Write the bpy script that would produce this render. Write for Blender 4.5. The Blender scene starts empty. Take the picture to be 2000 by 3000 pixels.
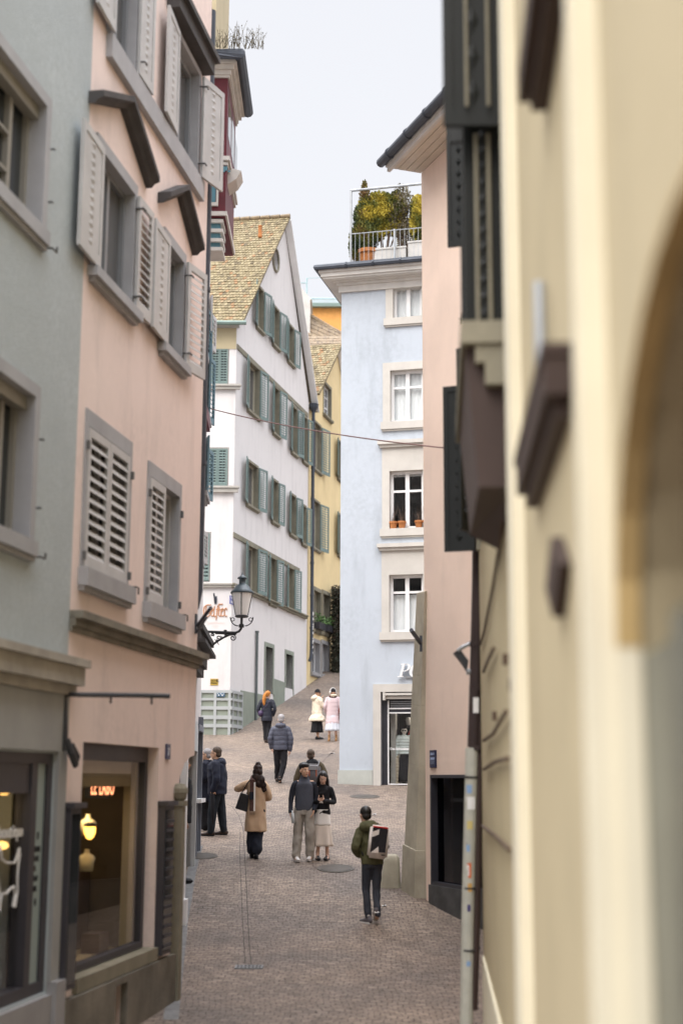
import bpy, bmesh, math, random
from mathutils import Vector, Matrix, noise
from mathutils.geometry import tessellate_polygon
S = bpy.context.scene
COL = S.collection
R = math.radians
random.seed(7)

# ---------------------------------------------------------------- camera
FPX = 50 / 24 * 2000            # focal length in pixels of the 2000 px wide photograph
PITCH = math.atan(790 / FPX)
CAMROT = Matrix.Rotation(R(90) + PITCH, 3, 'X') @ Matrix.Rotation(R(0.25), 3, 'Z')
cam_d = bpy.data.cameras.new('camera'); cam = bpy.data.objects.new('camera', cam_d); COL.objects.link(cam)
cam.matrix_world = CAMROT.to_4x4()
cam_d.lens = 50; cam_d.sensor_width = 24; cam_d.sensor_fit = 'HORIZONTAL'
cam_d.clip_start = 0.1; cam_d.clip_end = 2000
cam_d.dof.use_dof = True; cam_d.dof.focus_distance = 30; cam_d.dof.aperture_fstop = 1.0
S.camera = cam
S.render.resolution_x = 682; S.render.resolution_y = 1024

# ---------------------------------------------------------------- sky, sun, exposure
SKY_BASE, SKY_GRAD, SKY_GLOW = .42, 13.5, .4
SUN_EL, SUN_AZ = 48, 214         # azimuth of the sun, clockwise from +Y
w = bpy.data.worlds.new('World'); S.world = w; w.use_nodes = True
nt = w.node_tree; nt.nodes.clear()
out = nt.nodes.new('ShaderNodeOutputWorld')
sky = nt.nodes.new('ShaderNodeTexSky'); sky.sky_type = 'NISHITA'; sky.sun_disc = False
sky.sun_elevation = R(SUN_EL); sky.sun_rotation = R(SUN_AZ); sky.dust_density = 5; sky.air_density = 1.5
b1 = nt.nodes.new('ShaderNodeBackground'); b1.inputs[1].default_value = 0.08
nt.links.new(sky.outputs[0], b1.inputs[0])
# the overcast veil: a soft cloud sheet, a touch brighter overhead
tc = nt.nodes.new('ShaderNodeTexCoord'); nz = nt.nodes.new('ShaderNodeTexNoise'); nz.inputs['Scale'].default_value = 1.6
nz.inputs['Detail'].default_value = 3
rp = nt.nodes.new('ShaderNodeValToRGB'); rp.color_ramp.elements[0].position = .3; rp.color_ramp.elements[1].position = .75
rp.color_ramp.elements[0].color = (.80, .81, .86, 1); rp.color_ramp.elements[1].color = (.86, .86, .89, 1)
nt.links.new(tc.outputs['Generated'], nz.inputs['Vector']); nt.links.new(nz.outputs[0], rp.inputs[0])
b2 = nt.nodes.new('ShaderNodeBackground')
nt.links.new(rp.outputs[0], b2.inputs[0])
# overcast luminance: brighter towards the zenith and round the veiled sun
_s = Vector((math.sin(R(SUN_AZ)) * math.cos(R(SUN_EL)), math.cos(R(SUN_AZ)) * math.cos(R(SUN_EL)), math.sin(R(SUN_EL))))
sx = nt.nodes.new('ShaderNodeSeparateXYZ'); nt.links.new(tc.outputs['Generated'], sx.inputs[0])
def mth(op, a_, b_=None):
    q = nt.nodes.new('ShaderNodeMath'); q.operation = op
    for i_, v_ in enumerate((a_, b_)):
        if v_ is None: continue
        if isinstance(v_, (int, float)): q.inputs[i_].default_value = v_
        else: nt.links.new(v_, q.inputs[i_])
    return q.outputs[0]
dt = nt.nodes.new('ShaderNodeVectorMath'); dt.operation = 'DOT_PRODUCT'; nt.links.new(tc.outputs['Generated'], dt.inputs[0]); dt.inputs[1].default_value = _s
glow = mth('MULTIPLY', mth('POWER', mth('MAXIMUM', dt.outputs['Value'], 0.0), 3.0), SKY_GLOW)
grad = mth('MULTIPLY', mth('ADD', mth('MULTIPLY', mth('MAXIMUM', mth('ADD', sx.outputs['Z'], -.54), 0.0), SKY_GRAD), 1.0), SKY_BASE)
nt.links.new(mth('ADD', glow, grad), b2.inputs[1])
mx = nt.nodes.new('ShaderNodeMixShader'); mx.inputs[0].default_value = .9
nt.links.new(b1.outputs[0], mx.inputs[1]); nt.links.new(b2.outputs[0], mx.inputs[2]); nt.links.new(mx.outputs[0], out.inputs[0])
sd = bpy.data.lights.new('sun', 'SUN'); sd.energy = 0.85; sd.angle = R(40); sd.color = (1, .93, .84)
so = bpy.data.objects.new('sun', sd); COL.objects.link(so)
_sv = Vector((math.sin(R(SUN_AZ)) * math.cos(R(SUN_EL)), math.cos(R(SUN_AZ)) * math.cos(R(SUN_EL)), math.sin(R(SUN_EL))))
so.rotation_euler = _sv.to_track_quat('Z', 'Y').to_euler(); so.location = (0, 0, 30)
S.view_settings.view_transform = 'Standard'; S.view_settings.look = 'None'
S.view_settings.exposure = 1.42; S.view_settings.gamma = 1
S.cycles.use_denoising = True; S.cycles.max_bounces = 7; S.cycles.transparent_max_bounces = 12
S.cycles.sample_clamp_indirect = 6; S.cycles.caustics_reflective = False; S.cycles.caustics_refractive = False

# ---------------------------------------------------------------- pixels of the photograph -> real places
def ray(px, py): return CAMROT @ Vector(((px - 1000) / FPX, (1500 - py) / FPX, -1))
def at(px, py, Y): r = ray(px, py); return r * (Y / r.y)
GP = [(-80, -1.6), (0, -1.6), (3, -1.65), (8, -2.2), (12, -2.5), (16.5, -2.43), (22, -2.10), (26.5, -1.43), (37.2, -.06), (47.5, 1.27),
      (49.7, 1.57), (52.5, 2.18), (57.7, 3.36), (59.5, 3.80), (64, 4.9), (80, 8.4), (120, 16), (220, 30)]
def gz(y):
    if y <= GP[0][0]: return GP[0][1]
    if y >= GP[-1][0]: return GP[-1][1]
    for i in range(len(GP) - 1):
        if GP[i][0] <= y <= GP[i + 1][0]: break
    (x0, y0), (x1, y1) = GP[i], GP[i + 1]
    def sl(j):
        if j <= 0 or j >= len(GP) - 1: return 0
        a = (GP[j][1] - GP[j - 1][1]) / (GP[j][0] - GP[j - 1][0]); b = (GP[j + 1][1] - GP[j][1]) / (GP[j + 1][0] - GP[j][0])
        return 0 if a * b < 0 else (a + b) / 2 if abs(a) < 3 * abs(b) and abs(b) < 3 * abs(a) else 2 * a * b / (a + b)
    h = x1 - x0; t = (y - x0) / h; m0, m1 = sl(i) * h, sl(i + 1) * h
    return (2 * t**3 - 3 * t * t + 1) * y0 + (t**3 - 2 * t * t + t) * m0 + (-2 * t**3 + 3 * t * t) * y1 + (t**3 - t * t) * m1
def ground(px, py):
    r = ray(px, py); lo, hi = 8.0, 75.0
    f = lambda Y: r.z / r.y * Y - gz(Y)
    Y = lo
    while Y < hi and f(Y) > 0: Y += .05
    return Vector((r.x / r.y * Y, Y, gz(Y)))

# ---------------------------------------------------------------- materials
MATS = {}
def lin(c):
    return tuple(((x / 255 + .055) / 1.055) ** 2.4 if x > 10 else x / 255 / 12.92 for x in c) + (1,)
def mat(name, col, rough=.8, var=.12, scale=3, bump=.0, bscale=40, spec=.3, metal=0, streak=0, emit=0, dark=None, coat=0, fine=0):
    if name in MATS: return MATS[name]
    m = bpy.data.materials.new(name); m.use_nodes = True; MATS[name] = m
    t = m.node_tree; n = t.nodes; b = n['Principled BSDF']
    col = tuple(col[:3]) + (1,)
    b.inputs['Roughness'].default_value = rough; b.inputs['Metallic'].default_value = metal
    b.inputs['Specular IOR Level'].default_value = spec
    if coat: b.inputs['Coat Weight'].default_value = coat; b.inputs['Coat Roughness'].default_value = .05
    geo = n.new('ShaderNodeNewGeometry')
    cur = None
    def mixin(fac, c2, mode='MIX', base=None):
        mxn = n.new('ShaderNodeMix'); mxn.data_type = 'RGBA'; mxn.blend_type = mode
        t.links.new(fac, mxn.inputs[0]) if not isinstance(fac, float) else setattr(mxn.inputs[0], 'default_value', fac)
        if base is None: mxn.inputs[6].default_value = col
        else: t.links.new(base, mxn.inputs[6])
        if isinstance(c2, tuple): mxn.inputs[7].default_value = c2
        else: t.links.new(c2, mxn.inputs[7])
        return mxn.outputs[2]
    def noi(sc, det=4, vec=None):
        q = n.new('ShaderNodeTexNoise'); q.inputs['Scale'].default_value = sc; q.inputs['Detail'].default_value = det
        q.inputs['Roughness'].default_value = .6
        t.links.new(vec or geo.outputs['Position'], q.inputs['Vector']); return q.outputs[0]
    def rmp(x, a, b_):
        q = n.new('ShaderNodeMapRange'); q.inputs[1].default_value = a; q.inputs[2].default_value = b_
        t.links.new(x, q.inputs[0]); return q.outputs[0]
    d = dark or tuple(c * (1 - var * 2.2) for c in col[:3])
    if var: cur = mixin(rmp(noi(scale), .3, .7), tuple(d[:3]) + (1,))
    if fine: cur = mixin(rmp(noi(scale * 14, 3), .35, .65), tuple(c * (1 - fine) for c in col[:3]) + (1,), base=cur)
    if streak:
        mp = n.new('ShaderNodeMapping'); mp.inputs['Scale'].default_value = (1.5, 1.5, .3)
        t.links.new(geo.outputs['Position'], mp.inputs[0])
        fa = rmp(noi(1.6, 6, mp.outputs[0]), .52, .78)
        mu = n.new('ShaderNodeMath'); mu.operation = 'MULTIPLY'; mu.inputs[1].default_value = streak
        t.links.new(fa, mu.inputs[0])
        cur = mixin(mu.outputs[0], tuple(c * .45 for c in col[:3]) + (1,), base=cur)
    if cur: t.links.new(cur, b.inputs['Base Color'])
    else: b.inputs['Base Color'].default_value = col
    if bump:
        bp = n.new('ShaderNodeBump'); bp.inputs['Strength'].default_value = bump; bp.inputs['Distance'].default_value = .01
        t.links.new(noi(bscale, 5), bp.inputs['Height']); t.links.new(bp.outputs[0], b.inputs['Normal'])
    if emit:
        b.inputs['Emission Color'].default_value = col; b.inputs['Emission Strength'].default_value = emit
    return m
def glass(name, tint=(.96, .97, .97), refl=1.5):
    if name in MATS: return MATS[name]
    m = bpy.data.materials.new(name); m.use_nodes = True; MATS[name] = m
    t = m.node_tree; n = t.nodes; n.clear(); o = n.new('ShaderNodeOutputMaterial')
    tr = n.new('ShaderNodeBsdfTransparent'); tr.inputs[0].default_value = tint + (1,)
    gl = n.new('ShaderNodeBsdfGlossy'); gl.inputs['Roughness'].default_value = .02
    fr = n.new('ShaderNodeFresnel'); fr.inputs[0].default_value = refl
    ms = n.new('ShaderNodeMixShader'); g_ = n.new('ShaderNodeNewGeometry'); iv = n.new('ShaderNodeMath'); iv.operation = 'SUBTRACT'; iv.inputs[0].default_value = 1; t.links.new(g_.outputs['Backfacing'], iv.inputs[1])
    mu = n.new('ShaderNodeMath'); mu.operation = 'MULTIPLY'; t.links.new(fr.outputs[0], mu.inputs[0]); t.links.new(iv.outputs[0], mu.inputs[1])   # a thin pane reflects once, at its front face
    t.links.new(mu.outputs[0], ms.inputs[0]); t.links.new(tr.outputs[0], ms.inputs[1])
    t.links.new(gl.outputs[0], ms.inputs[2]); t.links.new(ms.outputs[0], o.inputs[0]); return m

# ---------------------------------------------------------------- mesh building
class Fac:
    """a vertical wall plane: u runs along it in plan, v is out of it, z is height"""
    def __init__(s, O, d, outward, lean=0):
        s.O = Vector((O[0], O[1], 0)); s.d = Vector((d[0], d[1], 0)).normalized()
        n = Vector((s.d.y, -s.d.x, 0)); s.n = n if n.dot(Vector((outward[0], outward[1], 0))) > 0 else -n
    def P(s, u, v, z): return s.O + s.d * u + s.n * v + Vector((0, 0, z))
    def hit(s, px, py, v=0):
        r = ray(px, py); O = s.O + s.n * v; t = O.dot(s.n) / r.dot(s.n); p = r * t
        return (p - O).dot(s.d), p.z
    def u(s, px, py, v=0): return s.hit(px, py, v)[0]
    def z(s, px, py, v=0): return s.hit(px, py, v)[1]
    def Y(s, u): return (s.O + s.d * u).y
class MB:
    def __init__(s, fac=None): s.v = []; s.f = []; s.T = fac.P if fac else (lambda x, y, z: Vector((x, y, z))); s.fac = fac; s.m = []; s.cm = 0
    def add(s, vs, fs, tr=True):
        o = len(s.v); s.v += [s.T(*p) if tr else Vector(p) for p in vs]
        s.f += [tuple(i + o for i in f) for f in fs]; s.m += [s.cm] * len(fs)
    def box(s, a0, a1, b0, b1, c0, c1):
        s.add([(x, y, z) for z in (c0, c1) for y in (b0, b1) for x in (a0, a1)],
              [(0, 2, 3, 1), (4, 5, 7, 6), (0, 1, 5, 4), (2, 6, 7, 3), (0, 4, 6, 2), (1, 3, 7, 5)])
    def hexa(s, c, tr=True): s.add(c, [(0, 3, 2, 1), (4, 5, 6, 7), (0, 1, 5, 4), (1, 2, 6, 5), (2, 3, 7, 6), (3, 0, 4, 7)], tr)
    def prism(s, poly, v0, v1):
        """polygon in (u,z) extruded from v0 to v1"""
        k = len(poly); tri = tessellate_polygon([[Vector((a, b, 0)) for a, b in poly]])
        s.add([(a, v0, b) for a, b in poly] + [(a, v1, b) for a, b in poly],
              [tuple(t) for t in tri] + [tuple(i + k for i in reversed(t)) for t in tri] + [(i, (i + 1) % k, (i + 1) % k + k, i + k) for i in range(k)])
    def wall(s, outline, holes, thick=.35):
        rings = [outline] + holes; tri = tessellate_polygon([[Vector((a, b, 0)) for a, b in r] for r in rings])
        fl = [p for r in rings for p in r]; k = len(fl)
        fs = [tuple(t) for t in tri] + [tuple(i + k for i in reversed(t)) for t in tri]; o = 0
        for r in rings:
            m = len(r); fs += [(o + i, o + (i + 1) % m, o + (i + 1) % m + k, o + i + k) for i in range(m)]; o += m
        s.add([(a, 0, b) for a, b in fl] + [(a, -thick, b) for a, b in fl], fs)
    def tube(s, pts, r, seg=8, tr=True, closed=False, cap=True):
        P = [s.T(*p) if tr else Vector(p) for p in pts]; n = len(P)
        rs = r if isinstance(r, (list, tuple)) else [r] * n
        up = None; o = len(s.v); rings = []
        for i in range(n):
            a = P[(i - 1) % n] if closed or i else P[0]; b = P[(i + 1) % n] if closed or i < n - 1 else P[-1]
            d = (b - a).normalized() if (b - a).length > 1e-9 else Vector((0, 0, 1))
            if up is None: up = d.orthogonal().normalized()
            up = (up - d * up.dot(d)); up = up.normalized() if up.length > 1e-6 else d.orthogonal().normalized()
            w_ = d.cross(up)
            rings.append([P[i] + (up * math.cos(2 * math.pi * j / seg) + w_ * math.sin(2 * math.pi * j / seg)) * rs[i] for j in range(seg)])
        for rg in rings: s.v += rg
        fs = []
        for i in range(n if closed else n - 1):
            for j in range(seg):
                i2 = (i + 1) % n; fs.append((o + i * seg + j, o + i * seg + (j + 1) % seg, o + i2 * seg + (j + 1) % seg, o + i2 * seg + j))
        if cap and not closed: fs += [tuple(o + j for j in reversed(range(seg))), tuple(o + (n - 1) * seg + j for j in range(seg))]
        s.f += fs; s.m += [s.cm] * len(fs)
    def lathe(s, prof, c, seg=16, axis=None, sx=1, sy=1):
        """profile [(r, z)] turned about a vertical axis through c (world)"""
        o = len(s.v)
        for r_, z_ in prof:
            for j in range(seg):
                a = 2 * math.pi * j / seg; s.v.append(Vector((c[0] + r_ * math.cos(a) * sx, c[1] + r_ * math.sin(a) * sy, c[2] + z_)))
        fs = [(o + i * seg + j, o + i * seg + (j + 1) % seg, o + (i + 1) * seg + (j + 1) % seg, o + (i + 1) * seg + j)
              for i in range(len(prof) - 1) for j in range(seg)]
        fs += [tuple(o + j for j in reversed(range(seg))), tuple(o + (len(prof) - 1) * seg + j for j in range(seg))]
        s.f += fs; s.m += [s.cm] * len(fs)
    def ellip(s, c, r, rot=None, nu=12, nv=8):
        o = len(s.v); rot = rot or Matrix.Identity(3)
        vs = []
        for i in range(1, nv):
            th = math.pi * i / nv
            for j in range(nu):
                a = 2 * math.pi * j / nu
                vs.append((math.sin(th) * math.cos(a), math.sin(th) * math.sin(a), math.cos(th)))
        vs += [(0, 0, 1), (0, 0, -1)]
        s.v += [Vector(c) + rot @ Vector((x * r[0], y * r[1], z * r[2])) for x, y, z in vs]
        fs = [(o + i * nu + j, o + (i + 1) * nu + j, o + (i + 1) * nu + (j + 1) % nu, o + i * nu + (j + 1) % nu) for i in range(nv - 2) for j in range(nu)]
        t_, b_ = o + (nv - 1) * nu, o + (nv - 1) * nu + 1
        fs += [(t_, o + j, o + (j + 1) % nu) for j in range(nu)] + [(b_, o + (nv - 2) * nu + (j + 1) % nu, o + (nv - 2) * nu + j) for j in range(nu)]
        s.f += fs; s.m += [s.cm] * len(fs)
    def build(s, name, mats, parent=None, smooth=False, bevel=0, weld=False):
        me = bpy.data.meshes.new(name); o = bpy.data.objects.new(name, me); COL.objects.link(o)
        off = Vector((0, 0, 0))
        if parent is not None:
            q = parent
            while q is not None: off += q.location; q = q.parent
            o.parent = parent
        else:
            xs = [v.x for v in s.v]; ys = [v.y for v in s.v]; zs = [v.z for v in s.v]
            off = Vector(((min(xs) + max(xs)) / 2, (min(ys) + max(ys)) / 2, min(zs))); o.location = off
        me.from_pydata([v - off for v in s.v], [], s.f)
        bm = bmesh.new(); bm.from_mesh(me)
        if weld: bmesh.ops.remove_doubles(bm, verts=bm.verts, dist=1e-4)
        bmesh.ops.recalc_face_normals(bm, faces=bm.faces)
        if bevel: bmesh.ops.bevel(bm, geom=[e for e in bm.edges if len(e.link_faces) == 2 and e.calc_face_angle(0) > .6], offset=bevel, segments=1, affect='EDGES')
        bm.to_mesh(me); bm.free()
        ms = mats if isinstance(mats, (list, tuple)) else [mats]
        for m in ms: me.materials.append(m)
        if len(ms) > 1 and not bevel and not weld:
            for p, k in zip(me.polygons, s.m): p.material_index = k
        if smooth:
            for p in me.polygons: p.use_smooth = True
        return o
def tag(o, label=None, cat=None, group=None, kind=None):
    if label: o['label'] = label
    if cat: o['category'] = cat
    if group: o['group'] = group
    if kind: o['kind'] = kind
    return o
def empty(name, loc, label, cat, group=None):
    o = bpy.data.objects.new(name, None); COL.objects.link(o); o.location = loc; o.empty_display_size = .2
    return tag(o, label, cat, group)
def rot_about(o): pass
def text(body, size, M, name, m, parent, extr=.004, align='LEFT', shear=0, sx=1, bold=0, sp=1):
    """lettering as real mesh; M maps text x,y,z (metres) to the world"""
    cu = bpy.data.curves.new('lettering', 'FONT'); cu.body = body; cu.size = size; cu.extrude = extr; cu.align_x = align
    cu.shear = shear; cu.offset = bold; cu.space_character = sp; cu.resolution_u = 3
    tmp = bpy.data.objects.new('lettering', cu); COL.objects.link(tmp); bpy.context.view_layer.update()
    me = bpy.data.meshes.new_from_object(tmp.evaluated_get(bpy.context.evaluated_depsgraph_get()))
    bpy.data.objects.remove(tmp); bpy.data.curves.remove(cu)
    mb = MB(); mb.v = [M(v.co.x * sx, v.co.y, v.co.z) for v in me.vertices]
    mb.f = [tuple(p.vertices) for p in me.polygons]; mb.m = [0] * len(mb.f)
    bpy.data.meshes.remove(me)
    return mb.build(name, m, parent) if mb.v else None
# ---------------------------------------------------------------- palette
M = {}
M['grey_plaster'] = mat('grey_green_plaster', (.48, .53, .545), var=.07, scale=1.2, bump=1.0, bscale=60, fine=.16)
M['pink_plaster'] = mat('pink_plaster', (.84, .70, .645), var=.075, scale=.9, bump=.35, bscale=90, streak=.34, fine=.05)
M['pink_plaster_right'] = mat('salmon_plaster', (.88, .71, .60), var=.06, scale=.8, bump=.35, bscale=90, streak=.15)
M['white_plaster'] = mat('white_plaster', (.71, .685, .675), var=.05, scale=.6, bump=.25, bscale=60, streak=.30, fine=.04)
M['yellow_plaster'] = mat('yellow_plaster', (.76, .61, .34), var=.06, scale=.8, bump=.2, bscale=60, streak=.10)
M['blue_plaster'] = mat('pale_blue_plaster', (.50, .55, .61), var=.085, scale=.6, bump=.3, bscale=70, streak=.38, fine=.05)
M['orange_plaster'] = mat('orange_cladding', (.80, .40, .12), var=.08, scale=3)
M['cream_plaster'] = mat('cream_plaster', (.52, .445, .29), var=.06, scale=1.2, bump=.3, bscale=60, streak=.2)
M['cream_light'] = mat('cream_lit_trim', (.74, .69, .54), var=.05, scale=1.5)  # paler than the cream wall, brightness of faces turned to the light painted in
M['golden_stone'] = mat('golden_reveal', (.66, .48, .22), var=.15, scale=3)
M['stone'] = mat('sandstone_trim', (.46, .44, .40), var=.08, scale=2, bump=.2, bscale=50, streak=.2)
M['dim_frame'] = mat('dull_beige_joinery', (.30, .285, .25), rough=.5, var=.06)
M['drain_iron'] = mat('worn_grate_iron', (.24, .25, .26), rough=.5, var=.1, metal=.3)
M['stone_cornice'] = mat('weathered_pale_cornice', (.44, .41, .36), var=.16, scale=2, bump=.5, bscale=30, streak=.45)
M['stone_light'] = mat('pale_limestone', (.58, .555, .51), var=.06, scale=2, bump=.2, bscale=50, streak=.15)
M['stone_dirty'] = mat('weathered_stone', (.27, .25, .205), var=.22, scale=2.5, bump=.6, bscale=30, streak=.6)
M['stone_grey'] = mat('grey_painted_stone', (.34, .335, .34), var=.08, scale=2, bump=.2, streak=.25)
M['stone_dark'] = mat('dark_moulding', (.085, .08, .08), var=.15, scale=3, streak=.2)
M['stone_olive'] = mat('olive_sandstone', (.26, .24, .18), var=.16, scale=2, bump=.3, streak=.25)
M['buttress'] = mat('buttress_sandstone', (.50, .46, .36), var=.17, scale=1.4, bump=.6, bscale=25, streak=.5)
M['dado_green'] = mat('grey_green_dado', (.27, .30, .25), var=.08, scale=1.5, streak=.2)
M['dado_strip'] = mat('pale_grey_strip', (.42, .44, .44), var=.06, scale=1.5)
M['dado_pale'] = mat('pale_grey_dado', (.50, .52, .48), var=.1, scale=1.5, streak=.4)
M['plinth'] = mat('stained_concrete_plinth', (.24, .22, .18), var=.25, scale=1.3, bump=.6, bscale=30, streak=.9)
M['green_shutter'] = mat('sage_green_paint', (.17, .235, .222), rough=.5, var=.08, scale=2)
M['grey_shutter'] = mat('grey_shutter_paint', (.52, .515, .51), rough=.55, var=.08, scale=3)
M['blue_shutter'] = mat('blue_shutter_paint', (.13, .22, .26), rough=.5, var=.08)
M['dark_shutter'] = mat('dark_green_shutter_paint', (.009, .011, .011), rough=.5, var=.1)
M['grey_frame'] = mat('grey_joinery', (.24, .25, .265), rough=.5, var=.05)
M['slate_frame'] = mat('slate_blue_joinery', (.17, .19, .23), rough=.5, var=.05)
M['white_frame'] = mat('white_joinery', (.80, .80, .80), rough=.45, var=.03)
M['beige_frame'] = mat('beige_joinery', (.50, .46, .36), rough=.5, var=.06)
M['dark_frame'] = mat('dark_metal_frame', (.045, .045, .055), rough=.4, var=.1)
M['mauve_frame'] = mat('mauve_grey_frame', (.055, .052, .06), rough=.45, var=.06)
M['iron'] = mat('black_iron', (.03, .032, .038), rough=.5, var=.1, spec=.5)
M['zinc'] = mat('dark_zinc', (.07, .08, .10), rough=.45, var=.12, metal=.3)
M['copper_green'] = mat('green_zinc', (.22, .30, .27), rough=.5, var=.1)
M['steel'] = mat('galvanised_steel', (.40, .42, .44), rough=.4, var=.1, metal=.5)
M['pane'] = mat('window_glass_dark', (.035, .04, .045), rough=.06, var=0, spec=.6)
M['pane_grey'] = mat('window_glass_grey', (.10, .10, .10), rough=.08, var=0, spec=.6)
M['glass'] = glass('clear_glass')
M['curtain'] = mat('white_net_curtain', (.88, .89, .90), rough=.9, var=.05)
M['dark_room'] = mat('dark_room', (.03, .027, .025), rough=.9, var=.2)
M['black'] = mat('black_matt', (.012, .012, .014), rough=.7, var=0)
M['wine'] = mat('wine_red_paint', (.13, .018, .028), rough=.5, var=.15, scale=4)
M['teal'] = mat('teal_paint', (.10, .24, .30), rough=.5, var=.1)
M['plank'] = mat('painted_soffit_planks', (.66, .58, .48), rough=.6, var=.08, scale=2)
M['white_stone'] = mat('white_cornice', (.64, .62, .585), var=.08, scale=2, streak=.25)
M['terracotta'] = mat('terracotta', (.50, .20, .07), rough=.8, var=.15, scale=6)
M['wood'] = mat('brown_wood', (.12, .075, .05), rough=.6, var=.2)
M['brown_box'] = mat('dark_brown_paint', (.055, .035, .03), rough=.6, var=.12)
def tile_mat(name, cols, rough=.85):
    m = bpy.data.materials.new(name); m.use_nodes = True; t = m.node_tree; n = t.nodes; b = n['Principled BSDF']
    a = n.new('ShaderNodeAttribute'); a.attribute_name = 'tone'
    cr = n.new('ShaderNodeValToRGB'); cr.color_ramp.elements.remove(cr.color_ramp.elements[0])
    for i, c in enumerate(cols):
        e = cr.color_ramp.elements[0] if i == 0 else cr.color_ramp.elements.new(i / (len(cols) - 1))
        e.position = i / (len(cols) - 1); e.color = tuple(c) + (1,)
    t.links.new(a.outputs['Fac'], cr.inputs[0])
    q = n.new('ShaderNodeTexNoise'); q.inputs['Scale'].default_value = 9; g = n.new('ShaderNodeNewGeometry'); t.links.new(g.outputs['Position'], q.inputs['Vector'])
    mr = n.new('ShaderNodeMapRange'); mr.inputs[1].default_value = .35; mr.inputs[2].default_value = .7; mr.inputs[3].default_value = .72; mr.inputs[4].default_value = 1.1
    t.links.new(q.outputs[0], mr.inputs[0])
    mu = n.new('ShaderNodeMix'); mu.data_type = 'RGBA'; mu.blend_type = 'MULTIPLY'; mu.inputs[0].default_value = 1
    t.links.new(cr.outputs[0], mu.inputs[6]); t.links.new(mr.outputs[0], mu.inputs[7]); t.links.new(mu.outputs[2], b.inputs['Base Color'])
    b.inputs['Roughness'].default_value = rough; return m
M['roof_ochre'] = tile_mat('mossy_ochre_tiles', [(.12, .093, .05), (.20, .155, .08), (.25, .20, .105), (.30, .245, .14), (.27, .15, .065)])
M['roof_brown'] = tile_mat('brown_clay_tiles', [(.16, .12, .09), (.24, .18, .12), (.30, .23, .15), (.27, .19, .12)])
M['leaf_yellow'] = tile_mat('yellow_green_foliage', [(.05, .07, .018), (.12, .14, .025), (.26, .24, .035), (.46, .37, .045), (.62, .50, .07)])
M['leaf_green'] = tile_mat('dark_green_foliage', [(.03, .05, .02), (.06, .09, .025), (.12, .14, .035), (.24, .22, .045), (.20, .12, .05)])
M['leaf_brown'] = tile_mat('bare_brown_foliage', [(.06, .05, .03), (.12, .10, .055), (.18, .15, .09), (.24, .22, .15)])
M['leaf_ivy'] = tile_mat('dark_ivy_leaves', [(.018, .022, .012), (.03, .035, .018), (.05, .04, .022), (.04, .02, .012)])
M['leaf_fresh'] = tile_mat('fresh_green_leaves', [(.03, .07, .02), (.06, .13, .03), (.10, .18, .05)])

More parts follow.
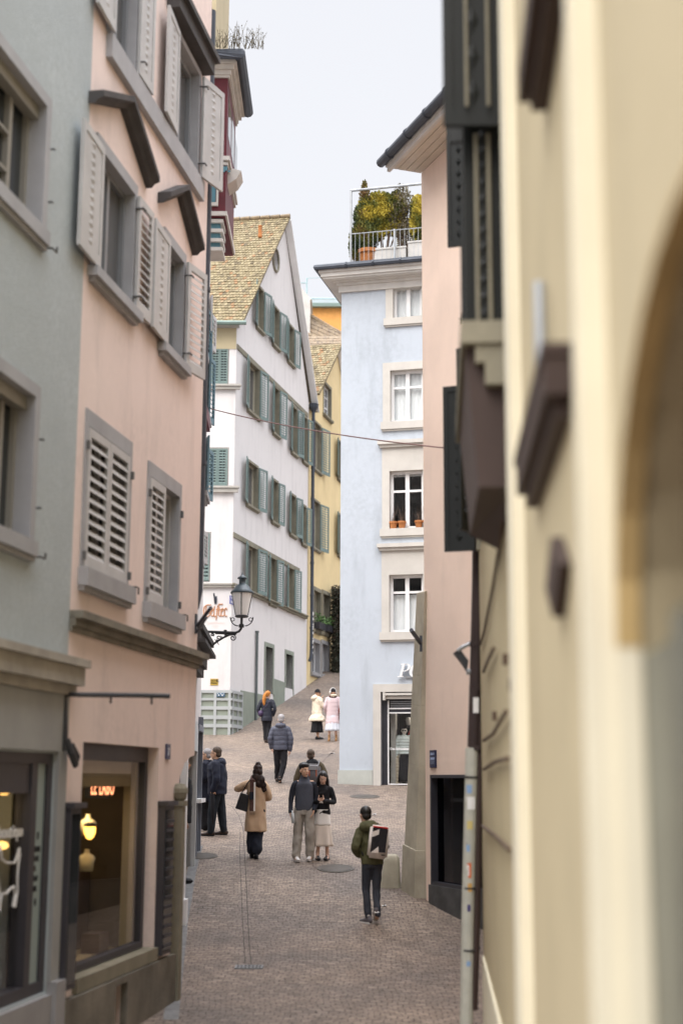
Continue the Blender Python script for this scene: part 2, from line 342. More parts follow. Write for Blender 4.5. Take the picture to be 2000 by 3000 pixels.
# cobbles: warped rows of small setts with dark joints, each sett its own tone
def cobble_mat():
    m = bpy.data.materials.new('stone_setts'); m.use_nodes = True; t = m.node_tree; n = t.nodes; b = n['Principled BSDF']; L = t.links.new
    g = n.new('ShaderNodeNewGeometry')
    wn = n.new('ShaderNodeTexNoise'); wn.inputs['Scale'].default_value = 1.1; wn.inputs['Detail'].default_value = 2; L(g.outputs['Position'], wn.inputs['Vector'])
    vs = n.new('ShaderNodeVectorMath'); vs.operation = 'MULTIPLY_ADD'; vs.inputs[1].default_value = (.25, .5, 0); L(wn.outputs['Color'], vs.inputs[0]); L(g.outputs['Position'], vs.inputs[2])
    wn2 = n.new('ShaderNodeTexNoise'); wn2.inputs['Scale'].default_value = 9; L(g.outputs['Position'], wn2.inputs['Vector'])
    v2 = n.new('ShaderNodeVectorMath'); v2.operation = 'MULTIPLY_ADD'; v2.inputs[1].default_value = (.045, .03, 0); L(wn2.outputs['Color'], v2.inputs[0]); L(vs.outputs[0], v2.inputs[2])
    br = n.new('ShaderNodeTexBrick'); br.offset = .5; br.inputs['Scale'].default_value = 1
    br.inputs['Brick Width'].default_value = .125; br.inputs['Row Height'].default_value = .115; br.inputs['Mortar Size'].default_value = .007
    br.inputs['Mortar Smooth'].default_value = .6; br.inputs['Bias'].default_value = .0
    br.inputs['Color1'].default_value = (.195, .160, .132, 1); br.inputs['Color2'].default_value = (.27, .228, .19, 1); br.inputs['Mortar'].default_value = (.07, .056, .047, 1)
    L(v2.outputs[0], br.inputs['Vector'])
    # broad patches: pinker, greyer, darker
    p = n.new('ShaderNodeTexNoise'); p.inputs['Scale'].default_value = .45; p.inputs['Detail'].default_value = 5; L(g.outputs['Position'], p.inputs['Vector'])
    r1 = n.new('ShaderNodeValToRGB'); e = r1.color_ramp.elements; e[0].position = .32; e[0].color = (.66, .64, .66, 1); e[1].position = .68; e[1].color = (1.18, 1.08, 1.0, 1)
    L(p.outputs[0], r1.inputs[0])
    mu = n.new('ShaderNodeMix'); mu.data_type = 'RGBA'; mu.blend_type = 'MULTIPLY'; mu.inputs[0].default_value = 1; L(br.outputs['Color'], mu.inputs[6]); L(r1.outputs[0], mu.inputs[7])
    p2 = n.new('ShaderNodeTexNoise'); p2.inputs['Scale'].default_value = 7; p2.inputs['Detail'].default_value = 4; L(g.outputs['Position'], p2.inputs['Vector'])
    r2 = n.new('ShaderNodeMapRange'); r2.inputs[1].default_value = .3; r2.inputs[2].default_value = .7; r2.inputs[3].default_value = .68; r2.inputs[4].default_value = 1.22; L(p2.outputs[0], r2.inputs[0])
    m2 = n.new('ShaderNodeMix'); m2.data_type = 'RGBA'; m2.blend_type = 'MULTIPLY'; m2.inputs[0].default_value = 1; L(mu.outputs[2], m2.inputs[6]); L(r2.outputs[0], m2.inputs[7])
    L(m2.outputs[2], b.inputs['Base Color']); b.inputs['Roughness'].default_value = .62; b.inputs['Specular IOR Level'].default_value = .35
    bp = n.new('ShaderNodeBump'); bp.inputs['Strength'].default_value = .9; bp.inputs['Distance'].default_value = .02
    iv = n.new('ShaderNodeMath'); iv.operation = 'MULTIPLY_ADD'; iv.inputs[1].default_value = -1; L(br.outputs['Fac'], iv.inputs[0])
    sc = n.new('ShaderNodeMath'); sc.operation = 'MULTIPLY'; sc.inputs[1].default_value = .8; L(p2.outputs[0], sc.inputs[0]); L(sc.outputs[0], iv.inputs[2])
    L(iv.outputs[0], bp.inputs['Height']); L(bp.outputs[0], b.inputs['Normal'])
    return m
M['cobble'] = cobble_mat()
M['stone_left'] = mat('grey_stone_frames', (.40, .40, .415), var=.08, scale=2, bump=.2, bscale=50, streak=.2)
M['hardware'] = mat('grey_hinge_iron', (.12, .12, .12), rough=.6)
M['white_board'] = mat('white_verge_board', (.80, .79, .78), rough=.6, var=.04)
M['grey_render'] = mat('plain_grey_render', (.36, .365, .36), var=.08, scale=1.5, bump=.2)
M['joint'] = mat('dark_paving_joint', (.07, .06, .055), var=.2, scale=8)
M['asphalt_grey'] = mat('grey_gutter_setts', (.22, .22, .22), var=.2, scale=6, bump=.5)

def set_tone(o, per=6, fn=None):
    me = o.data; a = me.attributes.new('tone', 'FLOAT', 'FACE')
    rnd = random.Random(len(me.polygons))
    val = 0
    for i in range(len(me.polygons)):
        if i % per == 0: val = fn(me.polygons[i].center + o.location) if fn else rnd.random()
        a.data[i].value = val
# ---------------------------------------------------------------- ground
def build_ground():
    ys = [-80, -40, -20, -10, -5, 0]; y = 0
    while y < 75: y += .5; ys.append(y)
    ys += [80, 90, 100, 120, 150, 220]; xs = [-90, -40, -20, -10, -6, -3, -1, 1, 3, 6, 10, 20, 40, 90]
    mb = MB(); mb.add([(x, y, gz(y)) for y in ys for x in xs],
        [(j * len(xs) + i, j * len(xs) + i + 1, (j + 1) * len(xs) + i + 1, (j + 1) * len(xs) + i) for j in range(len(ys) - 1) for i in range(len(xs) - 1)])
    o = mb.build('street', M['cobble'], smooth=True); tag(o, kind='structure')
build_ground()
def strip(pts, wd, name, m, lift=.004):
    """a thin band laid on the street along pixel points"""
    P = []
    for a, b in zip(pts, pts[1:]):
        A, B = ground(*a), ground(*b); k = max(1, int((B - A).length / .4))
        P += [A.lerp(B, i / k) for i in range(k)]
    P.append(ground(*pts[-1])); mb = MB(); vs = []
    for i, p in enumerate(P):
        d = (P[min(i + 1, len(P) - 1)] - P[max(i - 1, 0)]); d.z = 0; d.normalize(); s = Vector((-d.y, d.x, 0)) * wd / 2
        for q in (p + s, p - s): vs.append((q.x, q.y, gz(q.y) + lift))
    mb.add(vs, [(2 * i, 2 * i + 1, 2 * i + 3, 2 * i + 2) for i in range(len(P) - 1)])
    return tag(mb.build(name, m), kind='structure')
strip([(736, 2830), (731, 2780), (722, 2600), (716, 2500), (712, 2430), (700, 2392), (680, 2365), (650, 2350), (615, 2345)], .012, 'paving_joint', M['joint'])
strip([(718, 2826), (714, 2760), (706, 2600), (702, 2500), (704, 2440)], .010, 'paving_joint', M['joint'])
strip([(930, 2250), (955, 2222), (990, 2188)], .012, 'paving_joint', M['joint'])
strip([(770, 2124), (835, 2118), (858, 2113)], .012, 'paving_joint', M['joint'])
strip([(1066, 2401), (1110, 2399), (1180, 2394)], .010, 'paving_joint', M['joint'])
strip([(1124, 2468), (1178, 2463)], .010, 'paving_joint', M['joint'])
strip([(500, 2990), (520, 2830), (535, 2700), (560, 2560), (582, 2480)], .16, 'gutter_strip', M['asphalt_grey'])
def manhole(px, py, r, label):
    c = ground(px, py); mb = MB(); sl = (gz(c.y + .3) - gz(c.y - .3)) / .6
    T = lambda x, y, z: (c.x + x, c.y + y, c.z + y * sl + z)
    ring = [[T(rr * math.cos(a * math.pi / 16), rr * math.sin(a * math.pi / 16), h) for a in range(32)] for rr, h in ((r, -.02), (r, .010), (r * .88, .012), (r * .86, .006))]
    vs = [v for rg in ring for v in rg]
    mb.add(vs, [(k * 32 + i, k * 32 + (i + 1) % 32, (k + 1) * 32 + (i + 1) % 32, (k + 1) * 32 + i) for k in range(3) for i in range(32)] + [tuple(96 + i for i in range(32))])
    n = 11
    for i in range(-n, n + 1):
        x = i * r * .84 / n; h = math.sqrt(max(0, (r * .84) ** 2 - x * x)); 
        if h < .03: continue
        mb.hexa([T(x - .009, -h, .004), T(x + .009, -h, .004), T(x + .009, h, .004), T(x - .009, h, .004),
                 T(x - .009, -h, .014), T(x + .009, -h, .014), T(x + .009, h, .014), T(x - .009, h, .014)])
    tag(mb.build('manhole_cover', M['steel_dark']), label, 'manhole cover')
M['steel_dark'] = mat('worn_cast_iron', (.13, .115, .10), rough=.6, var=.2, metal=.1)
manhole(983, 2546, .33, 'ribbed round iron manhole cover on the setts behind the man with the white backpack')
manhole(1068, 2335, .36, 'dark round manhole cover in front of the pale blue house')
manhole(590, 2510, .3, 'worn grey manhole cover beside the left shopfront near the man in navy')
def drain():
    c = ground(729, 2836); mb = MB(); sl = (gz(c.y + .3) - gz(c.y - .3)) / .6
    T = lambda x, y, z: (c.x + x, c.y + y, c.z + y * sl + z)
    def bar(x0, y0, x1, y1, w_, z0=.0, z1=.014):
        d = Vector((x1 - x0, y1 - y0, 0)).normalized(); s_ = Vector((-d.y, d.x, 0)) * w_ / 2
        q = [(x0 - s_.x, y0 - s_.y), (x1 - s_.x, y1 - s_.y), (x1 + s_.x, y1 + s_.y), (x0 + s_.x, y0 + s_.y)]
        mb.hexa([T(a, b, z0) for a, b in q] + [T(a, b, z1) for a, b in q])
    W, D = .165, .10
    for yy in (-D, 0, D): bar(-W, yy, W, yy, .03)
    for xx in (-W, W): bar(xx, -D - .015, xx, D + .015, .025)
    for i in range(7):
        x = -W + .03 + i * .048
        for s_ in (-1, 1): bar(x, s_ * D, x + .025, s_ * D / 2, .018, 0, .012); bar(x + .025, s_ * D / 2, x, 0, .018, 0, .012)
    g = mb.build('drain_grate', M['drain_iron'])
    tag(g, 'small rectangular drain grate with arrow shaped slots in the street foreground', 'drain grate')
    m2 = MB(); m2.hexa([T(-W, -D, .003), T(W, -D, .003), T(W, D, .003), T(-W, D, .003), T(-W, -D, .005), T(W, -D, .005), T(W, D, .005), T(-W, D, .005)])
    m2.build('pit_shade', M['black'], g)  # flat black sheet on the setts, painted shade for the inside of the drain
drain()
def litter(px, py, a, b, label):
    c = ground(px, py); mb = MB(); k = random.random() * 6
    pts = [(-a, -b, 0), (0, -b, .015), (a, -b * .6, .004), (a * .9, b, .02), (0, b, .004), (-a * .8, b * .8, .012)]
    mb.add([(c.x + x, c.y + y, c.z + .006 + z) for x, y, z in pts] + [(c.x + x, c.y + y, c.z + .004 + z) for x, y, z in pts],
           [(0, 1, 4, 5), (1, 2, 3, 4), (11, 10, 7, 6), (10, 9, 8, 7)] + [(i, (i + 1) % 6, (i + 1) % 6 + 6, i + 6) for i in range(6)])
    tag(mb.build('paper_scrap', M['white_frame']), label, 'paper scrap', 'scraps of litter on the street')
litter(972, 2209, .09, .12, 'crumpled white paper scrap left of the pale blue house corner')
litter(1096, 2389, .04, .05, 'small white paper scrap beside the head of the backpack man')
litter(1125, 2657, .035, .04, 'thin pale scrap on the setts beside the backpack man legs')

# ---------------------------------------------------------------- windows and shutters
def leaf(fac, par, hu, side, ang, wd, z0, z1, m, style='louver', v0=.035, lab=None, th=.035, nsl=None, bar=True):
    """one shutter leaf hinged at hu; side +1 folds towards larger u; ang degrees out from the wall"""
    ca, sa = math.cos(R(ang)), math.sin(R(ang)); mb = MB()
    T = lambda s_, t_, z: fac.P(hu + side * (s_ * ca - t_ * sa), v0 + s_ * sa + t_ * ca, z)
    def bx(s0, s1, t0, t1, a, b): mb.hexa([T(s0, t0, a), T(s1, t0, a), T(s1, t1, a), T(s0, t1, a), T(s0, t0, b), T(s1, t0, b), T(s1, t1, b), T(s0, t1, b)], False)
    fr = min(.07, wd * .16); bx(0, fr, 0, th, z0, z1); bx(wd - fr, wd, 0, th, z0, z1)
    bx(fr, wd - fr, 0, th, z0, z0 + fr * 1.6); bx(fr, wd - fr, 0, th, z1 - fr * 1.2, z1)
    lo, hi = z0 + fr * 1.6, z1 - fr * 1.2
    if style == 'louver':
        n = nsl or max(6, int((hi - lo) / .085)); st = (hi - lo) / n
        if bar: bx(wd / 2 - .010, wd / 2 + .010, th - .006, th + .006, lo, hi)
        for i in range(n):
            a = lo + i * st; q = [(th * .95, a), (th * .95, a + .012), (.002, a + st * .62), (.002, a + st * .62 - .012)]
            mb.add([T(fr, t, z) for t, z in q] + [T(wd - fr, t, z) for t, z in q], [(0, 1, 2, 3), (7, 6, 5, 4), (0, 4, 5, 1), (1, 5, 6, 2), (2, 6, 7, 3), (3, 7, 4, 0)], False)
    else:                                        # boarded leaf with a carved chain of lozenges and a raised inner frame
        bx(fr, wd - fr, .008, th - .010, lo, hi)
        n = 12; st = (hi - lo) / n
        for i in range(n):
            c = lo + (i + .5) * st; cs = wd / 2; h = st * .42; w2 = wd * .12
            for t0, t1 in ((th - .010, th + .004), (.008, -.006)):
                mb.add([T(cs - w2, t0, c), T(cs, t0, c - h), T(cs + w2, t0, c), T(cs, t0, c + h), T(cs, t1, c)], [(0, 1, 4), (1, 2, 4), (2, 3, 4), (3, 0, 4)], False)
    o = mb.build('shutter', m, par)
    if lab: o['label'] = lab
    return o
def surround(mb, u0, u1, z0, z1, fw, v1, dep, fwt=None):
    t = fwt or fw
    mb.box(u0 - fw, u0, -dep, v1, z0, z1 + t); mb.box(u1, u1 + fw, -dep, v1, z0, z1 + t)
    mb.box(u0, u1, -dep, v1, z1, z1 + t)
def window(fac, root, r, fw=.12, v1=.02, dep=.2, ms=None, mf=None, mp=None, cols=2, rows=1, rowpos=.7, sill=None, sash=.06,
           shut=None, msh=None, style='louver', curtain=None, lab=None, fwt=None, name='window', sa=10, swd=None, sw=None, nsl=None, v_sh=None, bar=True):
    u0, u1, z0, z1 = r; ms = ms or M['stone']; mf = mf or M['white_frame']; mp = mp or M['pane']
    mb = MB(fac); surround(mb, u0, u1, z0, z1, fw, v1, dep, fwt)
    win = mb.build(name, ms, root)
    if lab: win['label'] = lab
    mb = MB(fac); fd = -dep + .01; s = sash
    mb.box(u0, u0 + s, fd, fd + .06, z0, z1); mb.box(u1 - s, u1, fd, fd + .06, z0, z1)
    mb.box(u0 + s, u1 - s, fd, fd + .06, z0, z0 + s); mb.box(u0 + s, u1 - s, fd, fd + .06, z1 - s, z1)
    for i in range(1, cols):
        c = u0 + (u1 - u0) * i / cols; mb.box(c - s * .7, c + s * .7, fd, fd + .065, z0 + s, z1 - s)
    for i in range(cols):
        a, b = u0 + (u1 - u0) * i / cols + (s if i == 0 else s * .7), u0 + (u1 - u0) * (i + 1) / cols - (s if i == cols - 1 else s * .7)
        for k in range(1, rows):
            zz = z0 + (z1 - z0) * (rowpos if rows == 2 else k / rows); mb.box(a, b, fd + .005, fd + .055, zz - s * .4, zz + s * .4)
    mb.build('sash', mf, win)
    mb = MB(fac); mb.box(u0 + .01, u1 - .01, fd - .012, fd - .004 if curtain else fd + .012, z0 + .01, z1 - .01)
    if curtain:
        mb.build('pane', M['glass'], win)
        m3 = MB(fac); n = int((u1 - u0) / .04) + 2; cz0 = z0 + .02; fr_ = curtain if isinstance(curtain, tuple) else (0, 1)
        zz0, zz1 = z0 + (z1 - z0) * fr_[0], z0 + (z1 - z0) * fr_[1] - .02
        us = [u0 + (u1 - u0) * i / (n - 1) for i in range(n)]
        m3.add([(u, fd - .07 + .018 * math.sin(i * 1.9), z) for z in (zz0, zz1) for i, u in enumerate(us)], [(i, i + 1, n + i + 1, n + i) for i in range(n - 1)])
        m3.build('curtain', M['curtain'], win, smooth=True)
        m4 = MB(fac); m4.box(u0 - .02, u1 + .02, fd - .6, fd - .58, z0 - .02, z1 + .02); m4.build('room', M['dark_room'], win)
    else: mb.build('pane', mp, win)
    if sill:
        sh, sp, se = sill; mb = MB(fac); mb.box(u0 - fw - se, u1 + fw + se, -dep, sp, z0 - sh, z0)
        mb.box(u0 - fw - se * .4, u1 + fw + se * .4, -.02, sp * .6, z0 - sh - .045, z0 - sh); mb.build('sill', ms, win)
    if shut:
        lw = swd or (u1 - u0) / 2; v_ = v_sh if v_sh is not None else v1 + .015
        for c in shut:
            if c == 'L': leaf(fac, win, u0, -1, sa, lw, z0 + .01, z1 - .01, msh, style, v_, nsl=nsl)
            if c == 'R': leaf(fac, win, u1, 1, sa, lw, z0 + .01, z1 - .01, msh, style, v_, nsl=nsl)
            if c == 'l': leaf(fac, win, u0, 1, 0, (u1 - u0) / 2 - .004, z0 + .01, z1 - .01, msh, style, -.01, nsl=nsl, bar=bar)
            if c == 'r': leaf(fac, win, u1, -1, 0, (u1 - u0) / 2 - .004, z0 + .01, z1 - .01, msh, style, -.01, nsl=nsl, bar=bar)
            if c == 'P': leaf(fac, win, u1, 1, 88, lw, z0 + .01, z1 - .01, msh, style, v_, nsl=nsl)   # standing open at a right angle
            if c == 'Q': leaf(fac, win, u1, 1, 55, lw, z0 + .01, z1 - .01, msh, style, v_, nsl=nsl)
    return win
def hole(r, e=.05, zb=None): u0, u1, z0, z1 = r; zb = .03 if zb is None else zb; return [(u0 - e, z0 - zb), (u1 + e, z0 - zb), (u1 + e, z1 + e), (u0 - e, z1 + e)]
def pr(f, xl, yt, yb, xr, v=0):
    """opening from pixels: left x, its top and bottom y, right x"""
    ym = (yt + yb) / 2; return (f.u(xl, ym, v), f.u(xr, ym, v), f.z(xl, yb, v), f.z(xl, yt, v))
def shell(fac, u0, u1, z0, z1, depth, mb, top=True):
    """side, back and roof slabs behind a facade slab"""
    t = .3
    mb.box(u0, u0 + t, -depth, -.35, z0, z1); mb.box(u1 - t, u1, -depth, -.35, z0, z1)
    mb.box(u0 + t, u1 - t, -depth, -depth + t, z0, z1)
    if top: mb.box(u0 + t, u1 - t, -depth + t, -.35, z1 - .3, z1)
# ================================================================ left side of the street
LF = Fac((-2.49, 13.0), (.160, 1), (1, 0))
UB = 0.0                                              # party line between the grey and the pink house
# ---- grey-green house with the dark shopfront
gh = empty('grey_house', (LF.P(-4, 0, -2.5)), 'grey green rough plastered house with a dark framed shopfront at the left edge', 'house')
gA = (LF.u(-60, 500), LF.u(121, 500), LF.z(100, 655), LF.z(121, 300)); gB = (LF.u(-60, 1400), LF.u(92, 1250), LF.z(84, 1585), LF.z(100, 1165))
zc1, zc0 = LF.z(190, 1934), LF.z(190, 2008)
zs1 = LF.z(150, 2208); zs0 = LF.z(140, 2905)
sA = (-3.6, LF.u(150, 2500), zs0, zs1)
mb = MB(LF); mb.wall([(-6, -2.9), (UB, -2.9), (UB, 12), (-6, 12)], [hole(gA), hole(gB), hole((sA[0], sA[1], zs0, zs1), 0, 0)])
shell(LF, -6, UB, -2.9, 12, 6, mb); mb.build('wall', M['grey_plaster'], gh)
for r, l in ((gA, 'upper grey stone framed window with pale casements'), (gB, 'lower grey stone framed window with pale casements')):
    wn = window(LF, gh, r, fw=.115, v1=.03, dep=.20, ms=M['stone_left'], mf=M['dim_frame'], cols=3, rows=1, sill=(.13, .07, .0), sash=.05, lab=l)
    mb = MB(LF); u0, u1, z0, z1 = r
    mb.box(u0, u1, -.15, -.05, z1 - .12, z1); mb.build('transom', M['dim_frame'], wn)
    k = u1 - (u1 - u0) / 3
    for i in (1, 2):
        zz = z0 + (z1 - z0 - .12) * i / 3; mb = MB(LF); mb.box(u0 + .04, k - .02, -.18, -.125, zz - .015, zz + .015); mb.build('glazing_bar', M['dim_frame'], wn)
    for zz in (z0 + .3, z1 - .35): mb = MB(LF); mb.tube([(u1 + .13, .02, zz), (u1 + .13, .06, zz), (u1 + .15, .06, zz)], .010); mb.build('hinge', M['hardware'], wn)
    mb = MB(LF); mb.tube([(u1 + .17, .0, z0 - .12), (u1 + .17, .07, z0 - .12), (u1 + .28, .07, z0 - .12), (u1 + .28, .07, z0 - .07)], .010); mb.build('hinge', M['hardware'], wn)
mb = MB(LF)
mb.prism([(-6, 0)] * 0 + [(-6, zc0), (UB + .12, zc0), (UB + .12, zc1), (-6, zc1)], 0.001, .13)
mb.box(-6, UB + .16, .0, .17, zc1 - .06, zc1 + .01)
mb.box(-6, UB + .07, .0, .07, zc0 - .09, zc0)
mb.build('cornice', M['stone_cornice'], gh)
# shopfront: frame, fascia, frosted strip, glass
mb = MB(LF)
uf0, uf1 = LF.u(108, 2500), LF.u(137, 2500)            # frosted strip
mb.box(sA[0], sA[1], -.16, -.02, zs1 - .09, zs1); mb.box(sA[0], sA[1], -.16, -.02, zs0, zs0 + .10)
mb.box(uf1, sA[1], -.16, -.02, zs0 + .1, zs1 - .09); mb.box(uf0 - .13, uf0, -.16, -.02, zs0 + .1, zs1 - .09)
mb.box(sA[0], uf0 - .13, -.14, -.04, zs1 - .34, zs1 - .09)
shf = mb.build('shopfront', M['mauve_frame'], gh)
mb = MB(LF); mb.box(uf0, uf1, -.06, -.045, zs0 + .1, zs1 - .09)
M['frosted'] = mat('frosted_glass', (.30, .37, .36), rough=.35, var=.04, scale=1); mb.build('frosted_panel', M['frosted'], shf)
mb = MB(LF); mb.box(sA[0], uf0 - .13, -.10, -.09, zs0 + .1, zs1 - .34); mb.build('pane', M['glass'], shf)
Lt = lambda u, z, v: (lambda x, y, t: LF.P(u + x, v + t, z + y))
mb = MB(LF); um = (uf0 + uf1) / 2
for yy in (2450, 2644): mb.prism([(um + .02 * math.cos(a), LF.z(118, yy) + .036 * math.sin(a)) for a in [i * math.pi / 5 for i in range(10)]], -.044, -.040)
mb.build('dot', M['black'], shf)
for yy, s_ in ((2496, 'MO-FR'), (2524, '10-18'), (2552, 'SA'), (2582, '10-17'), (2612, 'UHR')):
    text(s_, .062, Lt(um - .075, LF.z(118, yy), -.043), 'lettering', M['black'], shf, align='LEFT', sx=.75, bold=.002)
text('boutique', .15, Lt(LF.u(72, 2440, -.09), LF.z(50, 2456), -.085), 'lettering', M['white_frame'], shf, sx=1.1, align='RIGHT')
# outline drawing of a dog on the glass
mb = MB(LF); du, dz = LF.u(52, 2560, -.09), LF.z(40, 2590)
dog = [(0, .30), (-.05, .22), (-.10, .17), (-.30, .18), (-.42, .22), (-.46, .34), (-.52, .26), (-.60, .20), (-.58, .12), (-.48, .06), (-.44, -.06), (-.46, -.22), (-.42, -.24),
       (-.37, -.08), (-.30, -.10), (-.18, -.06), (-.10, -.04), (-.06, -.12), (-.10, -.22), (-.05, -.23), (0, -.10), (-.02, .04), (-.01, .14), (.02, .24), (0, .30)]
mb.tube([(du + .9 * x, -.085, dz + .9 * y) for x, y in dog], .009, 6); mb.build('dog_drawing', M['white_frame'], shf)
# shop interior, warm lamps
M['warm_wall'] = mat('warm_shop_wall', (.60, .38, .14), var=.2, scale=2)
mb = MB(LF); mb.box(sA[0], sA[1], -2.2, -2.15, zs0, zs1); mb.box(sA[1] - .04, sA[1], -2.15, -.32, zs0, zs1); mb.box(sA[0], sA[1], -2.15, -.32, zs0 - .05, zs0); mb.box(sA[0], sA[1], -2.15, -.32, zs1, zs1 + .05)
mb.build('interior', M['dark_room'], shf)
mb = MB(LF)
for a, c_ in ((.05, -.62), (.22, -.55), (.5, -.5), (.8, -.6)): mb.box(sA[1] - a - .09, sA[1] - a, c_, c_ + .03, zs0 + .5 + a * .4, zs1 - .55 - a * .2)
mb.box(sA[1] - .9, sA[1] - .05, -.75, -.45, zs0 + .4, zs0 + .46); mb.box(sA[1] - .9, sA[1] - .05, -.75, -.45, zs0 + 1.1, zs0 + 1.15)
mb.build('rack', M['warm_wall'], shf)
lampm = mat('lit_lamp_glow', (1, .55, .15), emit=1.1, var=0)
for k, (px, py) in enumerate(((12, 2318), (5, 2478))):
    u_, z_ = LF.hit(px, py, -.3); c = LF.P(u_, -.3, z_)
    mb = MB(); mb.ellip(c, (.06, .06, .035)); mb.build('lamp_bulb', lampm, shf, smooth=True)
ld = bpy.data.lights.new('shop_light', 'POINT'); ld.energy = 1.1; ld.color = (1, .68, .32); ld.shadow_soft_size = .15
lo = bpy.data.objects.new('shop_light', ld); COL.objects.link(lo); lo.location = LF.P(sA[1] - .6, -.35, zs1 - .5)
# pilaster base, stone skirting
mb = MB(LF); mb.box(-6, UB - .02, 0, .05, -2.9, zs0 - .02); mb.box(sA[1] + .02, UB + .035, 0, .09, -2.9, zs0 + .08); mb.build('plinth', M['stone_grey'], gh)
mb = MB(LF); mb.box(sA[1] + .01, UB - .004, 0, .035, zs0 + .08, zs1 + .02); mb.box(-6, UB - .004, 0, .035, zs1 + .02, zc0 - .09); mb.build('frieze', M['grey_render'], gh)
# iron hanging bar with a drooping cable
hb = MB(LF); z_ = LF.z(190, 2031, .1); ub = UB - .12
hb.tube([(ub, .0, z_), (ub, .12, z_), (ub + .05, .14, z_), (ub + .35, .62, z_ + .01), (ub + .5, .86, z_ + .01)], .022)
hb.tube([(ub, .02, z_ + .03), (ub, .05, z_ - .5)], .03); hb.box(ub - .04, ub + .04, 0, .03, z_ - .15, z_ + .15)
hb.tube([(ub, .06, z_ - .4), (ub + .03, .1, z_ - .52), (ub + .1, .12, z_ - .62), (ub + .12, .12, z_ - .55), (ub + .04, .09, z_ - .45)], .035, 7)
for q in (.35, .8): hb.tube([(ub + .05 + q * .45, .14 + .72 * q, z_), (ub + .05 + q * .45, .14 + .72 * q, z_ - .07)], .01)
tag(hb.build('sign_bracket', M['iron']), 'thin black iron bar bracket with coiled cable between grey and pink left houses', 'bracket')

# ---- pink house
ph = empty('pink_house', LF.P(2, 0, -2.5), 'pale pink house with louvred shutters and a lit perfume shop window, left', 'house')
UE = 4.56; UG = LF.u(509, 2700)                        # upper corner, and where the ground floor ends
W1a = pr(LF, 251, 1231, 1640, 371); W1a = (LF.u(250, 1400), LF.u(371, 1500), LF.z(238, 1665), LF.z(250, 1243))
W1b = (LF.u(432, 1550), LF.u(519, 1600), LF.z(418, 1762), LF.z(432, 1391))
W2a = (LF.u(280, 600), LF.u(385, 700), LF.z(276, 797), LF.z(280, 424)); W2b = (LF.u(478, 850), LF.u(530, 900), LF.z(470, 1010), LF.z(478, 697))
zt0 = LF.z(315, 95)
W3a = (LF.u(320, 60), LF.u(392, 150), zt0, zt0 + 1.35); W3b = (LF.u(505, 300), LF.u(574, 400), zt0, zt0 + 1.35)
SH = (LF.u(232, 2500), LF.u(457, 2500), LF.z(216, 2905), LF.z(242, 2173))
VT = (LF.u(318, 2950), LF.u(352, 2950), -2.6, LF.z(318, 2892))
zarc = LF.z(540, 2262)
outl = [(UB, -2.9), (UG, -2.9), (UG, zarc - .45), (UG + .02, zarc - .25), (UG + .12, zarc - .05), (UG + .3, zarc + .1), (UG + .55, zarc + .18), (UE, zarc + .2), (UE, 10.5), (UB, 10.5)]
mb = MB(LF); mb.wall(outl, [hole(W1a), hole(W1b), hole(W2a), hole(W2b), hole(W3a), hole(W3b), hole(SH, 0, 0), hole(VT, 0, 0)])
mb.box(UB, UB + .3, -6, -.35, -2.9, 10.5); mb.box(UE - .3, UE, -6, -.35, zarc + .2, 10.5); mb.box(UG - .3, UG, -6, -.35, -2.9, zarc + .2); mb.box(UB, UE, -6, -5.7, -2.9, 10.5)
mb.box(UB + .3, UE - .3, -5.7, -.35, 10.2, 10.5)
mb.build('wall', M['pink_plaster'], ph)
gs = M['grey_shutter']; sg = M['stone_grey']
# first floor: louvred leaves closed, right leaf of the second window open inwards
w_ = window(LF, ph, W1a, fw=.075, fwt=.16, v1=.02, dep=.16, ms=M['stone_left'], cols=2, rows=1, sash=.05, shut='lr', msh=gs, mf=gs, sill=(.17, .10, .03), nsl=11, bar=False, lab='window behind two closed louvred grey leaves')
w_ = window(LF, ph, W1b, fw=.075, fwt=.16, v1=.02, dep=.16, ms=M['stone_left'], cols=2, rows=1, sash=.05, shut='l', msh=gs, mf=gs, mp=M['pane_grey'], sill=(.17, .10, .03), nsl=13, bar=False, lab='window with only its left louvred leaf closed')
# second floor with bent hoods
for W, hd, sh, lb in ((W2a, [(250, 312), (345, 330), (425, 560)], 'L', 'window with a boarded leaf folded back to its left'), (W2b, [(422, 575), (512, 590), (572, 760)], 'LQ', 'window at the corner with a hood and two open leaves')):
    w_ = window(LF, ph, W, fw=.085, fwt=.13, v1=.03, dep=.15, ms=M['stone_left'], mf=M['grey_frame'], mp=M['pane_grey'], cols=2, sash=.055, sill=(.10, .11, .08), shut=sh[0], msh=gs, style='board', sa=2, swd=.68, lab=lb)
    if len(sh) > 1: leaf(LF, w_, W[1] + .02, 1, 12, .5, W[2] - .05, W[3] + .02, gs, 'louver', .05, bar=False)
    u0, u1, z0, z1 = W; uc = (u0 + u1) / 2; e = .33; za = z1 + .32; rise = .42
    prof = [(-.02, 0), (.07, .0), (.10, .04), (.16, .065), (.16, .13), (-.02, .13)]
    mbh = MB(LF)
    pts = [(u0 - e, za), (uc + .06, za + rise), (u1 + e + .12, za - .05)]
    vs = [(p[0], v, p[1] + z) for p in pts for v, z in prof]; k = len(prof)
    mbh.add(vs, [(i * k + j, i * k + (j + 1) % k, (i + 1) * k + (j + 1) % k, (i + 1) * k + j) for i in range(2) for j in range(k)] + [tuple(range(k)), tuple(2 * k + j for j in reversed(range(k)))])
    mbh.build('hood', M['stone_dark'], w_)
leaf(LF, ph, W2a[1] + .03, 1, 1, .50, W2a[2], W2a[3], gs, 'louver', .04, lab='louvred leaf folded back between the two hooded windows', bar=False)
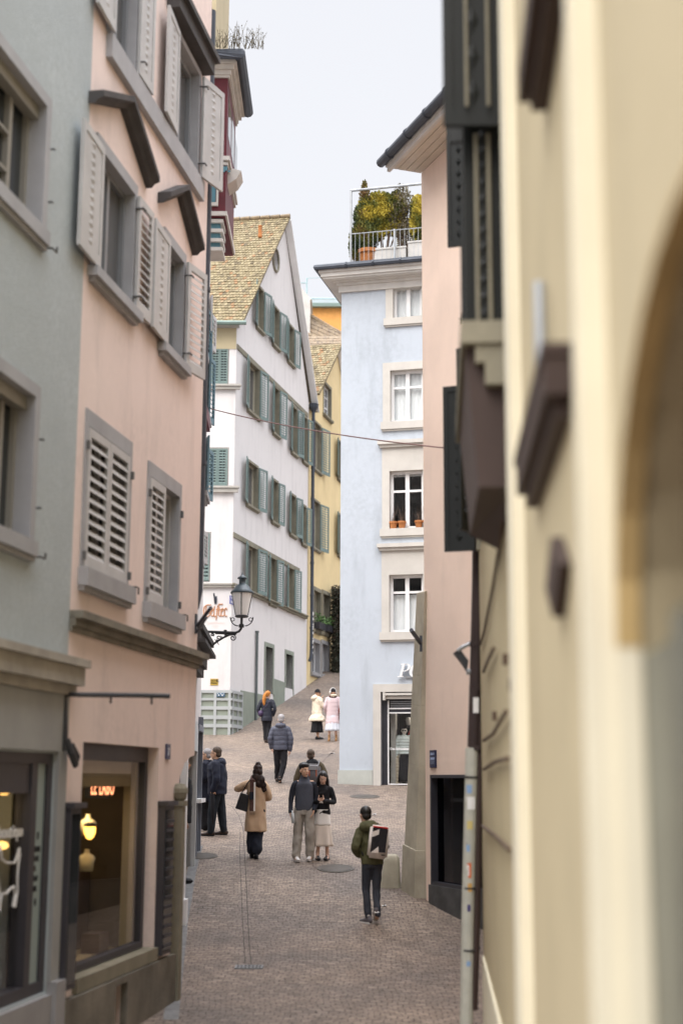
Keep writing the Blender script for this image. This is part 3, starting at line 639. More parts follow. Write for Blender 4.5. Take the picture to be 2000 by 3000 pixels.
# top floor: continuous sill band, head moulding
mb = MB(LF); mb.box(LF.u(312, 100), LF.u(584, 545), 0, .07, zt0 - .28, zt0 - .02); mb.build('sill_band', M['stone_left'], ph)
mb = MB(LF); mb.box(W3b[0] - .35, W3b[1] + .25, 0, .16, W3b[3] + .12, W3b[3] + .3); mb.box(W3b[0] - .4, W3b[1] + .3, 0, .22, W3b[3] + .3, W3b[3] + .38); mb.build('cornice', M['stone_dark'], ph)
w_ = window(LF, ph, W3a, fw=.08, v1=.03, dep=.15, ms=M['stone_left'], mf=M['grey_frame'], mp=M['pane_grey'], cols=2, shut='L', msh=gs, style='board', sa=2, swd=.6, lab='leftmost top floor window above the sill band')
leaf(LF, w_, W3a[1], 1, 1, .5, W3a[2], W3a[3], gs, 'board', .04)
w_ = window(LF, ph, W3b, fw=.08, v1=.03, dep=.15, ms=M['stone_left'], mf=M['grey_frame'], mp=M['pane_grey'], cols=2, shut='L', msh=gs, style='board', sa=4, swd=.62, lab='top floor window nearest the corner')
leaf(LF, w_, W3b[1] + .05, 1, 16, .52, W3b[2] - .02, W3b[3], gs, 'board', .05)
# iron stays of the leaves
def stay(pts, r=.012): m_ = MB(LF); m_.tube(pts, r, 6); m_.build('shutter_stay', M['hardware'], ph)
for W in (W2a, W2b, W3a, W3b):
    for zz in (W[2] + .15, W[3] - .15): stay([(W[1] + .01, .0, zz), (W[1] + .03, .12, zz), (W[1] + .10, .12, zz)])
for W in (W1a, W1b):
    for uu in (W[0] - .05, W[1] + .05):
        for zz in (W[2] + .12, W[3] - .2): m_ = MB(LF); m_.box(uu - .018, uu + .018, .02, .05, zz - .04, zz + .04); m_.build('hinge', M['hardware'], ph)
    stay([(W[1] + .15, 0, W[2] + .02), (W[1] + .15, .08, W[2] + .02), (W[1] + .24, .08, W[2] + .02), (W[1] + .24, .08, W[2] - .05)], .009)
# string course
zs = (LF.z(202, 1787), LF.z(199, 1831)); mb = MB(LF)
mb.box(UB, UE + .06, 0, .06, zs[1], zs[0] - .05); mb.box(UB, UE + .12, 0, .13, zs[0] - .07, zs[0]); mb.box(UB, UE + .02, 0, .03, zs[1] - .05, zs[1])
mb.build('string_course', M['stone_dirty'], ph)
# shop window with its room
u0, u1, z0, z1 = SH
mb = MB(LF); mb.box(u1 - .10, u1 - .01, -.20, -.12, z0 + .12, z1); mb.box(u0, u1 - .1, -.20, -.12, z1 - .16, z1); mb.box(u0, u1 - .1, -.20, -.10, z0 + .12, z0 + .18); mb.box(u0, u0 + .04, -.20, -.12, z0 + .18, z1 - .16)
sw = mb.build('shop_window', M['mauve_frame'], ph)
mb = MB(LF); mb.box(u0 + .04, u1 - .1, -.165, -.155, z0 + .18, z1 - .16); mb.build('pane', M['glass'], sw)
mb = MB(LF); mb.box(u0 - .06, u1 + .02, -.36, .05, z0 - .02, z0 + .11); mb.build('sill', M['stone_olive'], sw)
mb = MB(LF); D = -1.5; UI = 3.12
M['room_brown'] = mat('brown_shop_interior', (.12, .085, .05), var=.15, scale=2)
M['room_beige'] = mat('beige_shop_jamb', (.42, .33, .20), var=.06, scale=2)
mb.box(u0 - .02, UI, D - .05, D, z0 - .2, z1 + .1); mb.box(u0 - .06, u0 - .02, D, -.36, z0 - .2, z1 + .1); mb.box(u0 - .02, UI, D, -.36, z1 + .01, z1 + .05); mb.box(UI, UI + .05, D, -.36, z0 - .2, z1 + .1)
mb.build('interior', M['room_brown'], sw)
mb = MB(LF); mb.box(u1 - .16, u1 - .10, -.34, -.21, z0 + .1, z1 - .1); mb.box(u0 - .0, UI - .01, D + .01, -.21, z0 + .02, z0 + .1); mb.box(u0 + .05, u1 - .17, -.30, -.26, z1 - .42, z1 - .16)  # right-hand upright is part jamb, part pane reflection put into solid beige
mb.build('display_floor', M['room_beige'], sw)
un, zn = LF.hit(294, 2303, -.42); uw = lambda px: None
mb = MB(LF); mb.box(un, un + .03, -.42 - .17, -.42 + .11, zn - .13, zn + .17); sb = mb.build('sign_board', M['black'], sw)
neon = mat('neon_letters', (1, .34, .16), emit=1.2, var=0)
text('LE LABO', .25, lambda x, y, t: LF.P(un - .006 - t, -.42 - .10 + x, zn - .09 + y), 'neon_lettering', neon, sw, sx=.24, bold=.002, sp=1.15)
mb = MB(LF); mb.box(2.5, 3.05, -1.4, -.75, z0 + .1, z0 + .9); mb.box(2.4, 2.7, -.60, -.40, z0 + .1, z0 + .3); mb.build('counter', M['wood'], sw)
mb = MB(LF)
for q in ((.2, .1), (.45, .16)): mb.ellip(LF.P(u0 + q[0] + .3, -.3 - q[1], z0 + .13), (.10, .05, .03))
mb.build('display_item', M['black'], sw)
# side display panels, stone post with a finial
for (xa, xb, ya, yb, lb) in ((187, 224, 2370, 2905, 'dark glazed display case at the left of the shop window'), (472, 499, 2362, 2800, 'narrow dark slatted display case near the corner')):
    a, b = LF.u(xa, 2600, .06), LF.u(xb, 2600, .06); zt, zb = LF.z(xa, ya, .06), LF.z(xa, yb, .06); a = max(a, UB + .02)
    mb = MB(LF); mb.box(a, b, .0, .08, zb, zt); mb.box(a - .02, b + .04, 0, .12, zt, zt + .05)
    dc = mb.build('display_case', M['mauve_frame'], ph, lab_ := False) if False else mb.build('display_case', M['mauve_frame'], ph); dc['label'] = lb
    mb = MB(LF); mb.box(a + .03, b - .03, .075, .086, zb + .05, zt - .05); mb.build('pane', M['pane'], dc)
    if xa > 400:
        mb = MB(LF)
        for i in range(14): zz = zb + .08 + i * (zt - zb - .16) / 14; mb.box(a + .03, b - .03, .087, .1, zz, zz + .03)
        mb.build('slat', M['dark_frame'], dc)
mb = MB(LF); uc = UG - .05; zf = LF.z(518, 2300, .04)
mb.box(uc - .08, uc + .06, .0, .10, -2.9, zf - .22); mb.box(uc - .10, uc + .08, 0, .12, zf - .24, zf - .18)
mb.lathe([(.05, 0), (.075, .03), (.085, .08), (.095, .09), (.09, .14), (.05, .19), (.0, .2)], LF.P(uc - .01, .05, zf - .18), 12)
mb.build('corner_post', M['stone_olive'], ph)
mb = MB(LF); a, z_ = LF.hit(489, 2203); mb.box(a - .075, a + .075, 0, .02, z_ - .085, z_ + .085); hn = mb.build('house_number', mat('dark_blue_enamel', (.03, .035, .10), rough=.3, var=0), ph)
text('7', .12, Lt(a - .035, z_ - .042, .021), 'digit', M['white_frame'], hn)
mb = MB(LF); zp = LF.z(455, 2815)
mb.wall([(UB, -2.9), (UG + .1, -2.9), (UG + .02, zp), (UB, zp)] if 0 else [(UB + .001, -2.9), (UG + .04, -2.9), (UG + .04, z0 - .03), (UB + .001, z0 - .03)], [hole(VT, 0, 0)], .07)
mb.v = [v + LF.n * .072 for v in mb.v]; mb.build('plinth', M['plinth'], ph)
mb = MB(LF); mb.box(VT[0] - .05, VT[1] + .05, -.34, -.30, VT[2], VT[3]); 
for i in range(1, 4): x = VT[0] + (VT[1] - VT[0]) * i / 4; mb.tube([(x, -.05, VT[2]), (x, -.05, VT[3])], .012, 6)
mb.build('vent', M['black'], ph)
# corner downpipe, flag pole holder
dp = MB(LF); a = UE + .07; zt, zb = 10.2, LF.z(583, 1800)
dp.tube([(a, -.02, zt), (a, -.02, zb + .3), (a - .03, -.05, zb + .1), (a - .08, -.1, zb)], .058, 10)
for zz in (1.9, 4.2, 6.8): dp.tube([(a, -.02, zb + zz), (a, -.02, zb + zz + .06)], .07, 10)
tag(dp.build('downpipe', M['zinc']), 'dark metal downpipe running down the far corner of the pale pink left house', 'downpipe')
fh = MB(LF); a, z_ = LF.hit(572, 1828); e_ = LF.hit(640, 1770, .5)
fh.box(a - .03, a + .03, 0, .02, z_ - .12, z_ + .12)
p1 = at(617, 1781, 17.0); p0 = LF.P(a, .03, z_ - .02); fh.tube([p0, p1], .024, 8, tr=False); fh.tube([p0 + Vector((0, 0, -.07)), p1 + Vector((-.05, 0, -.12))], .018, 6, tr=False)
tag(fh.build('flag_holder', M['zinc']), 'slanted dark tube flag holder on the corner of the pale pink left house', 'flag holder')

# ---- house behind with the wine-red bay
CF = Fac((-2.36, 17.62), (-.036, 1), (1, 0)); CL = 10.4
ch = empty('bay_house', CF.P(3, 0, -2), 'house with a wine red painted bay window high above its blue grey shopfront, left', 'house')
mb = MB(CF); D0, D1 = CF.u(541, 2400), CF.u(557, 2400); 
DR = (CF.u(533, 2400), CF.u(560, 2400), -2.0, .62); SW = (CF.u(565, 2300), CF.u(577, 2300), CF.z(572, 2340), .9)
mb.wall([(0, -2.6), (CL, -2.6), (CL, 13.2), (0, 13.2)], [hole(DR, 0, 0), hole(SW, 0, 0)])
shell(CF, 0, CL, -2.6, 13.2, 6, mb); mb.build('wall', M['white_plaster'], ch)
mb = MB(CF); u0, u1, z0, z1 = DR
mb.box(u0 - .12, u0, -.3, .08, -2.4, z1); mb.box(u1, u1 + .14, -.3, .08, -2.4, z1)
mb.prism([(u0 - .12, z1 - .1), (u0 - .05, z1 + .22), (u0 + .3, z1 + .42), (u1 - .1, z1 + .42), (u1 + .14, z1 + .3), (u1 + .14, z1 - .1)], -.3, .085)
df = mb.build('doorway', mat('pale_grey_joinery', (.55, .57, .58), rough=.5, var=.04), ch)
mb = MB(CF); mb.box(u0, u1, -.5, -.1, -2.3, gz(CF.Y(u0)) + .16); mb.build('doorstep', M['stone'], df)
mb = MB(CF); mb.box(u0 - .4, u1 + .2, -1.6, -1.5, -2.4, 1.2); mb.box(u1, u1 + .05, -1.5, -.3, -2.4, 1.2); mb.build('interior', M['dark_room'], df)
mb = MB(CF); u0, u1, z0, z1 = SW; sl = M['slate_frame']
mb.box(u0 - .08, u0, -.1, .07, z0, z1); mb.box(u1, u1 + .1, -.1, .09, -2.3, z1 + .3); mb.box(u0 - .08, u1 + .1, -.1, .1, z1, z1 + .12)
for q in (.0, .5, 1.0): mb.box(u0 + (u1 - u0 - .06) * q, u0 + (u1 - u0 - .06) * q + .06, 0, .06, -2.3, z0 - .06)
mb.box(u0 - .1, u1 + .05, 0, .035, -2.3, z0 - .06)
sf = mb.build('shopfront', sl, ch)
mb = MB(CF); mb.box(u0 - .15, u1 + .15, -.1, .16, z0 - .07, z0); mb.build('sill', M['white_frame'], sf)
mb = MB(CF); mb.box(u0, u1, -.08, -.06, z0, z1); mb.build('pane', M['pane_grey'], sf)
# panelled base nearer the camera, white post, railing foot
mb = MB(CF); a0, a1 = CF.u(500, 2500), D0 - .3
mb.box(a0, a0 + 1.0, 0, .05, -2.6, -.35)
for i in range(4): mb.box(a0 + .1 + i * (a1 - a0) / 4, a0 + .2 + i * (a1 - a0) / 4, .05, .09, -2.6, .3)
mb.build('panel', sl, ch)
mb = MB(); c = at(533, 2560, 22.0); gy = gz(22); mb.box(c.x - .05, c.x + .05, 21.9, 22.05, gy + .35, gy + 2.75); mb.box(c.x - .12, c.x + .09, 21.85, 22.1, gy - .1, gy + .36)
mb.build('door_post', M['white_frame'], ch)
# upper floors: shutters and hoods seen edge-on
ends = []
for i, (ya, yb, mt) in enumerate(((770, 900, 'grey_frame'), (830, 1000, 'blue_shutter'), (930, 1160, 'blue_shutter'), (1200, 1240, 'wine'), (1250, 1420, 'blue_shutter'), (1560, 1660, 'stone_dark'))):
    uu = CL - .9 - (i % 2) * 1.3; zt, zb = CF.z(600, ya, .1), CF.z(600, yb, .1)
    if zt - zb < .5:
        mb = MB(CF); mb.box(uu - .6, uu + .6, 0, .16, zb, zt); ends.append(mb.build('hood', M[mt], ch)); continue
    zt = zb + min(1.9, zt - zb)
    w_ = window(CF, ch, (uu - .35, uu + .35, zb, zt), fw=.08, v1=.03, dep=.05, ms=M['stone_grey'], mf=M['grey_frame'], shut='LR', msh=M[mt] if 'shutter' in mt else M['grey_shutter'], sa=12, swd=.4, sill=(.1, .12, .05))
# sign canopy with stepped timber eave over the shopfront
mb = MB(CF); a = CF.u(583, 1900, .2); 
for k, (pv, za, zb) in enumerate(((.30, 1862, 1880), (.24, 1880, 1905), (.34, 1905, 1915), (.18, 1915, 1950), (.12, 1950, 1975))):
    mb.box(CL - 4.6, CL - 1.2, 0, pv, CF.z(600, zb, .2), CF.z(600, za, .2))
mb.build('shop_canopy', M['stone_dark'], ch)
# bay window
by = 21.4; bx0, bx1 = -2.5, at(660, 600, by).x; zb0, zb1 = at(640, 636, by).z, at(640, 215, by).z; bl = 1.7
bay = MB(); bay.box(bx0, bx1, by, by + bl, zb0, zb1); bw = bay.build('bay_window', M['wine'], ch)
def zz_(py): return at(640, py, by).z
def mould(*bx): m_ = MB(); m_.box(*bx); m_.build('moulding', M['white_stone'], bw)
for (py, e, h) in ((472, .06, .07), (484, .03, .05), (228, .03, .05), (632, .03, .07)): mould(bx0, bx1 + e, by - e, by + bl + e, zz_(py), zz_(py) + h)
for k, (pa, pb, e) in enumerate(((640, 650, -.03), (668, 678, -.03), (696, 706, -.03), (722, 732, -.03))): mould(bx0, bx1 + e, by + .01, by + .5, zz_(pb), zz_(pa))
for a, b, c, d in ((600, 640, 523, 533), (600, 640, 594, 604), (634, 640, 533, 594)): mould(at(a, 560, by).x, at(b, 560, by).x, by - .035, by, zz_(d), zz_(c))
mb = MB(); mb.box(bx0, at(632, 560, by).x, by - .02, by, zz_(592), zz_(535)); mb.box(bx0, bx1 + .02, by - .022, by, zz_(500), zz_(488))
for k in range(8): mb.box(bx0 + .06 + k * .085, bx0 + .1 + k * .085, by - .03, by - .022, zz_(505), zz_(500))
mb.build('painted_frame', M['teal'], bw)
mb = MB(); mb.box(bx0, at(620, 560, by).x, by - .028, by - .02, zz_(588), zz_(540)); mb.build('panel', M['wine'], bw)
mb = MB(); mb.box(bx0 + .01, bx1 - .08, by + .06, by + .48, zz_(730), zz_(630)); mb.build('corbel', M['teal'], bw)
mb = MB()
for k in range(3): mb.box(bx1 - .002, bx1 + .004, by + .2 + k * .7, by + .75 + k * .7, zb0 + 1.5, zb1 - .3)
mb.build('pane', M['pane'], bw)
mb = MB()                                              # small hood on the street side of the bay
hc = at(667, 545, by + .6); 
mb.hexa([(bx1, by + .3, hc.z - .1), (bx1 + .14, by + .3, hc.z), (bx1 + .14, by + .75, hc.z), (bx1, by + .75, hc.z - .1), (bx1, by + .3, hc.z + .2), (bx1 + .22, by + .3, hc.z + .14), (bx1 + .22, by + .75, hc.z + .14), (bx1, by + .75, hc.z + .2)])
mb.build('hood', M['white_stone'], bw)
mb = MB(); ex = at(693, 200, by).x - bx1
for k, (e, a, b) in enumerate(((.05, 221, 208), (.10, 208, 196), (.15, 196, 184))): mb.box(bx0, bx1 + e, by - e, by + bl + e * .5, zz_(a), zz_(b))
mb.build('eaves', M['white_stone'], bw)
mb = MB(); g0 = zz_(178); gx = at(702, 175, by - .2).x
mb.tube([(bx0 - .1, by + 0.0, g0 + .05), (bx0 + .12, by - .22, g0), (gx, by - .24, g0), (gx, by + bl + .1, g0)], .10, 10)
mb.build('gutter', M['zinc'], bw)
mb = MB(); a, b = at(634, 50, by + 2).x, at(656, 50, by + 2).x; mb.box(a, b, by + .5, by + 3, zb1, zb1 + 4); mb.build('chimney', M['cream_plaster'], ch)
# weeds in the gutter
def sprigs(name, label, cat, pts, m, n, hgt, spread, lf=.03):
    mb = MB()
    for c in pts:
        for k in range(n):
            a = random.random() * 6.28; t = Vector((math.cos(a) * spread * random.random(), math.sin(a) * spread * random.random() * .6, hgt * (.4 + .6 * random.random())))
            b = c + Vector((random.uniform(-.05, .05), random.uniform(-.05, .05), 0)); mid = b + t * .5 + Vector((0, 0, .05)); mb.tube([b, mid, b + t], [.006, .004, .002], 3, tr=False)
            for q in range(5):
                p = b.lerp(b + t, .3 + .7 * random.random()); d = Vector((random.uniform(-1, 1), random.uniform(-1, 1), random.uniform(-.3, 1))) * lf; s_ = d.orthogonal() * .6
                mb.add([p, p + d * .5 + s_ * .4, p + d, p + d * .5 - s_ * .4], [(0, 1, 2, 3)], False)
    o = mb.build(name, m); set_tone(o, 1); return tag(o, label, cat)
sprigs('gutter_weeds', 'straggly reddish weeds growing along the gutter above the red bay window', 'weeds', [Vector((bx0 + .5 + i * .11, by - .28, g0 + .08)) for i in range(7)], M['leaf_brown'], 9, .42, .25)
sprigs('gutter_plant', 'small green plant at the left end of the gutter over the red bay window', 'plant', [Vector((bx0 + .05 + .05 * i, by - .1, g0 + .12)) for i in range(3)], M['leaf_fresh'], 12, .35, .18, .05)
# wall lantern on a wrought iron bracket
def lantern():
    Y = 26.4; c = at(707, 1836, Y); e = empty('street_lamp', (at(584, 1853, Y)), 'black wrought iron street lamp with frosted lantern on a scrolled wall bracket', 'street lamp')
    zz = lambda py: at(707, py, Y).z; xx = lambda px: at(px, 1800, Y).x
    s = xx(740) - xx(708); cx = xx(708)
    P = lambda px, py: at(px, py, Y)
    mb = MB(); mb.tube([P(578, 1850), P(640, 1852), P(690, 1854), P(700, 1850), P(706, 1842), P(707, 1836)], .024, 8, tr=False)
    mb.tube([P(615, 1896), P(635, 1880), P(655, 1868), P(672, 1860), P(690, 1858)], .02, 6, tr=False); mb.tube([P(630, 1857), P(693, 1858)], .010, 6, tr=False)
    def scroll(x, y, r, k=1, t0=0, tn=2.6):
        pts = []
        for i in range(26):
            a = t0 + k * i / 25 * tn * math.pi; rr = r * (1 - .75 * i / 25); pts.append(P(x + rr * math.cos(a), y + rr * math.sin(a)))
        mb.tube(pts, .011, 6, tr=False)
    scroll(682, 1869, 9, 1, -1.2); scroll(640, 1869, 8, -1, 2.5); scroll(662, 1862, 4, 1); scroll(622, 1860, 5, -1, 1)
    for q in ((636, 1881, 628, 1873), (636, 1881, 641, 1890), (652, 1869, 646, 1862)): mb.tube([P(q[0], q[1]), P(q[2], q[3])], [.014, .004], 5, tr=False)
    mb.tube([P(660, 1846), P(660, 1860)], .03, 8, tr=False)
    mb.build('bracket', M['iron'], e)
    mb = MB(); mb.tube([P(707, 1836), P(707, 1806)], .022, 8, tr=False)
    b = P(707, 1834); mb.lathe([(.02, -.03), (.05, -.03), (.05, .02), (.02, .05)], b, 10)
    for sg_ in (-1, 1):
        for ph_ in (0, math.pi / 2):
            q = []
            for t in range(9):
                a = t / 8; r_ = .06 + s * .75 * math.sin(a * math.pi / 2); q.append(Vector((cx + sg_ * r_ * math.cos(ph_), Y + sg_ * r_ * math.sin(ph_), zz(1834) + (zz(1808) - zz(1834)) * (1 - math.cos(a * math.pi / 2)))))
            mb.tube(q, .010, 6, tr=False)
        cc = Vector((cx + sg_ * s * .72 + sg_ * .02, Y, zz(1815))); mb.tube([cc + Vector((.032 * math.cos(a), 0, .032 * math.sin(a))) for a in [i * math.pi / 6 for i in range(12)]], .008, 5, tr=False, closed=True)
    b = Vector((cx, Y, zz(1808))); mb.lathe([(s * .5, -.01), (s * .62, 0), (s * .62, .02), (s * .55, .03)], b, 16)
    mb.build('cradle', M['iron'], e)
    h = zz(1738) - zz(1806); b = Vector((cx, Y, zz(1806)))
    gm = mat('frosted_lantern_glass', (.86, .86, .84), rough=.4, var=.03)
    mb = MB(); mb.lathe([(s * .54, .02), (s * .92, h)], b, 20); mb.build('lantern_glass', gm, e, smooth=False)
    mb = MB()
    for k in range(4):
        a = k * math.pi / 2 + math.pi / 2 * 0 + .0; d = Vector((math.sin(a), -math.cos(a), 0)); mb.tube([b + d * s * .56 + Vector((0, 0, .02)), b + d * s * .94 + Vector((0, 0, h))], .009, 5, tr=False)
    mb.build('rib', M['iron'], e)
    h2 = zz(1712) - zz(1737); h3 = zz(1693) - zz(1737); h4 = zz(1680) - zz(1737)
    mb = MB(); mb.lathe([(s * .9, 0), (s * 1.06, -.015), (s * 1.08, .01), (s * .85, h2 * .35), (s * .6, h2 * .8), (s * .36, h2), (s * .3, h2 + .01), (s * .3, h3 - .03), (s * .45, h3 - .02), (s * .46, h3), (s * .25, h3 + .03), (s * .08, h3 + .06), (.012, h4), (0, h4 + .03)], Vector((cx, Y, zz(1737))), 20)
    mb.build('cap', mat('lamp_cap_metal', (.05, .075, .09), rough=.4, var=.1, spec=.6), e, smooth=True)
lantern()
# cable across the street
cb = MB(); q0, q1 = CF.P(CL - .3, 0, CF.z(600, 1173)), at(1330, 1315, 19.5)
cb.tube([q0.lerp(q1, t / 20) - Vector((0, 0, 1.0 * (t / 20) * (1 - t / 20) * .35)) for t in range(21)], .011, 5, tr=False)
tag(cb.build('overhead_cable', mat('red_brown_cable', (.22, .13, .12), var=0)), 'thin reddish cable strung across the street high above the walkers', 'cable')
# kerb block beyond the bay house
def guard_block():
    c = ground(588, 2388); mb = MB(); mb.box(c.x - .12, c.x + .10, c.y, c.y + .5, c.z - .1, c.z + .36)
    tag(mb.build('corner_stone', M['buttress'], bevel=.05), 'low mossy corner stone at the end of the shopfront beside the couple in dark coats', 'stone block')
guard_block()
# ================================================================ far houses
def roof_tiles(A, B, C_, D, nr, nc, m, root, name='roof', th=.03, seedf=None):
    """A-B eave edge, D-C ridge edge; courses of round-ended flat tiles over a deck"""
    A, B, C_, D = [Vector(p) for p in (A, B, C_, D)]; n = (B - A).cross(D - A).normalized(); n = n if n.z > 0 else -n
    mb = MB(); rnd = random.Random(3)
    mb.hexa([p - n * .06 for p in (A, B, C_, D)] + [p - n * .005 for p in (A, B, C_, D)], False); k0 = len(mb.f)
    for i in range(nr):
        for j in range(nc + 1):
            off = .5 * (i % 2); s0, s1 = max(0, (j - off) / nc), min(1, (j + 1 - off) / nc)
            if s1 - s0 < .2 / nc: continue
            t0, t1 = i / nr - rnd.uniform(0, .12) / nr, min(1, (i + 1.25) / nr)
            def Q(s_, t): a = A.lerp(B, s_); b = D.lerp(C_, s_); return a.lerp(b, t)
            g = .04 / nc; s0 += g; s1 -= g; lift = th * rnd.uniform(.8, 1.5); tm = t0 + .14 / nr; c1 = s0 + (s1 - s0) * .2; c2 = s0 + (s1 - s0) * .8
            top = [Q(s0, tm), Q(c1, t0), Q(c2, t0), Q(s1, tm), Q(s1, t1), Q(s0, t1)]
            lf = [lift, lift, lift, lift, .003, .003]; tp = [p + n * l for p, l in zip(top, lf)]; bt = [p + n * (l - .016 if l > .01 else -.002) for p, l in zip(top, lf)]
            mb.add(tp + bt, [(0, 1, 2, 3, 4, 5), (0, 6, 7, 1), (1, 7, 8, 2), (2, 8, 9, 3)], False)
    o = mb.build(name, m, root)
    me = o.data; a = me.attributes.new('tone', 'FLOAT', 'FACE'); val = .4
    for i in range(len(me.polygons)):
        if i >= k0 and (i - k0) % 4 == 0: val = min(1, max(0, rnd.gauss(.5, .22))) if rnd.random() > .04 else 1
        a.data[i].value = val if i >= k0 else .1
    return o
# ---- white gabled house
OW = Vector(((672 - 1000) / 4240 * 49.7, 49.7)); WF = Fac((OW.x, OW.y), (.238, 1), (1, -.2)); WL = Fac((OW.x, OW.y), (-1, .0), (0, -1))
wh = empty('white_house', WF.P(4, -3, 1.6), 'tall white gabled house with sage green shutters at the street fork', 'house')
UW = WF.u(897, 1500)
eL = WF.hit(683, 938); ap = WF.hit(832, 648); eR = WF.hit(914, 1190)
zE = eL[1]
RW = {}
def q3(xl, yt, yb, xr): return pr(WF, xl, yt, yb, xr)
gab = [q3(752, 834, 956, 769), q3(799, 894, 1006, 815), q3(843, 947, 1055, 858)]
f3 = [q3(726, 1055, 1199, 757), q3(800, 1130, 1266, 815), q3(854, 1188, 1323, 868), q3(887, 1218, 1349, 898)]
f2 = [q3(723, 1349, 1475, 753), q3(796, 1404, 1525, 812), q3(849, 1447, 1562, 864), q3(884, 1480, 1590, 894)]
f1 = [q3(723, 1594, 1727, 750), q3(789, 1631, 1764, 806), q3(842, 1661, 1783, 858)]
doors = [q3(776, 1893, 2030, 798), q3(836, 1915, 2015, 856)]
allw = gab + f3 + f2 + f1
circ_c = WF.hit(806, 761); cr = .42
circ = [(circ_c[0] + cr * .9 * math.cos(a), circ_c[1] + cr * math.sin(a)) for a in [i * math.pi / 10 for i in range(20)]]
mb = MB(WF)
outl = [(0, .8), (UW + .25, 2.2), (UW + .25, eR[1]), (ap[0], ap[1]), (0, zE)]
mb.wall(outl, [hole(r, .04) for r in allw] + [circ] + [hole(r, .0, 0) for r in doors])
WD = 9
mb.box(.3, UW, -WD, -WD + .3, .8, eR[1] + .5)
mb.build('wall', M['white_plaster'], wh)
lw_ = [pr(WL, 667, 1022, 1126, 619), pr(WL, 666, 1314, 1424, 608), pr(WL, 613, 1562, 1702, 570)]
lw_ = [(min(a, b), max(a, b), c, d) for a, b, c, d in lw_]
mb = MB(WL); mb.wall([(0.001, .8), (9, .8), (9, zE), (0.001, zE)], [hole(r, .04) for r in lw_]); mb.build('wall', M['white_plaster'], wh)
mb = MB(); mb.box(OW.x - 9, OW.x - 8.7, 50.1, 62, .8, zE); mb.build('wall', M['white_plaster'], wh)
gsn = M['green_shutter']; olive = M['stone_olive']
def shw(lst, widths, row):
    for r, (a, b) in zip(lst, widths):
        w_ = window(WF, wh, r, fw=.09, v1=.03, dep=.22, ms=olive, mf=M['beige_frame'], mp=M['pane_grey'], cols=2, sash=.05, sill=(.10, .10, .04), nsl=20)
        ym = {0: 900, 1: 1180, 2: 1470, 3: 1720}[row]; wl, wr = a, b
        if wl: leaf(WF, w_, r[0] - .05, -1, 12, wl, r[2] - .02, r[3] + .02, gsn, 'louver', .045, nsl=18)
        if wr: leaf(WF, w_, r[1] + .05, 1, 12, wr, r[2] - .02, r[3] + .02, gsn, 'louver', .045, nsl=18)
shw(gab, [(.62, .6), (.62, .62), (.62, .55)], 0)
shw(f3, [(.70, .66), (.60, .6), (.60, .55), (.45, .45)], 1)
shw(f2, [(.66, .66), (.62, .5), (.55, .55), (.45, .45)], 2)
shw(f1, [(.66, .72), (.62, .55), (.6, .6)], 3)
for r, d in zip(doors, (0, 1)):
    w_ = window(WF, wh, r, fw=.14, fwt=.16, v1=.03, dep=.34, ms=M['stone_grey'] if 0 else M['dado_green'], mf=M['beige_frame'], cols=2, rows=4, sash=.05, name='door')
for r in lw_:
    w_ = window(WL, wh, r, fw=.02, v1=.01, dep=.2, ms=M['stone'], mf=gsn, cols=2, sash=.04, shut='lr', msh=gsn, nsl=12)
mb = MB(WL)
for r, h in zip(lw_[:2], (.2, .24)): mb.box(-.16, r[1] + .3, 0, .13, r[2] - h, r[2] - .02); mb.box(-.2, r[1] + .3, 0, .18, r[2] - .09, r[2] - .02)
mb.build('sill_band', M['stone'], wh)
# bands across the main face
mb = MB(WF)
z_ = WF.z(677, 1551); mb.box(.02, f1[-1][1] + .9, 0, .04, f1[0][3] - .02, f1[0][3] + .16); mb.build('string_course', M['stone_olive'], wh); mb = MB(WF)
z3 = WF.z(678, 997); mb.box(.02, f3[-1][1] + .1, 0, .04, f3[0][3] + .02, f3[0][3] + .2)
mb.build('string_course', M['stone_olive'], wh)
mb = MB(WF); zb = f1[0][2] - .02; mb.box(-.1, UW, 0, .10, zb - .15, zb - .04); mb.box(-.14, UW, 0, .15, zb - .06, zb + .0); mb.build('sill_band', M['stone_olive'], wh)
mb = MB(WL); mb.box(-.14, 9, 0, .10, zb - .15, zb - .04); mb.box(-.14, 9, 0, .15, zb - .06, zb); mb.build('sill_band', M['stone'], wh)
mb = MB(WF); pts = [(p[0], .02, p[1]) for p in [(circ_c[0] + (cr + .05) * .9 * math.cos(a), circ_c[1] + (cr + .05) * math.sin(a)) for a in [i * math.pi / 12 for i in range(24)]]]
mb.tube(pts, .06, 6, closed=True); rw = mb.build('round_window', olive, wh)
mb = MB(WF); mb.prism([(circ_c[0] + cr * .95 * math.cos(a), circ_c[1] + cr * 1.02 * math.sin(a)) for a in [i * math.pi / 10 for i in range(20)]], -.25, -.2); mb.build('pane', M['pane_grey'], rw)
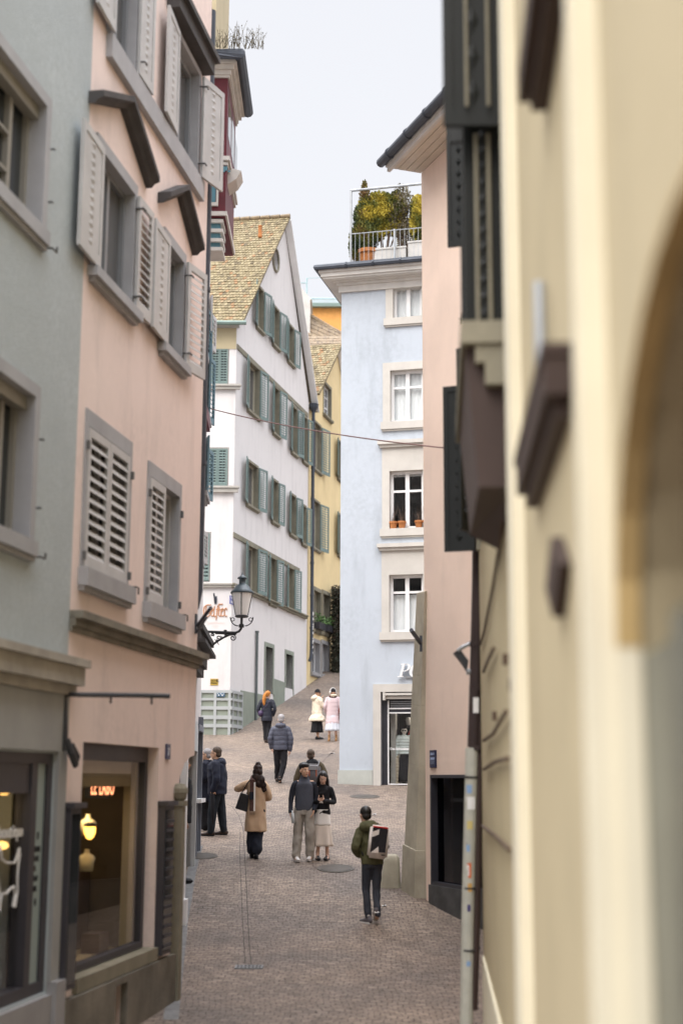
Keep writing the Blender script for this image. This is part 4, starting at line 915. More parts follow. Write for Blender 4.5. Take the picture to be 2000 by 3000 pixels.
# plinth with raised strips
zp = WL.z(640, 2023); gzc = lambda Y: gz(Y)
mb = MB(WL); mb.box(-.02, 9, 0, .06, .9, zp); mb.build('plinth', M['dado_green'], wh)
u7 = WF.u(703, 2100); mb = MB(WF); mb.box(0, u7, 0, .06, .9, zp); mb.build('plinth', M['dado_green'], wh)
mb = MB(WL); ma = MB(WF)
ys_ = [(2023, 2031), (2046, 2053), (2070, 2080), (2097, 2108), (2122, 2132)]
for a, b in ys_: mb.box(-.1, 9, .0, .10, WL.z(640, b), WL.z(640, a)); ma.box(-.10, u7 + .02, 0, .10, WL.z(640, b), WL.z(640, a))
for px in (672, 630, 586): c = WL.u(px, 2090); mb.box(c - .045, c + .045, 0, .105, .9, zp - .03)
for c in (.1, u7 * .55, u7 - .04): ma.box(c - .03, c + .03, 0, .105, .9, zp - .03)
mb.build('plinth_strip', M['dado_strip'], wh); ma.build('plinth_strip', M['dado_strip'], wh)
d0, d1 = doors
def dado(ua, ub, za, zb):
    m_ = MB(WF); m_.prism([(ua, .9), (ub, .9), (ub, zb), (ua, za)], 0, .025); m_.build('dado', M['dado_green'], wh)
dado(u7, d0[0] - .14, WF.z(700, 2022), WF.z(770, 2036)); dado(d0[1] + .14, d1[0] - .14, WF.z(800, 1988), WF.z(830, 1999)); dado(d1[1] + .14, d1[1] + .2, WF.z(830, 2000), WF.z(830, 2000))
# roof: left slope, thin right slope, verges, gutter
rd = Vector((-1, .0, 0))
APX = WF.P(ap[0], .25, ap[1] + .15); EL = WL.P(-.2, .35, zE - .05); 
slope_dir = APX - Vector((APX.x, APX.y, 0)); A_ = Vector((EL.x + .05, EL.y, EL.z)); B_ = A_ + Vector((-9, 0, 0)); C2 = APX + Vector((-9, 1.5, 0)); 
roof_tiles(A_, B_, C2, APX, 42, 72, M['roof_ochre'], wh)
ER = WF.P(eR[0] + .15, .25, eR[1] - .25); nb = (-WF.n) * 9
mb = MB(); mb.hexa([APX, ER, ER + nb, APX + nb, APX + Vector((0, 0, .14)), ER + Vector((0, 0, .14)), ER + nb + Vector((0, 0, .14)), APX + nb + Vector((0, 0, .14))], False); mb.build('roof', M['roof_brown_plain'] if 'roof_brown_plain' in M else mat('brown_roof_side', (.20, .16, .11), var=.2, scale=5), wh)
mb = MB()                                              # pale soffit board under the right verge
q = [WF.P(ap[0], .02, ap[1] - .02), WF.P(eR[0], .02, eR[1] - .05), WF.P(eR[0] + .12, .30, eR[1] - .2), WF.P(ap[0], .30, ap[1] + .1)]
mb.hexa([p - Vector((0, 0, .09)) for p in q] + q, False)
mb.build('verge_board', M['white_board'], wh)
mb = MB(); mb.tube([A_ + Vector((.12, -.06, -.03)), A_ + Vector((-9, -.06, -.03))], .085, 8, tr=False); mb.build('gutter', M['copper_green'], wh)
mb = MB(WL); mb.box(-.1, 9, 0, .36, zE - .16, zE - .06); mb.build('eaves_board', M['dado_strip'], wh)
mb = MB(WL); mb.box(0.01, 9, 0, .02, zE - .95, zE - .16); mb.build('frieze', M['cream_plaster'], wh)
mb = MB(); rdg = [APX + Vector((-i * .42, i * .07, .07)) for i in range(22)]
for i, p in enumerate(rdg[:-1]): mb.tube([p, rdg[i + 1] + Vector((.04, 0, 0))], [.10, .085], 8, tr=False)
mb.build('ridge_tile', mat('weathered_ridge_clay', (.34, .26, .17), var=.2, scale=6), wh)
def chim(px, py, Y, h, r):
    c = at(px, py, Y); mb = MB(); mb.lathe([(r * 1.25, -h), (r * 1.15, -h * .75), (r, -h * .7), (r, 0), (r * 1.15, 0), (r * 1.1, .05)], c, 12); return mb.build('vent_pipe', M['terracotta'], wh)
chim(762, 664, 52.2, .42, .07)
# signs on the white house
LTm = lambda u, z, v: (lambda x, y, t: WL.P(u - x, v + t, z + y))
org = mat('orange_lettering', (.55, .27, .14), var=.1)
def strokes(par, pts_list, u0, z0, sx, sz, r, m, nm='lettering'):
    mb = MB(WL)
    for pl in pts_list: mb.tube([(u0 - x * sx, .012, z0 + y * sz) for x, y in pl], r, 5)
    return mb.build(nm, m, par)
# blackletter word, traced as pen strokes in units of x 0..10, y -3..6
G = [[(3.3, 6), (1.6, 6), (.5, 5), (.3, 3), (.6, 0), (1.6, -.6), (2.7, .4), (2.8, 2.3), (1.9, 2.6)], [(1.3, 5.4), (1.2, 1.2)],
     [(3.3, 3.6), (3.4, .6), (4.0, 0), (4.4, .5)], [(3.3, 3.6), (3.9, 4.3), (4.3, 3.6), (3.4, 2.3)], [(4.6, 4.3), (4.8, 5.3)], [(4.6, 4.2), (4.5, .6), (5.0, -.2), (5.4, .2)],
     [(8.2, 6.4), (6.6, 6.4), (6.0, 5.4), (5.8, 2), (5.5, -2)], [(5.4, 3.7), (7.2, 3.7)], [(6.6, 5.3), (6.5, .6), (7.0, 0), (7.4, .3)],
     [(7.5, 3.6), (7.5, .6), (8.1, 0), (8.6, .5)], [(7.5, 3.6), (8.1, 4.3), (8.5, 3.6), (7.6, 2.4)], [(8.9, 4.2), (8.9, .6), (9.5, 0), (10, .3)], [(8.9, 3.6), (9.5, 4.4), (9.9, 3.8), (9.9, 3.2)]]
uL, zL = WL.hit(594, 1804); uR = WL.u(665, 1804); sc = (uL - uR) / 10
mbs = MB(WL); mbs.box(uR - .1, uL + .1, 0, .004, zL - .6, zL + .6)
sg1 = strokes(None, G, uL, zL - .02, sc, sc * .78, .022, org, 'wall_lettering')
tag(sg1, 'faded orange blackletter word painted on the white house corner wall', 'wall lettering')
text('Spezialitäten', .125, LTm(WL.u(606, 1826), WL.z(606, 1828), .003), 'small_lettering', mat('faded_pink_lettering', (.74, .62, .58), var=0), sg1)
text('1995', .12, LTm(WL.u(619, 1836), WL.z(606, 1839), .003), 'small_lettering', MATS['faded_pink_lettering'], sg1)
def plate(F, px0, px1, py0, py1, m, name, label, cat, th=.02, par=None):
    a, b = sorted((F.u(px0, (py0 + py1) / 2), F.u(px1, (py0 + py1) / 2))); z0, z1 = F.z(px0, py1), F.z(px0, py0)
    mb = MB(F); mb.box(a, b, .003, th, z0, z1); o = mb.build(name, m, par)
    if label: tag(o, label, cat)
    return o, a, b, z0, z1
o, a, b, z0, z1 = plate(WL, 616, 639, 1989, 2008, mat('brass_yellow_sign', (.50, .34, .06), rough=.4, var=.1, scale=5), 'hotel_sign', 'small brass yellow hotel entrance sign on the white house corner', 'sign')
text('HOTEL', .10, LTm(b - .02, z1 - .10, .021), 'lettering', M['black'], o, bold=.003, sx=.85); text('Eingang', .085, LTm(b - .02, z0 + .055, .021), 'lettering', M['black'], o, sx=.75, bold=.002)
mb = MB(WL); ax = a + .04; mb.box(ax - .006, ax + .006, .02, .024, z0 + .04, z1 - .06); mb.prism([(ax - .02, z1 - .07), (ax + .02, z1 - .07), (ax, z1 - .03)], .02, .024); mb.build('arrow', M['black'], o)
o, a, b, z0, z1 = plate(WF, 672, 683, 1744, 1769, mat('blue_enamel_sign', (.05, .06, .28), rough=.3, var=0), 'street_name_sign', 'blue enamel street name sign on the white house corner near the lamp', 'street sign', .03)
WTm = lambda u, z, v: (lambda x, y, t: WF.P(u + x, v + t, z + y))
text('PFALZ', .13, WTm(a + .03, (z0 + z1) / 2 + .03, .031), 'lettering', M['white_frame'], o, sx=(b - a - .06) / .42); text('GASSE', .13, WTm(a + .03, z0 + .04, .031), 'lettering', M['white_frame'], o, sx=(b - a - .06) / .46)
mb = MB(WL); uu, z1 = WL.hit(636, 2031); u2 = WL.u(659, 2031); z0 = WL.z(640, 2042)
mb.box(u2, uu, .06, .12, z0, z1); o = mb.build('mosaic_tile', mat('blue_mosaic', (.10, .17, .24), var=.5, scale=12, dark=(.04, .09, .16)))
tag(o, 'small blue and white mosaic panel set in the green plinth of the white house', 'mosaic panel')
mb = MB(WL); w4 = (uu - u2)
for x, z, s_ in ((.12, .8, .018), (.25, .4, .028), (.5, .75, .02), (.7, .4, .032), (.88, .7, .016)): mb.prism([(uu - x * w4 + s_ * math.cos(k * 1.571), z0 + (z1 - z0) * z + s_ * math.sin(k * 1.571)) for k in range(4)], .12, .124)
mb.build('star', M['white_frame'], o)
fb = MB(WL); a, z_ = WL.hit(630, 1768); fb.tube([(a, .0, z_ + .02), (a + .03, .25, z_ + .32)], .03, 6); fb.box(a - .06, a + .02, 0, .03, z_ - .02, z_ + .25)
tag(fb.build('flag_holder', M['zinc']), 'short dark flag holder above the orange lettering on the white house', 'flag holder')
cd = MB(WF); a = WF.u(746, 1980); cd.tube([(a, .07, WF.z(746, 1848)), (a, .07, gz(WF.Y(a)) - .05)], .05, 8); cd.tube([(a, .07, WF.z(746, 1848)), (a, .07, WF.z(746, 1853))], .07, 8); cd.tube([(a - .08, .07, WF.z(746, 1862)), (a + .08, .07, WF.z(746, 1862))], .015, 5)
cp_ = cd.build('standpipe', mat('grey_green_pipe', (.13, .15, .15), rough=.5)); tag(cp_, 'thin grey standpipe rising from the pavement against the white house wall', 'pipe')
# dark downpipe between white and yellow house
dp = MB(WF); a = WF.u(906, 1500); v_ = .14
zt, zb = WF.z(913, 1186, v_), WF.z(900, 1935, v_)
dp.tube([(a, v_, zt), (a, v_, zb + .5), (a - .06, v_, zb + .2), (a - .1, v_ - .05, zb)], .075, 8)
dp.lathe([(.08, -.35), (.2, -.15), (.24, 0), (.2, .02)], WF.P(a, v_, zt + .1), 8)
for k in range(1, 8): z_ = zb + k * (zt - zb) / 8; dp.tube([(a, v_, z_), (a, v_, z_ + .08)], .09, 8)
dd = dp.build('downpipe', M['zinc']); tag(dd, 'tall dark downpipe between the white and the yellow house', 'downpipe')
mb = MB(WF)
for k in range(9): z_ = zb + .35 + k * .2; mb.box(a - .06, a + .02, v_ + .06, v_ + .08, z_, z_ + .05 + .05 * (k % 3))
mb.build('sticker', M['white_frame'], dd)

# ---- yellow house
yh = empty('yellow_house', WF.P(UW + 2, -2, 3.5), 'narrow yellow gabled house with green shutters up the hill', 'house')
YF = Fac(WF.P(UW + .26, -.05, 0).to_2d(), (.238, 1), (1, -.2)); YL = YF.u(975, 1500)
y1 = [pr(YF, 915, 1229, 1367, 938), pr(YF, 989, 1290, 1400, 996)]; y2 = [pr(YF, 911, 1459, 1599, 934), pr(YF, 989, 1505, 1624, 996)]
yg = pr(YF, 948, 1120, 1212, 968)
ysn = [pr(YF, 917, 1728, 1842, 937), pr(YF, 944, 1738, 1850, 962)]; yl = [pr(YF, 911, 1879, 1968, 934), pr(YF, 941, 1885, 1975, 960)]
yap = YF.hit(986, 1020); yel = YF.hit(918, 1164); YEND = YF.u(1030, 1500)
mb = MB(YF); yw = [r for r in y1[:1] + y2[:1] + [yg] + ysn + yl] + y1[1:] + y2[1:]
mb.wall([(0, 2.0), (YEND, 2.0), (YEND, yap[1] - 3.2), (yap[0], yap[1]), (yel[0], yel[1]), (0, yel[1] - .7)], [hole(r, .03) for r in yw]); mb.build('wall', M['yellow_plaster'], yh)
for r in y1 + y2:
    w_ = window(YF, yh, r, fw=.09, v1=.03, dep=.22, ms=olive, mf=M['beige_frame'], mp=M['pane_grey'], cols=2, sash=.05, sill=(.1, .1, .04))
    leaf(YF, w_, r[1] + .05, 1, 12, .85, r[2], r[3], gsn, 'louver', .04, nsl=18)
    if r in (y1[1], y2[1]): leaf(YF, w_, r[0] - .05, -1, 12, .7, r[2], r[3], gsn, 'louver', .04, nsl=18)
window(YF, yh, yg, fw=.12, v1=.03, dep=.2, ms=olive, mf=M['white_frame'], cols=2, rows=3, mp=M['pane_grey'], sill=(.1, .12, .08))
for r in ysn + yl:
    w_ = window(YF, yh, r, fw=.13, fwt=.16, v1=.05, dep=.25, ms=M['stone_grey'] if r in yl else olive, mf=M['white_frame'] if r in yl else M['beige_frame'], cols=2 if r in yl else 1, mp=M['pane'], sill=(.14, .1, .0))
roof_tiles(YF.P(yel[0] - .1, .3, yel[1] + .12), YF.P(yel[0] - .1, .3, yel[1] + .12) + Vector((-6, 1.43, 0)), YF.P(yap[0], .3, yap[1] + .22) + Vector((-6, 1.43, 0)), YF.P(yap[0], .3, yap[1] + .22), 22, 40, M['roof_ochre'], yh)
p0, p1 = YF.P(yap[0], .3, yap[1] + .1), YF.P(YEND + .3, .3, yap[1] - 3.4)
mb = MB(); nb = -YF.n * 6; mb.hexa([p0, p1, p1 + nb, p0 + nb] + [p + Vector((0, 0, .15)) for p in (p0, p1, p1 + nb, p0 + nb)], False); mb.build('roof', MATS['brown_roof_side'], yh)
mb = MB(YF); q = [YF.P(yap[0], .02, yap[1] - .05), YF.P(YEND, .02, yap[1] - 3.25), YF.P(YEND, .28, yap[1] - 3.2), YF.P(yap[0], .28, yap[1] + .05)]; mb.hexa([p - Vector((0, 0, .1)) for p in q] + q, False); mb.build('verge_board', M['white_board'], yh)
for i, r in enumerate(ysn):
    fb = MB(YF); fb.box(r[0] + .05, r[1] - .05, .0, .28, r[2] + .01, r[2] + .3)
    o = fb.build('flower_box', M['dark_frame']); tag(o, ('left' if i == 0 else 'right') + ' dark flower box with green plants on the yellow house double window', 'flower box', 'flower boxes on the yellow house')
    mb = MB()
    for k in range(160):
        p = YF.P(random.uniform(r[0], r[1]), random.uniform(.0, .3), r[2] + .3 + random.random() ** 1.3 * .36); d = Vector((random.uniform(-1, 1), random.uniform(-1, 1), random.uniform(0, 1))) * .07; s_ = d.orthogonal() * .5
        mb.add([p, p + d * .5 + s_, p + d, p + d * .5 - s_], [(0, 1, 2, 3)], False)
    pl_ = mb.build('plant', M['leaf_fresh'], o); set_tone(pl_, 1)
# ivy clad pillar at the end of the yellow house
iv = MB(); c0, c1 = at(968, 1977, 63.2), at(1000, 1977, 63.2); zt = at(985, 1724, 63.2).z
iv.box(c0.x + .15, c1.x + .8, 63.5, 64.2, 4.2, zt); ivr = iv.build('ivy_wall', M['stone_dirty']); tag(ivr, 'dark ivy clad wall at the top of the street beside the blue house', 'ivy wall')
mb = MB()
for k in range(5200):
    face = random.random()
    p = Vector((random.uniform(c0.x + .08, c1.x + .8), 63.46 - abs(random.gauss(0, .10)), random.uniform(4.4, zt + .15))) if face < .8 else Vector((c0.x + .14 - abs(random.gauss(0, .05)), random.uniform(63.5, 64.2), random.uniform(4.4, zt + .1)))
    d = Vector((random.uniform(-1, 1), random.uniform(-.6, .2), random.uniform(-1, .3))).normalized() * random.uniform(.06, .13); s_ = d.orthogonal().normalized() * d.length * .45
    mb.add([p, p + d * .5 + s_, p + d, p + d * .5 - s_], [(0, 1, 2, 3)], False)
o = mb.build('ivy', M['leaf_ivy'], ivr); set_tone(o, 1)
# ---- brown roofed house and orange block behind
bh = empty('brown_roofed_house', (1, 74, 10), 'house showing only its brown tiled roof above the yellow house', 'house')
Yb = 72
def pw(px, py, Y): return at(px, py, Y)
roof_tiles(pw(870, 1150, Yb), pw(1030, 1150, Yb), pw(1030, 985, Yb + 4), pw(872, 905, Yb + 4), 18, 34, M['roof_brown'], bh)
roof_tiles(pw(862, 1022, Yb - 2), pw(1010, 1022, Yb - 2), pw(1010, 985, Yb + .6), pw(862, 985, Yb + .6), 5, 36, M['roof_brown'], bh)
mb = MB(); p0, p1 = pw(870, 905, Yb + 4), pw(1030, 1000, Yb + 4); n = 22
for i in range(n): mb.tube([p0.lerp(p1, i / n), p0.lerp(p1, (i + 1.1) / n)], [.20, .15], 8, tr=False)
mb.build('ridge_tile', mat('hip_tiles', (.34, .26, .17), var=.2, scale=5), bh)
mb = MB(); mb.box(pw(840, 1000, 74).x, pw(1040, 1000, 74).x, Yb + .6, Yb + 6, 4, pw(900, 1030, Yb).z); mb.build('wall', M['cream_plaster'], bh)
mb = MB(); q0, q1 = pw(866, 900, Yb + 3), pw(908, 905, Yb + 3); mb.box(q0.x, q1.x, Yb + 3, Yb + 5.5, q0.z - 2, pw(866, 878, Yb + 3).z)
mb.prism([(0, 0)] * 0 + [(q0.x - .3, pw(866, 878, Yb + 3).z), (q1.x + .1, pw(866, 878, Yb + 3).z), (q0.x - .1, pw(866, 818, Yb + 3).z)], Yb + 3, Yb + 5.4)
mb.build('dormer', M['white_stone'], bh)
ob = empty('orange_building', (3, 90, 16), 'bright orange block with a glass railed roof terrace far behind', 'building')
Yo = 84; a, b = pw(900, 950, Yo), pw(1080, 950, Yo); zt = pw(950, 902, Yo).z
mb = MB(); mb.box(a.x, b.x, Yo, Yo + 6, 8, zt); mb.build('wall', M['orange_plaster'], ob)
mb = MB(); mb.box(a.x - .3, b.x, Yo - .35, Yo + 6, zt, zt + .22); mb.build('eaves_board', M['copper_green'], ob)
rl = MB(); zt2 = pw(950, 871, Yo).z; n = 46
for i in range(n + 1): x = a.x - .5 + (b.x - a.x) * i / n; rl.tube([(x, Yo + .2, zt + .2), (x, Yo + .2, zt2)], .022, 4)
rl.tube([(a.x - .5, Yo + .2, zt2), (b.x, Yo + .2, zt2)], .04, 5); rl.tube([(pw(953, 883, Yo).x, Yo + .4, pw(953, 883, Yo).z), (b.x, Yo + .4, pw(953, 883, Yo).z)], .05, 5)
for px in (898,): x = pw(px, 820, Yo).x; rl.tube([(x, Yo + .5, zt), (x, Yo + .5, pw(px, 806, Yo).z)], .05, 5); rl.tube([(x, Yo + .5, pw(px, 806, Yo).z), (b.x, Yo + .5, pw(px, 800, Yo).z)], .02, 4)
rl.tube([(pw(862, 820, Yo).x, Yo + .5, pw(862, 820, Yo).z), (pw(898, 820, Yo).x, Yo + .5, pw(898, 820, Yo).z)], .04, 4)
rl.build('railing', mat('pale_turquoise_rail', (.42, .58, .60), rough=.4), ob)
# ================================================================ right side of the street
# ---- pale blue house
BO = Vector(((997 - 1000) / 4240 * 37.2, 37.2)); BF = Fac((BO.x, BO.y), (1, -.25), (0, -1)); BT = lambda u, z, v: (lambda x, y, t: BF.P(u + x, v + t, z + y))
bl = empty('blue_house', BF.P(3, -3, 0), 'pale blue house with stone framed white windows and a roof terrace', 'house')
b4 = (BF.u(1151, 880), BF.u(1235, 880), BF.z(1151, 933), BF.z(1151, 837)); b3 = (BF.u(1143, 1160), BF.u(1240, 1160), BF.z(1143, 1237), BF.z(1143, 1086))
b2 = (BF.u(1141, 1460), BF.u(1240, 1460), BF.z(1141, 1550), BF.z(1141, 1381)); b1 = (BF.u(1140, 1770), BF.u(1240, 1770), BF.z(1140, 1853), BF.z(1140, 1685))
bs = (BF.u(1116, 2200), BF.u(1116, 2200) + 2.4, BF.z(1116, 2330), BF.z(1116, 2028)); zT = BF.z(1000, 838)
mb = MB(BF); mb.wall([(0, -1), (7, -1), (7, zT), (0, zT)], [hole(r, .05) for r in (b1, b2, b3, b4)] + [hole(bs, 0, 0)])
shell(BF, 0, 7, -1, zT, 8, mb); mb.build('wall', M['blue_plaster'], bl)
sl_ = M['stone_light']
for r, cur, rows, rp_, lb in ((b4, (0, 1), 1, .7, 'topmost window with white net curtains'), (b3, (0, 1), 2, .68, 'four light window with drawn white curtains'), (b2, (.93, 1), 2, .66, 'dark four light window with flower pots outside'), (b1, (0, .68), 2, .70, 'lowest window with a half lowered pleated blind')):
    w_ = window(BF, bl, r, fw=.20, v1=.035, dep=.2, ms=sl_, mf=M['white_frame'], cols=2, rows=rows, rowpos=rp_, sash=.075, sill=(.20, .09, .05), curtain=cur, lab=lb, fwt=.22)
    if r in (b2, b1):
        u0, u1, z0, z1 = r; mb = MB(BF); zh = z1 + .22
        mb.box(u0 - .2, u1 + .2, 0, .03, zh, zh + .42); mb.box(u0 - .25, u1 + .25, 0, .10, zh + .42, zh + .5); mb.box(u0 - .3, u1 + .3, 0, .16, zh + .5, zh + .6)
        mb.build('hood', sl_, w_)
# eaves: stepped cornice, soffit, gutter
mb = MB(BF); e0 = BF.u(1000, 850)
for (v, za, zb, e) in ((.07, zT - .20, zT - .02, .07), (.12, zT - .02, zT + .05, .12), (.20, zT + .05, zT + .09, .20), (.42, zT + .09, zT + .14, .42), (.47, zT + .14, zT + .25, .47), (.52, zT + .25, zT + .35, .52)): mb.box(-e, 7, -8, v, za, zb)
mb.build('cornice', M['white_stone'], bl)
mb = MB(BF); zg = zT + .38; mb.tube([(-.58, -8, zg), (-.58, .58, zg), (7, .58, zg)], .08, 8)
for k in range(1, 10): mb.tube([(-.5 + k * .75, .58, zg), (-.46 + k * .75, .58, zg)], .092, 8)
mb.build('gutter', M['zinc'], bl)
mb = MB(BF); mb.box(-.56, 7, -8, .55, zT + .35, zT + .44); mb.build('terrace_deck', M['zinc'], bl)
# dado
mb = MB(BF); zd = BF.z(1000, 2257); mb.box(-.03, bs[0] - .22, 0, .035, -1, zd); mb.build('dado', M['dado_pale'], bl)
# shopfront
u0, u1, z0, z1 = bs
mb = MB(BF); mb.box(u0 - .20, u0, -.3, .06, -1, z1 + .2); mb.box(u0, u1, -.3, .06, z1, z1 + .2); mb.box(u1, u1 + .2, -.3, .06, -1, z1 + .2); sfr = mb.build('shopfront', sl_, bl)
ug = BF.u(1133, 2200); zg1, zg0, zl1 = BF.z(1133, 2087), BF.z(1133, 2300), BF.z(1133, 2052)
mb = MB(BF); mb.box(u0, ug, -.3, -.1, z0, z1); mb.box(ug, u1, -.3, -.12, z0, zg0); mb.box(ug, u1, -.3, -.12, zg1, zg1 + .08); mb.box(ug, u1, -.3, -.12, zl1, z1); mb.build('frame', M['dark_frame'], sfr)
mb = MB(BF)
for a, b, c, d in ((ug, ug + .03, zg0, zl1), (ug, u1, zg1 - .03, zg1), (ug, u1, zg1 + .08, zg1 + .11), (ug, u1, zg0, zg0 + .03)): mb.box(a, b, -.13, -.09, c, d)
for k in range(3):
    a = ug + k * .38; b = a + .35; mb.box(a, b, -.115, -.1, zg0 - .10, zg0 - .08); mb.box(a, a + .02, -.115, -.1, z0, zg0 - .10); mb.box(b - .02, b, -.115, -.1, z0, zg0 - .1)
mb.build('white_trim', M['white_frame'], sfr)
mb = MB(BF); mb.box(u0 + .08, u1, -.1, .08, zl1 + .12, zl1 + .18); mb.box(u0 + .10, u1, -.06, .02, zl1 + .03, zl1 + .10); mb.box(u0 + .06, u0 + .12, -.1, .09, zl1, zl1 + .2); mb.build('awning', M['stone_light'], sfr)
mb = MB(BF)
for k in range(6): mb.box(ug + .05, u1, -.22, -.19, zg1 + .13 + k * .045, zg1 + .15 + k * .045)
mb.build('ventilation_grille', M['steel'], sfr)
mb = MB(BF); mb.box(ug, u1, -.2, -.19, zg0, zg1); mb.build('pane', M['glass'], sfr)
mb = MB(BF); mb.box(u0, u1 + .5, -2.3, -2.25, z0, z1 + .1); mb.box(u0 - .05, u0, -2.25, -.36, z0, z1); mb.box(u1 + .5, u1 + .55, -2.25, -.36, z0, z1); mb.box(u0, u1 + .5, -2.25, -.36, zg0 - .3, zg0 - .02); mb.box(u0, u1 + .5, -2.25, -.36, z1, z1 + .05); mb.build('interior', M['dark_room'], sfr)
mb = MB(BF); mb.box(ug + .02, ug + .14, -.6, -.4, zg0, zg1); mb.build('curtain', M['stone'], sfr)
redm = mat('red_fabric', (.55, .02, .015), var=.1); mb = MB(); c = BF.P(ug + .55, -1.2, 0)
zz = BF.z(1175, 2160); mb.ellip((c.x - .1, c.y, zz), (.16, .08, .26), nu=10); mb.tube([(c.x + .14, c.y, zz + .3), (c.x + .12, c.y, zz + .75)], [.05, .02], 6, tr=False); mb.build('red_scarf', redm, sfr, smooth=True)
mb = MB()
for k in (0, 1): mb.lathe([(.05, 0), (.07, .12), (.05, .2)], BF.P(ug + .40 + k * .35, -.8, zg1 - .3), 10)
mb.build('spotlight', M['stone_light'], sfr)
text('Das Schweizer Modehaus', .085, BT(ug + .04, BF.z(1135, 2197), -.187), 'lettering', M['white_frame'], sfr, bold=.003)
# raised shop letters
rl_ = M['white_frame']; ux, zx = BF.hit(1166, 1985); zh = BF.z(1166, 1946) - zx
def shop_letters():
    mb = MB(BF); h = zh; sh = lambda x, z: (ux + x * h + .27 * z * h, zx + z * h)
    def pl(pts, va=.05, vb=.12): mb.prism([sh(*p) for p in pts], va, vb)
    def ring(cx, cz, ro, rz, ri, riz, a0=0, a1=360, n=20):
        for i in range(n):
            a, b = R(a0 + (a1 - a0) * i / n), R(a0 + (a1 - a0) * (i + 1) / n)
            pl([(cx + ro * math.cos(a), cz + rz * math.sin(a)), (cx + ro * math.cos(b), cz + rz * math.sin(b)), (cx + ri * math.cos(b), cz + riz * math.sin(b)), (cx + ri * math.cos(a), cz + riz * math.sin(a))])
    pl([(.14, .07), (.33, .07), (.33, .93), (.14, .93)]); pl([(0, 0), (.46, 0), (.46, .07), (0, .07)]); pl([(.02, .93), (.5, .93), (.5, 1), (.02, 1)])
    ring(.45, .71, .36, .29, .17, .225, -90, 90); pl([(.33, .42), (.46, .42), (.46, .485), (.33, .485)]); pl([(.33, .935), (.46, .935), (.46, 1), (.33, 1)])
    for cx in (1.28, 2.95): ring(cx, .5, .47, .53, .26, .46, 0, 360, 30)
    pl([(1.95, 0), (2.14, 0), (2.14, 1), (1.95, 1)]); pl([(1.85, 0), (2.4, 0), (2.4, .08), (1.85, .08)])
    return mb.build('shop_lettering', rl_)
o = shop_letters()
tag(o, 'raised white slanted serif shop letters on the blue house, cut off by the buttress', 'shop sign')
mb = MB(BF); mb.box(ux + .2, ux + 2.2, .0, .05, zx - .02, zx + .03); mb.build('rail', M['steel'], o)
# flower pots on the second window sill
u0, u1, z0, z1 = b2
for k, du in enumerate((.10, .33, .78, 1.0)):
    c = BF.P(u0 + du, .0, z0 + .003); e = MB(); e.lathe([(.075, 0), (.10, .14), (.115, .14), (.115, .19), (.10, .19), (.09, .15)], c, 14)
    o = e.build('flower_pot', M['terracotta']); tag(o, ('first', 'second', 'third', 'fourth')[k] + ' terracotta pot from the left with bare twigs on the blue house sill', 'flower pot', 'terracotta pots on the blue house window sill')
    mb = MB()
    for q in range(9):
        t = Vector((random.uniform(-.14, .14), random.uniform(-.08, .08), random.uniform(.2, .5))); b = Vector(c) + Vector((random.uniform(-.04, .04), random.uniform(-.04, .04), .17)); mb.tube([b, b + t * .5 + Vector((0, 0, .03)), b + t], [.007, .005, .003], 4, tr=False)
    mb.build('twig', M['wood'], o)
# terrace railing, pergola bar, planters
zd = zT + .44
def tp(px, py, v): u, z = BF.hit(px, py, v); return u, z
rg = MB(BF); v_ = .32; ur0 = BF.u(1027, 700, v_)
for k in range(42): x = ur0 + k * .125; rg.tube([(x, v_, zd), (x, v_, zd + .92)], .008, 4)
for k in range(50): x = v_ - k * .14; rg.tube([(ur0, x, zd), (ur0, x, zd + .92)], .010, 4)
rg.tube([(ur0, v_ - 7, zd + .92), (ur0, v_, zd + .92), (ur0 + 5.4, v_, zd + .92)], .016, 5); rg.tube([(ur0 + 1.22, v_, zd), (ur0 + 1.22, v_, zd + .95)], .03, 6)
tag(rg.build('terrace_railing', M['steel']), 'thin vertical bar railing around the terrace on the pale blue house', 'railing')
pg = MB(BF); zpg = BF.z(1027, 558, .3)
pg.tube([(ur0, .3, zd), (ur0, .3, zpg)], .030, 6); pg.tube([(ur0 - .02, .3, zpg), (ur0 + 5.4, .3, zpg)], .035, 6)
tag(pg.build('pergola_frame', M['steel']), 'tall galvanised pergola frame above the terrace shrubs', 'pergola')
pl0 = BF.u(1097, 720, .1); pl1 = BF.u(1193, 720, .1)
def planter(a, b, h, lb):
    m_ = MB(BF); m_.box(a, b, -.35, .18, zd, zd + h); m_.box(a - .02, b + .02, -.37, .20, zd + h - .06, zd + h)
    tag(m_.build('planter_box', M['white_stone'], bevel=.01), lb, 'planter')
planter(pl0, pl1 - .03, .5, 'long white planter box behind the terrace railing, left one'); planter(pl1 + .03, pl1 + 1.8, .62, 'taller white planter box next to the salmon wall on the terrace')
mb = MB(BF); pc = BF.P(BF.u(1077, 720, .1), -.05, zd); mb.lathe([(.22, 0), (.30, .42), (.34, .42), (.34, .52), (.30, .52), (.28, .46)], pc, 20)
tag(mb.build('plant_pot', M['terracotta'], smooth=False), 'large round terracotta pot behind the terrace railing', 'plant pot')
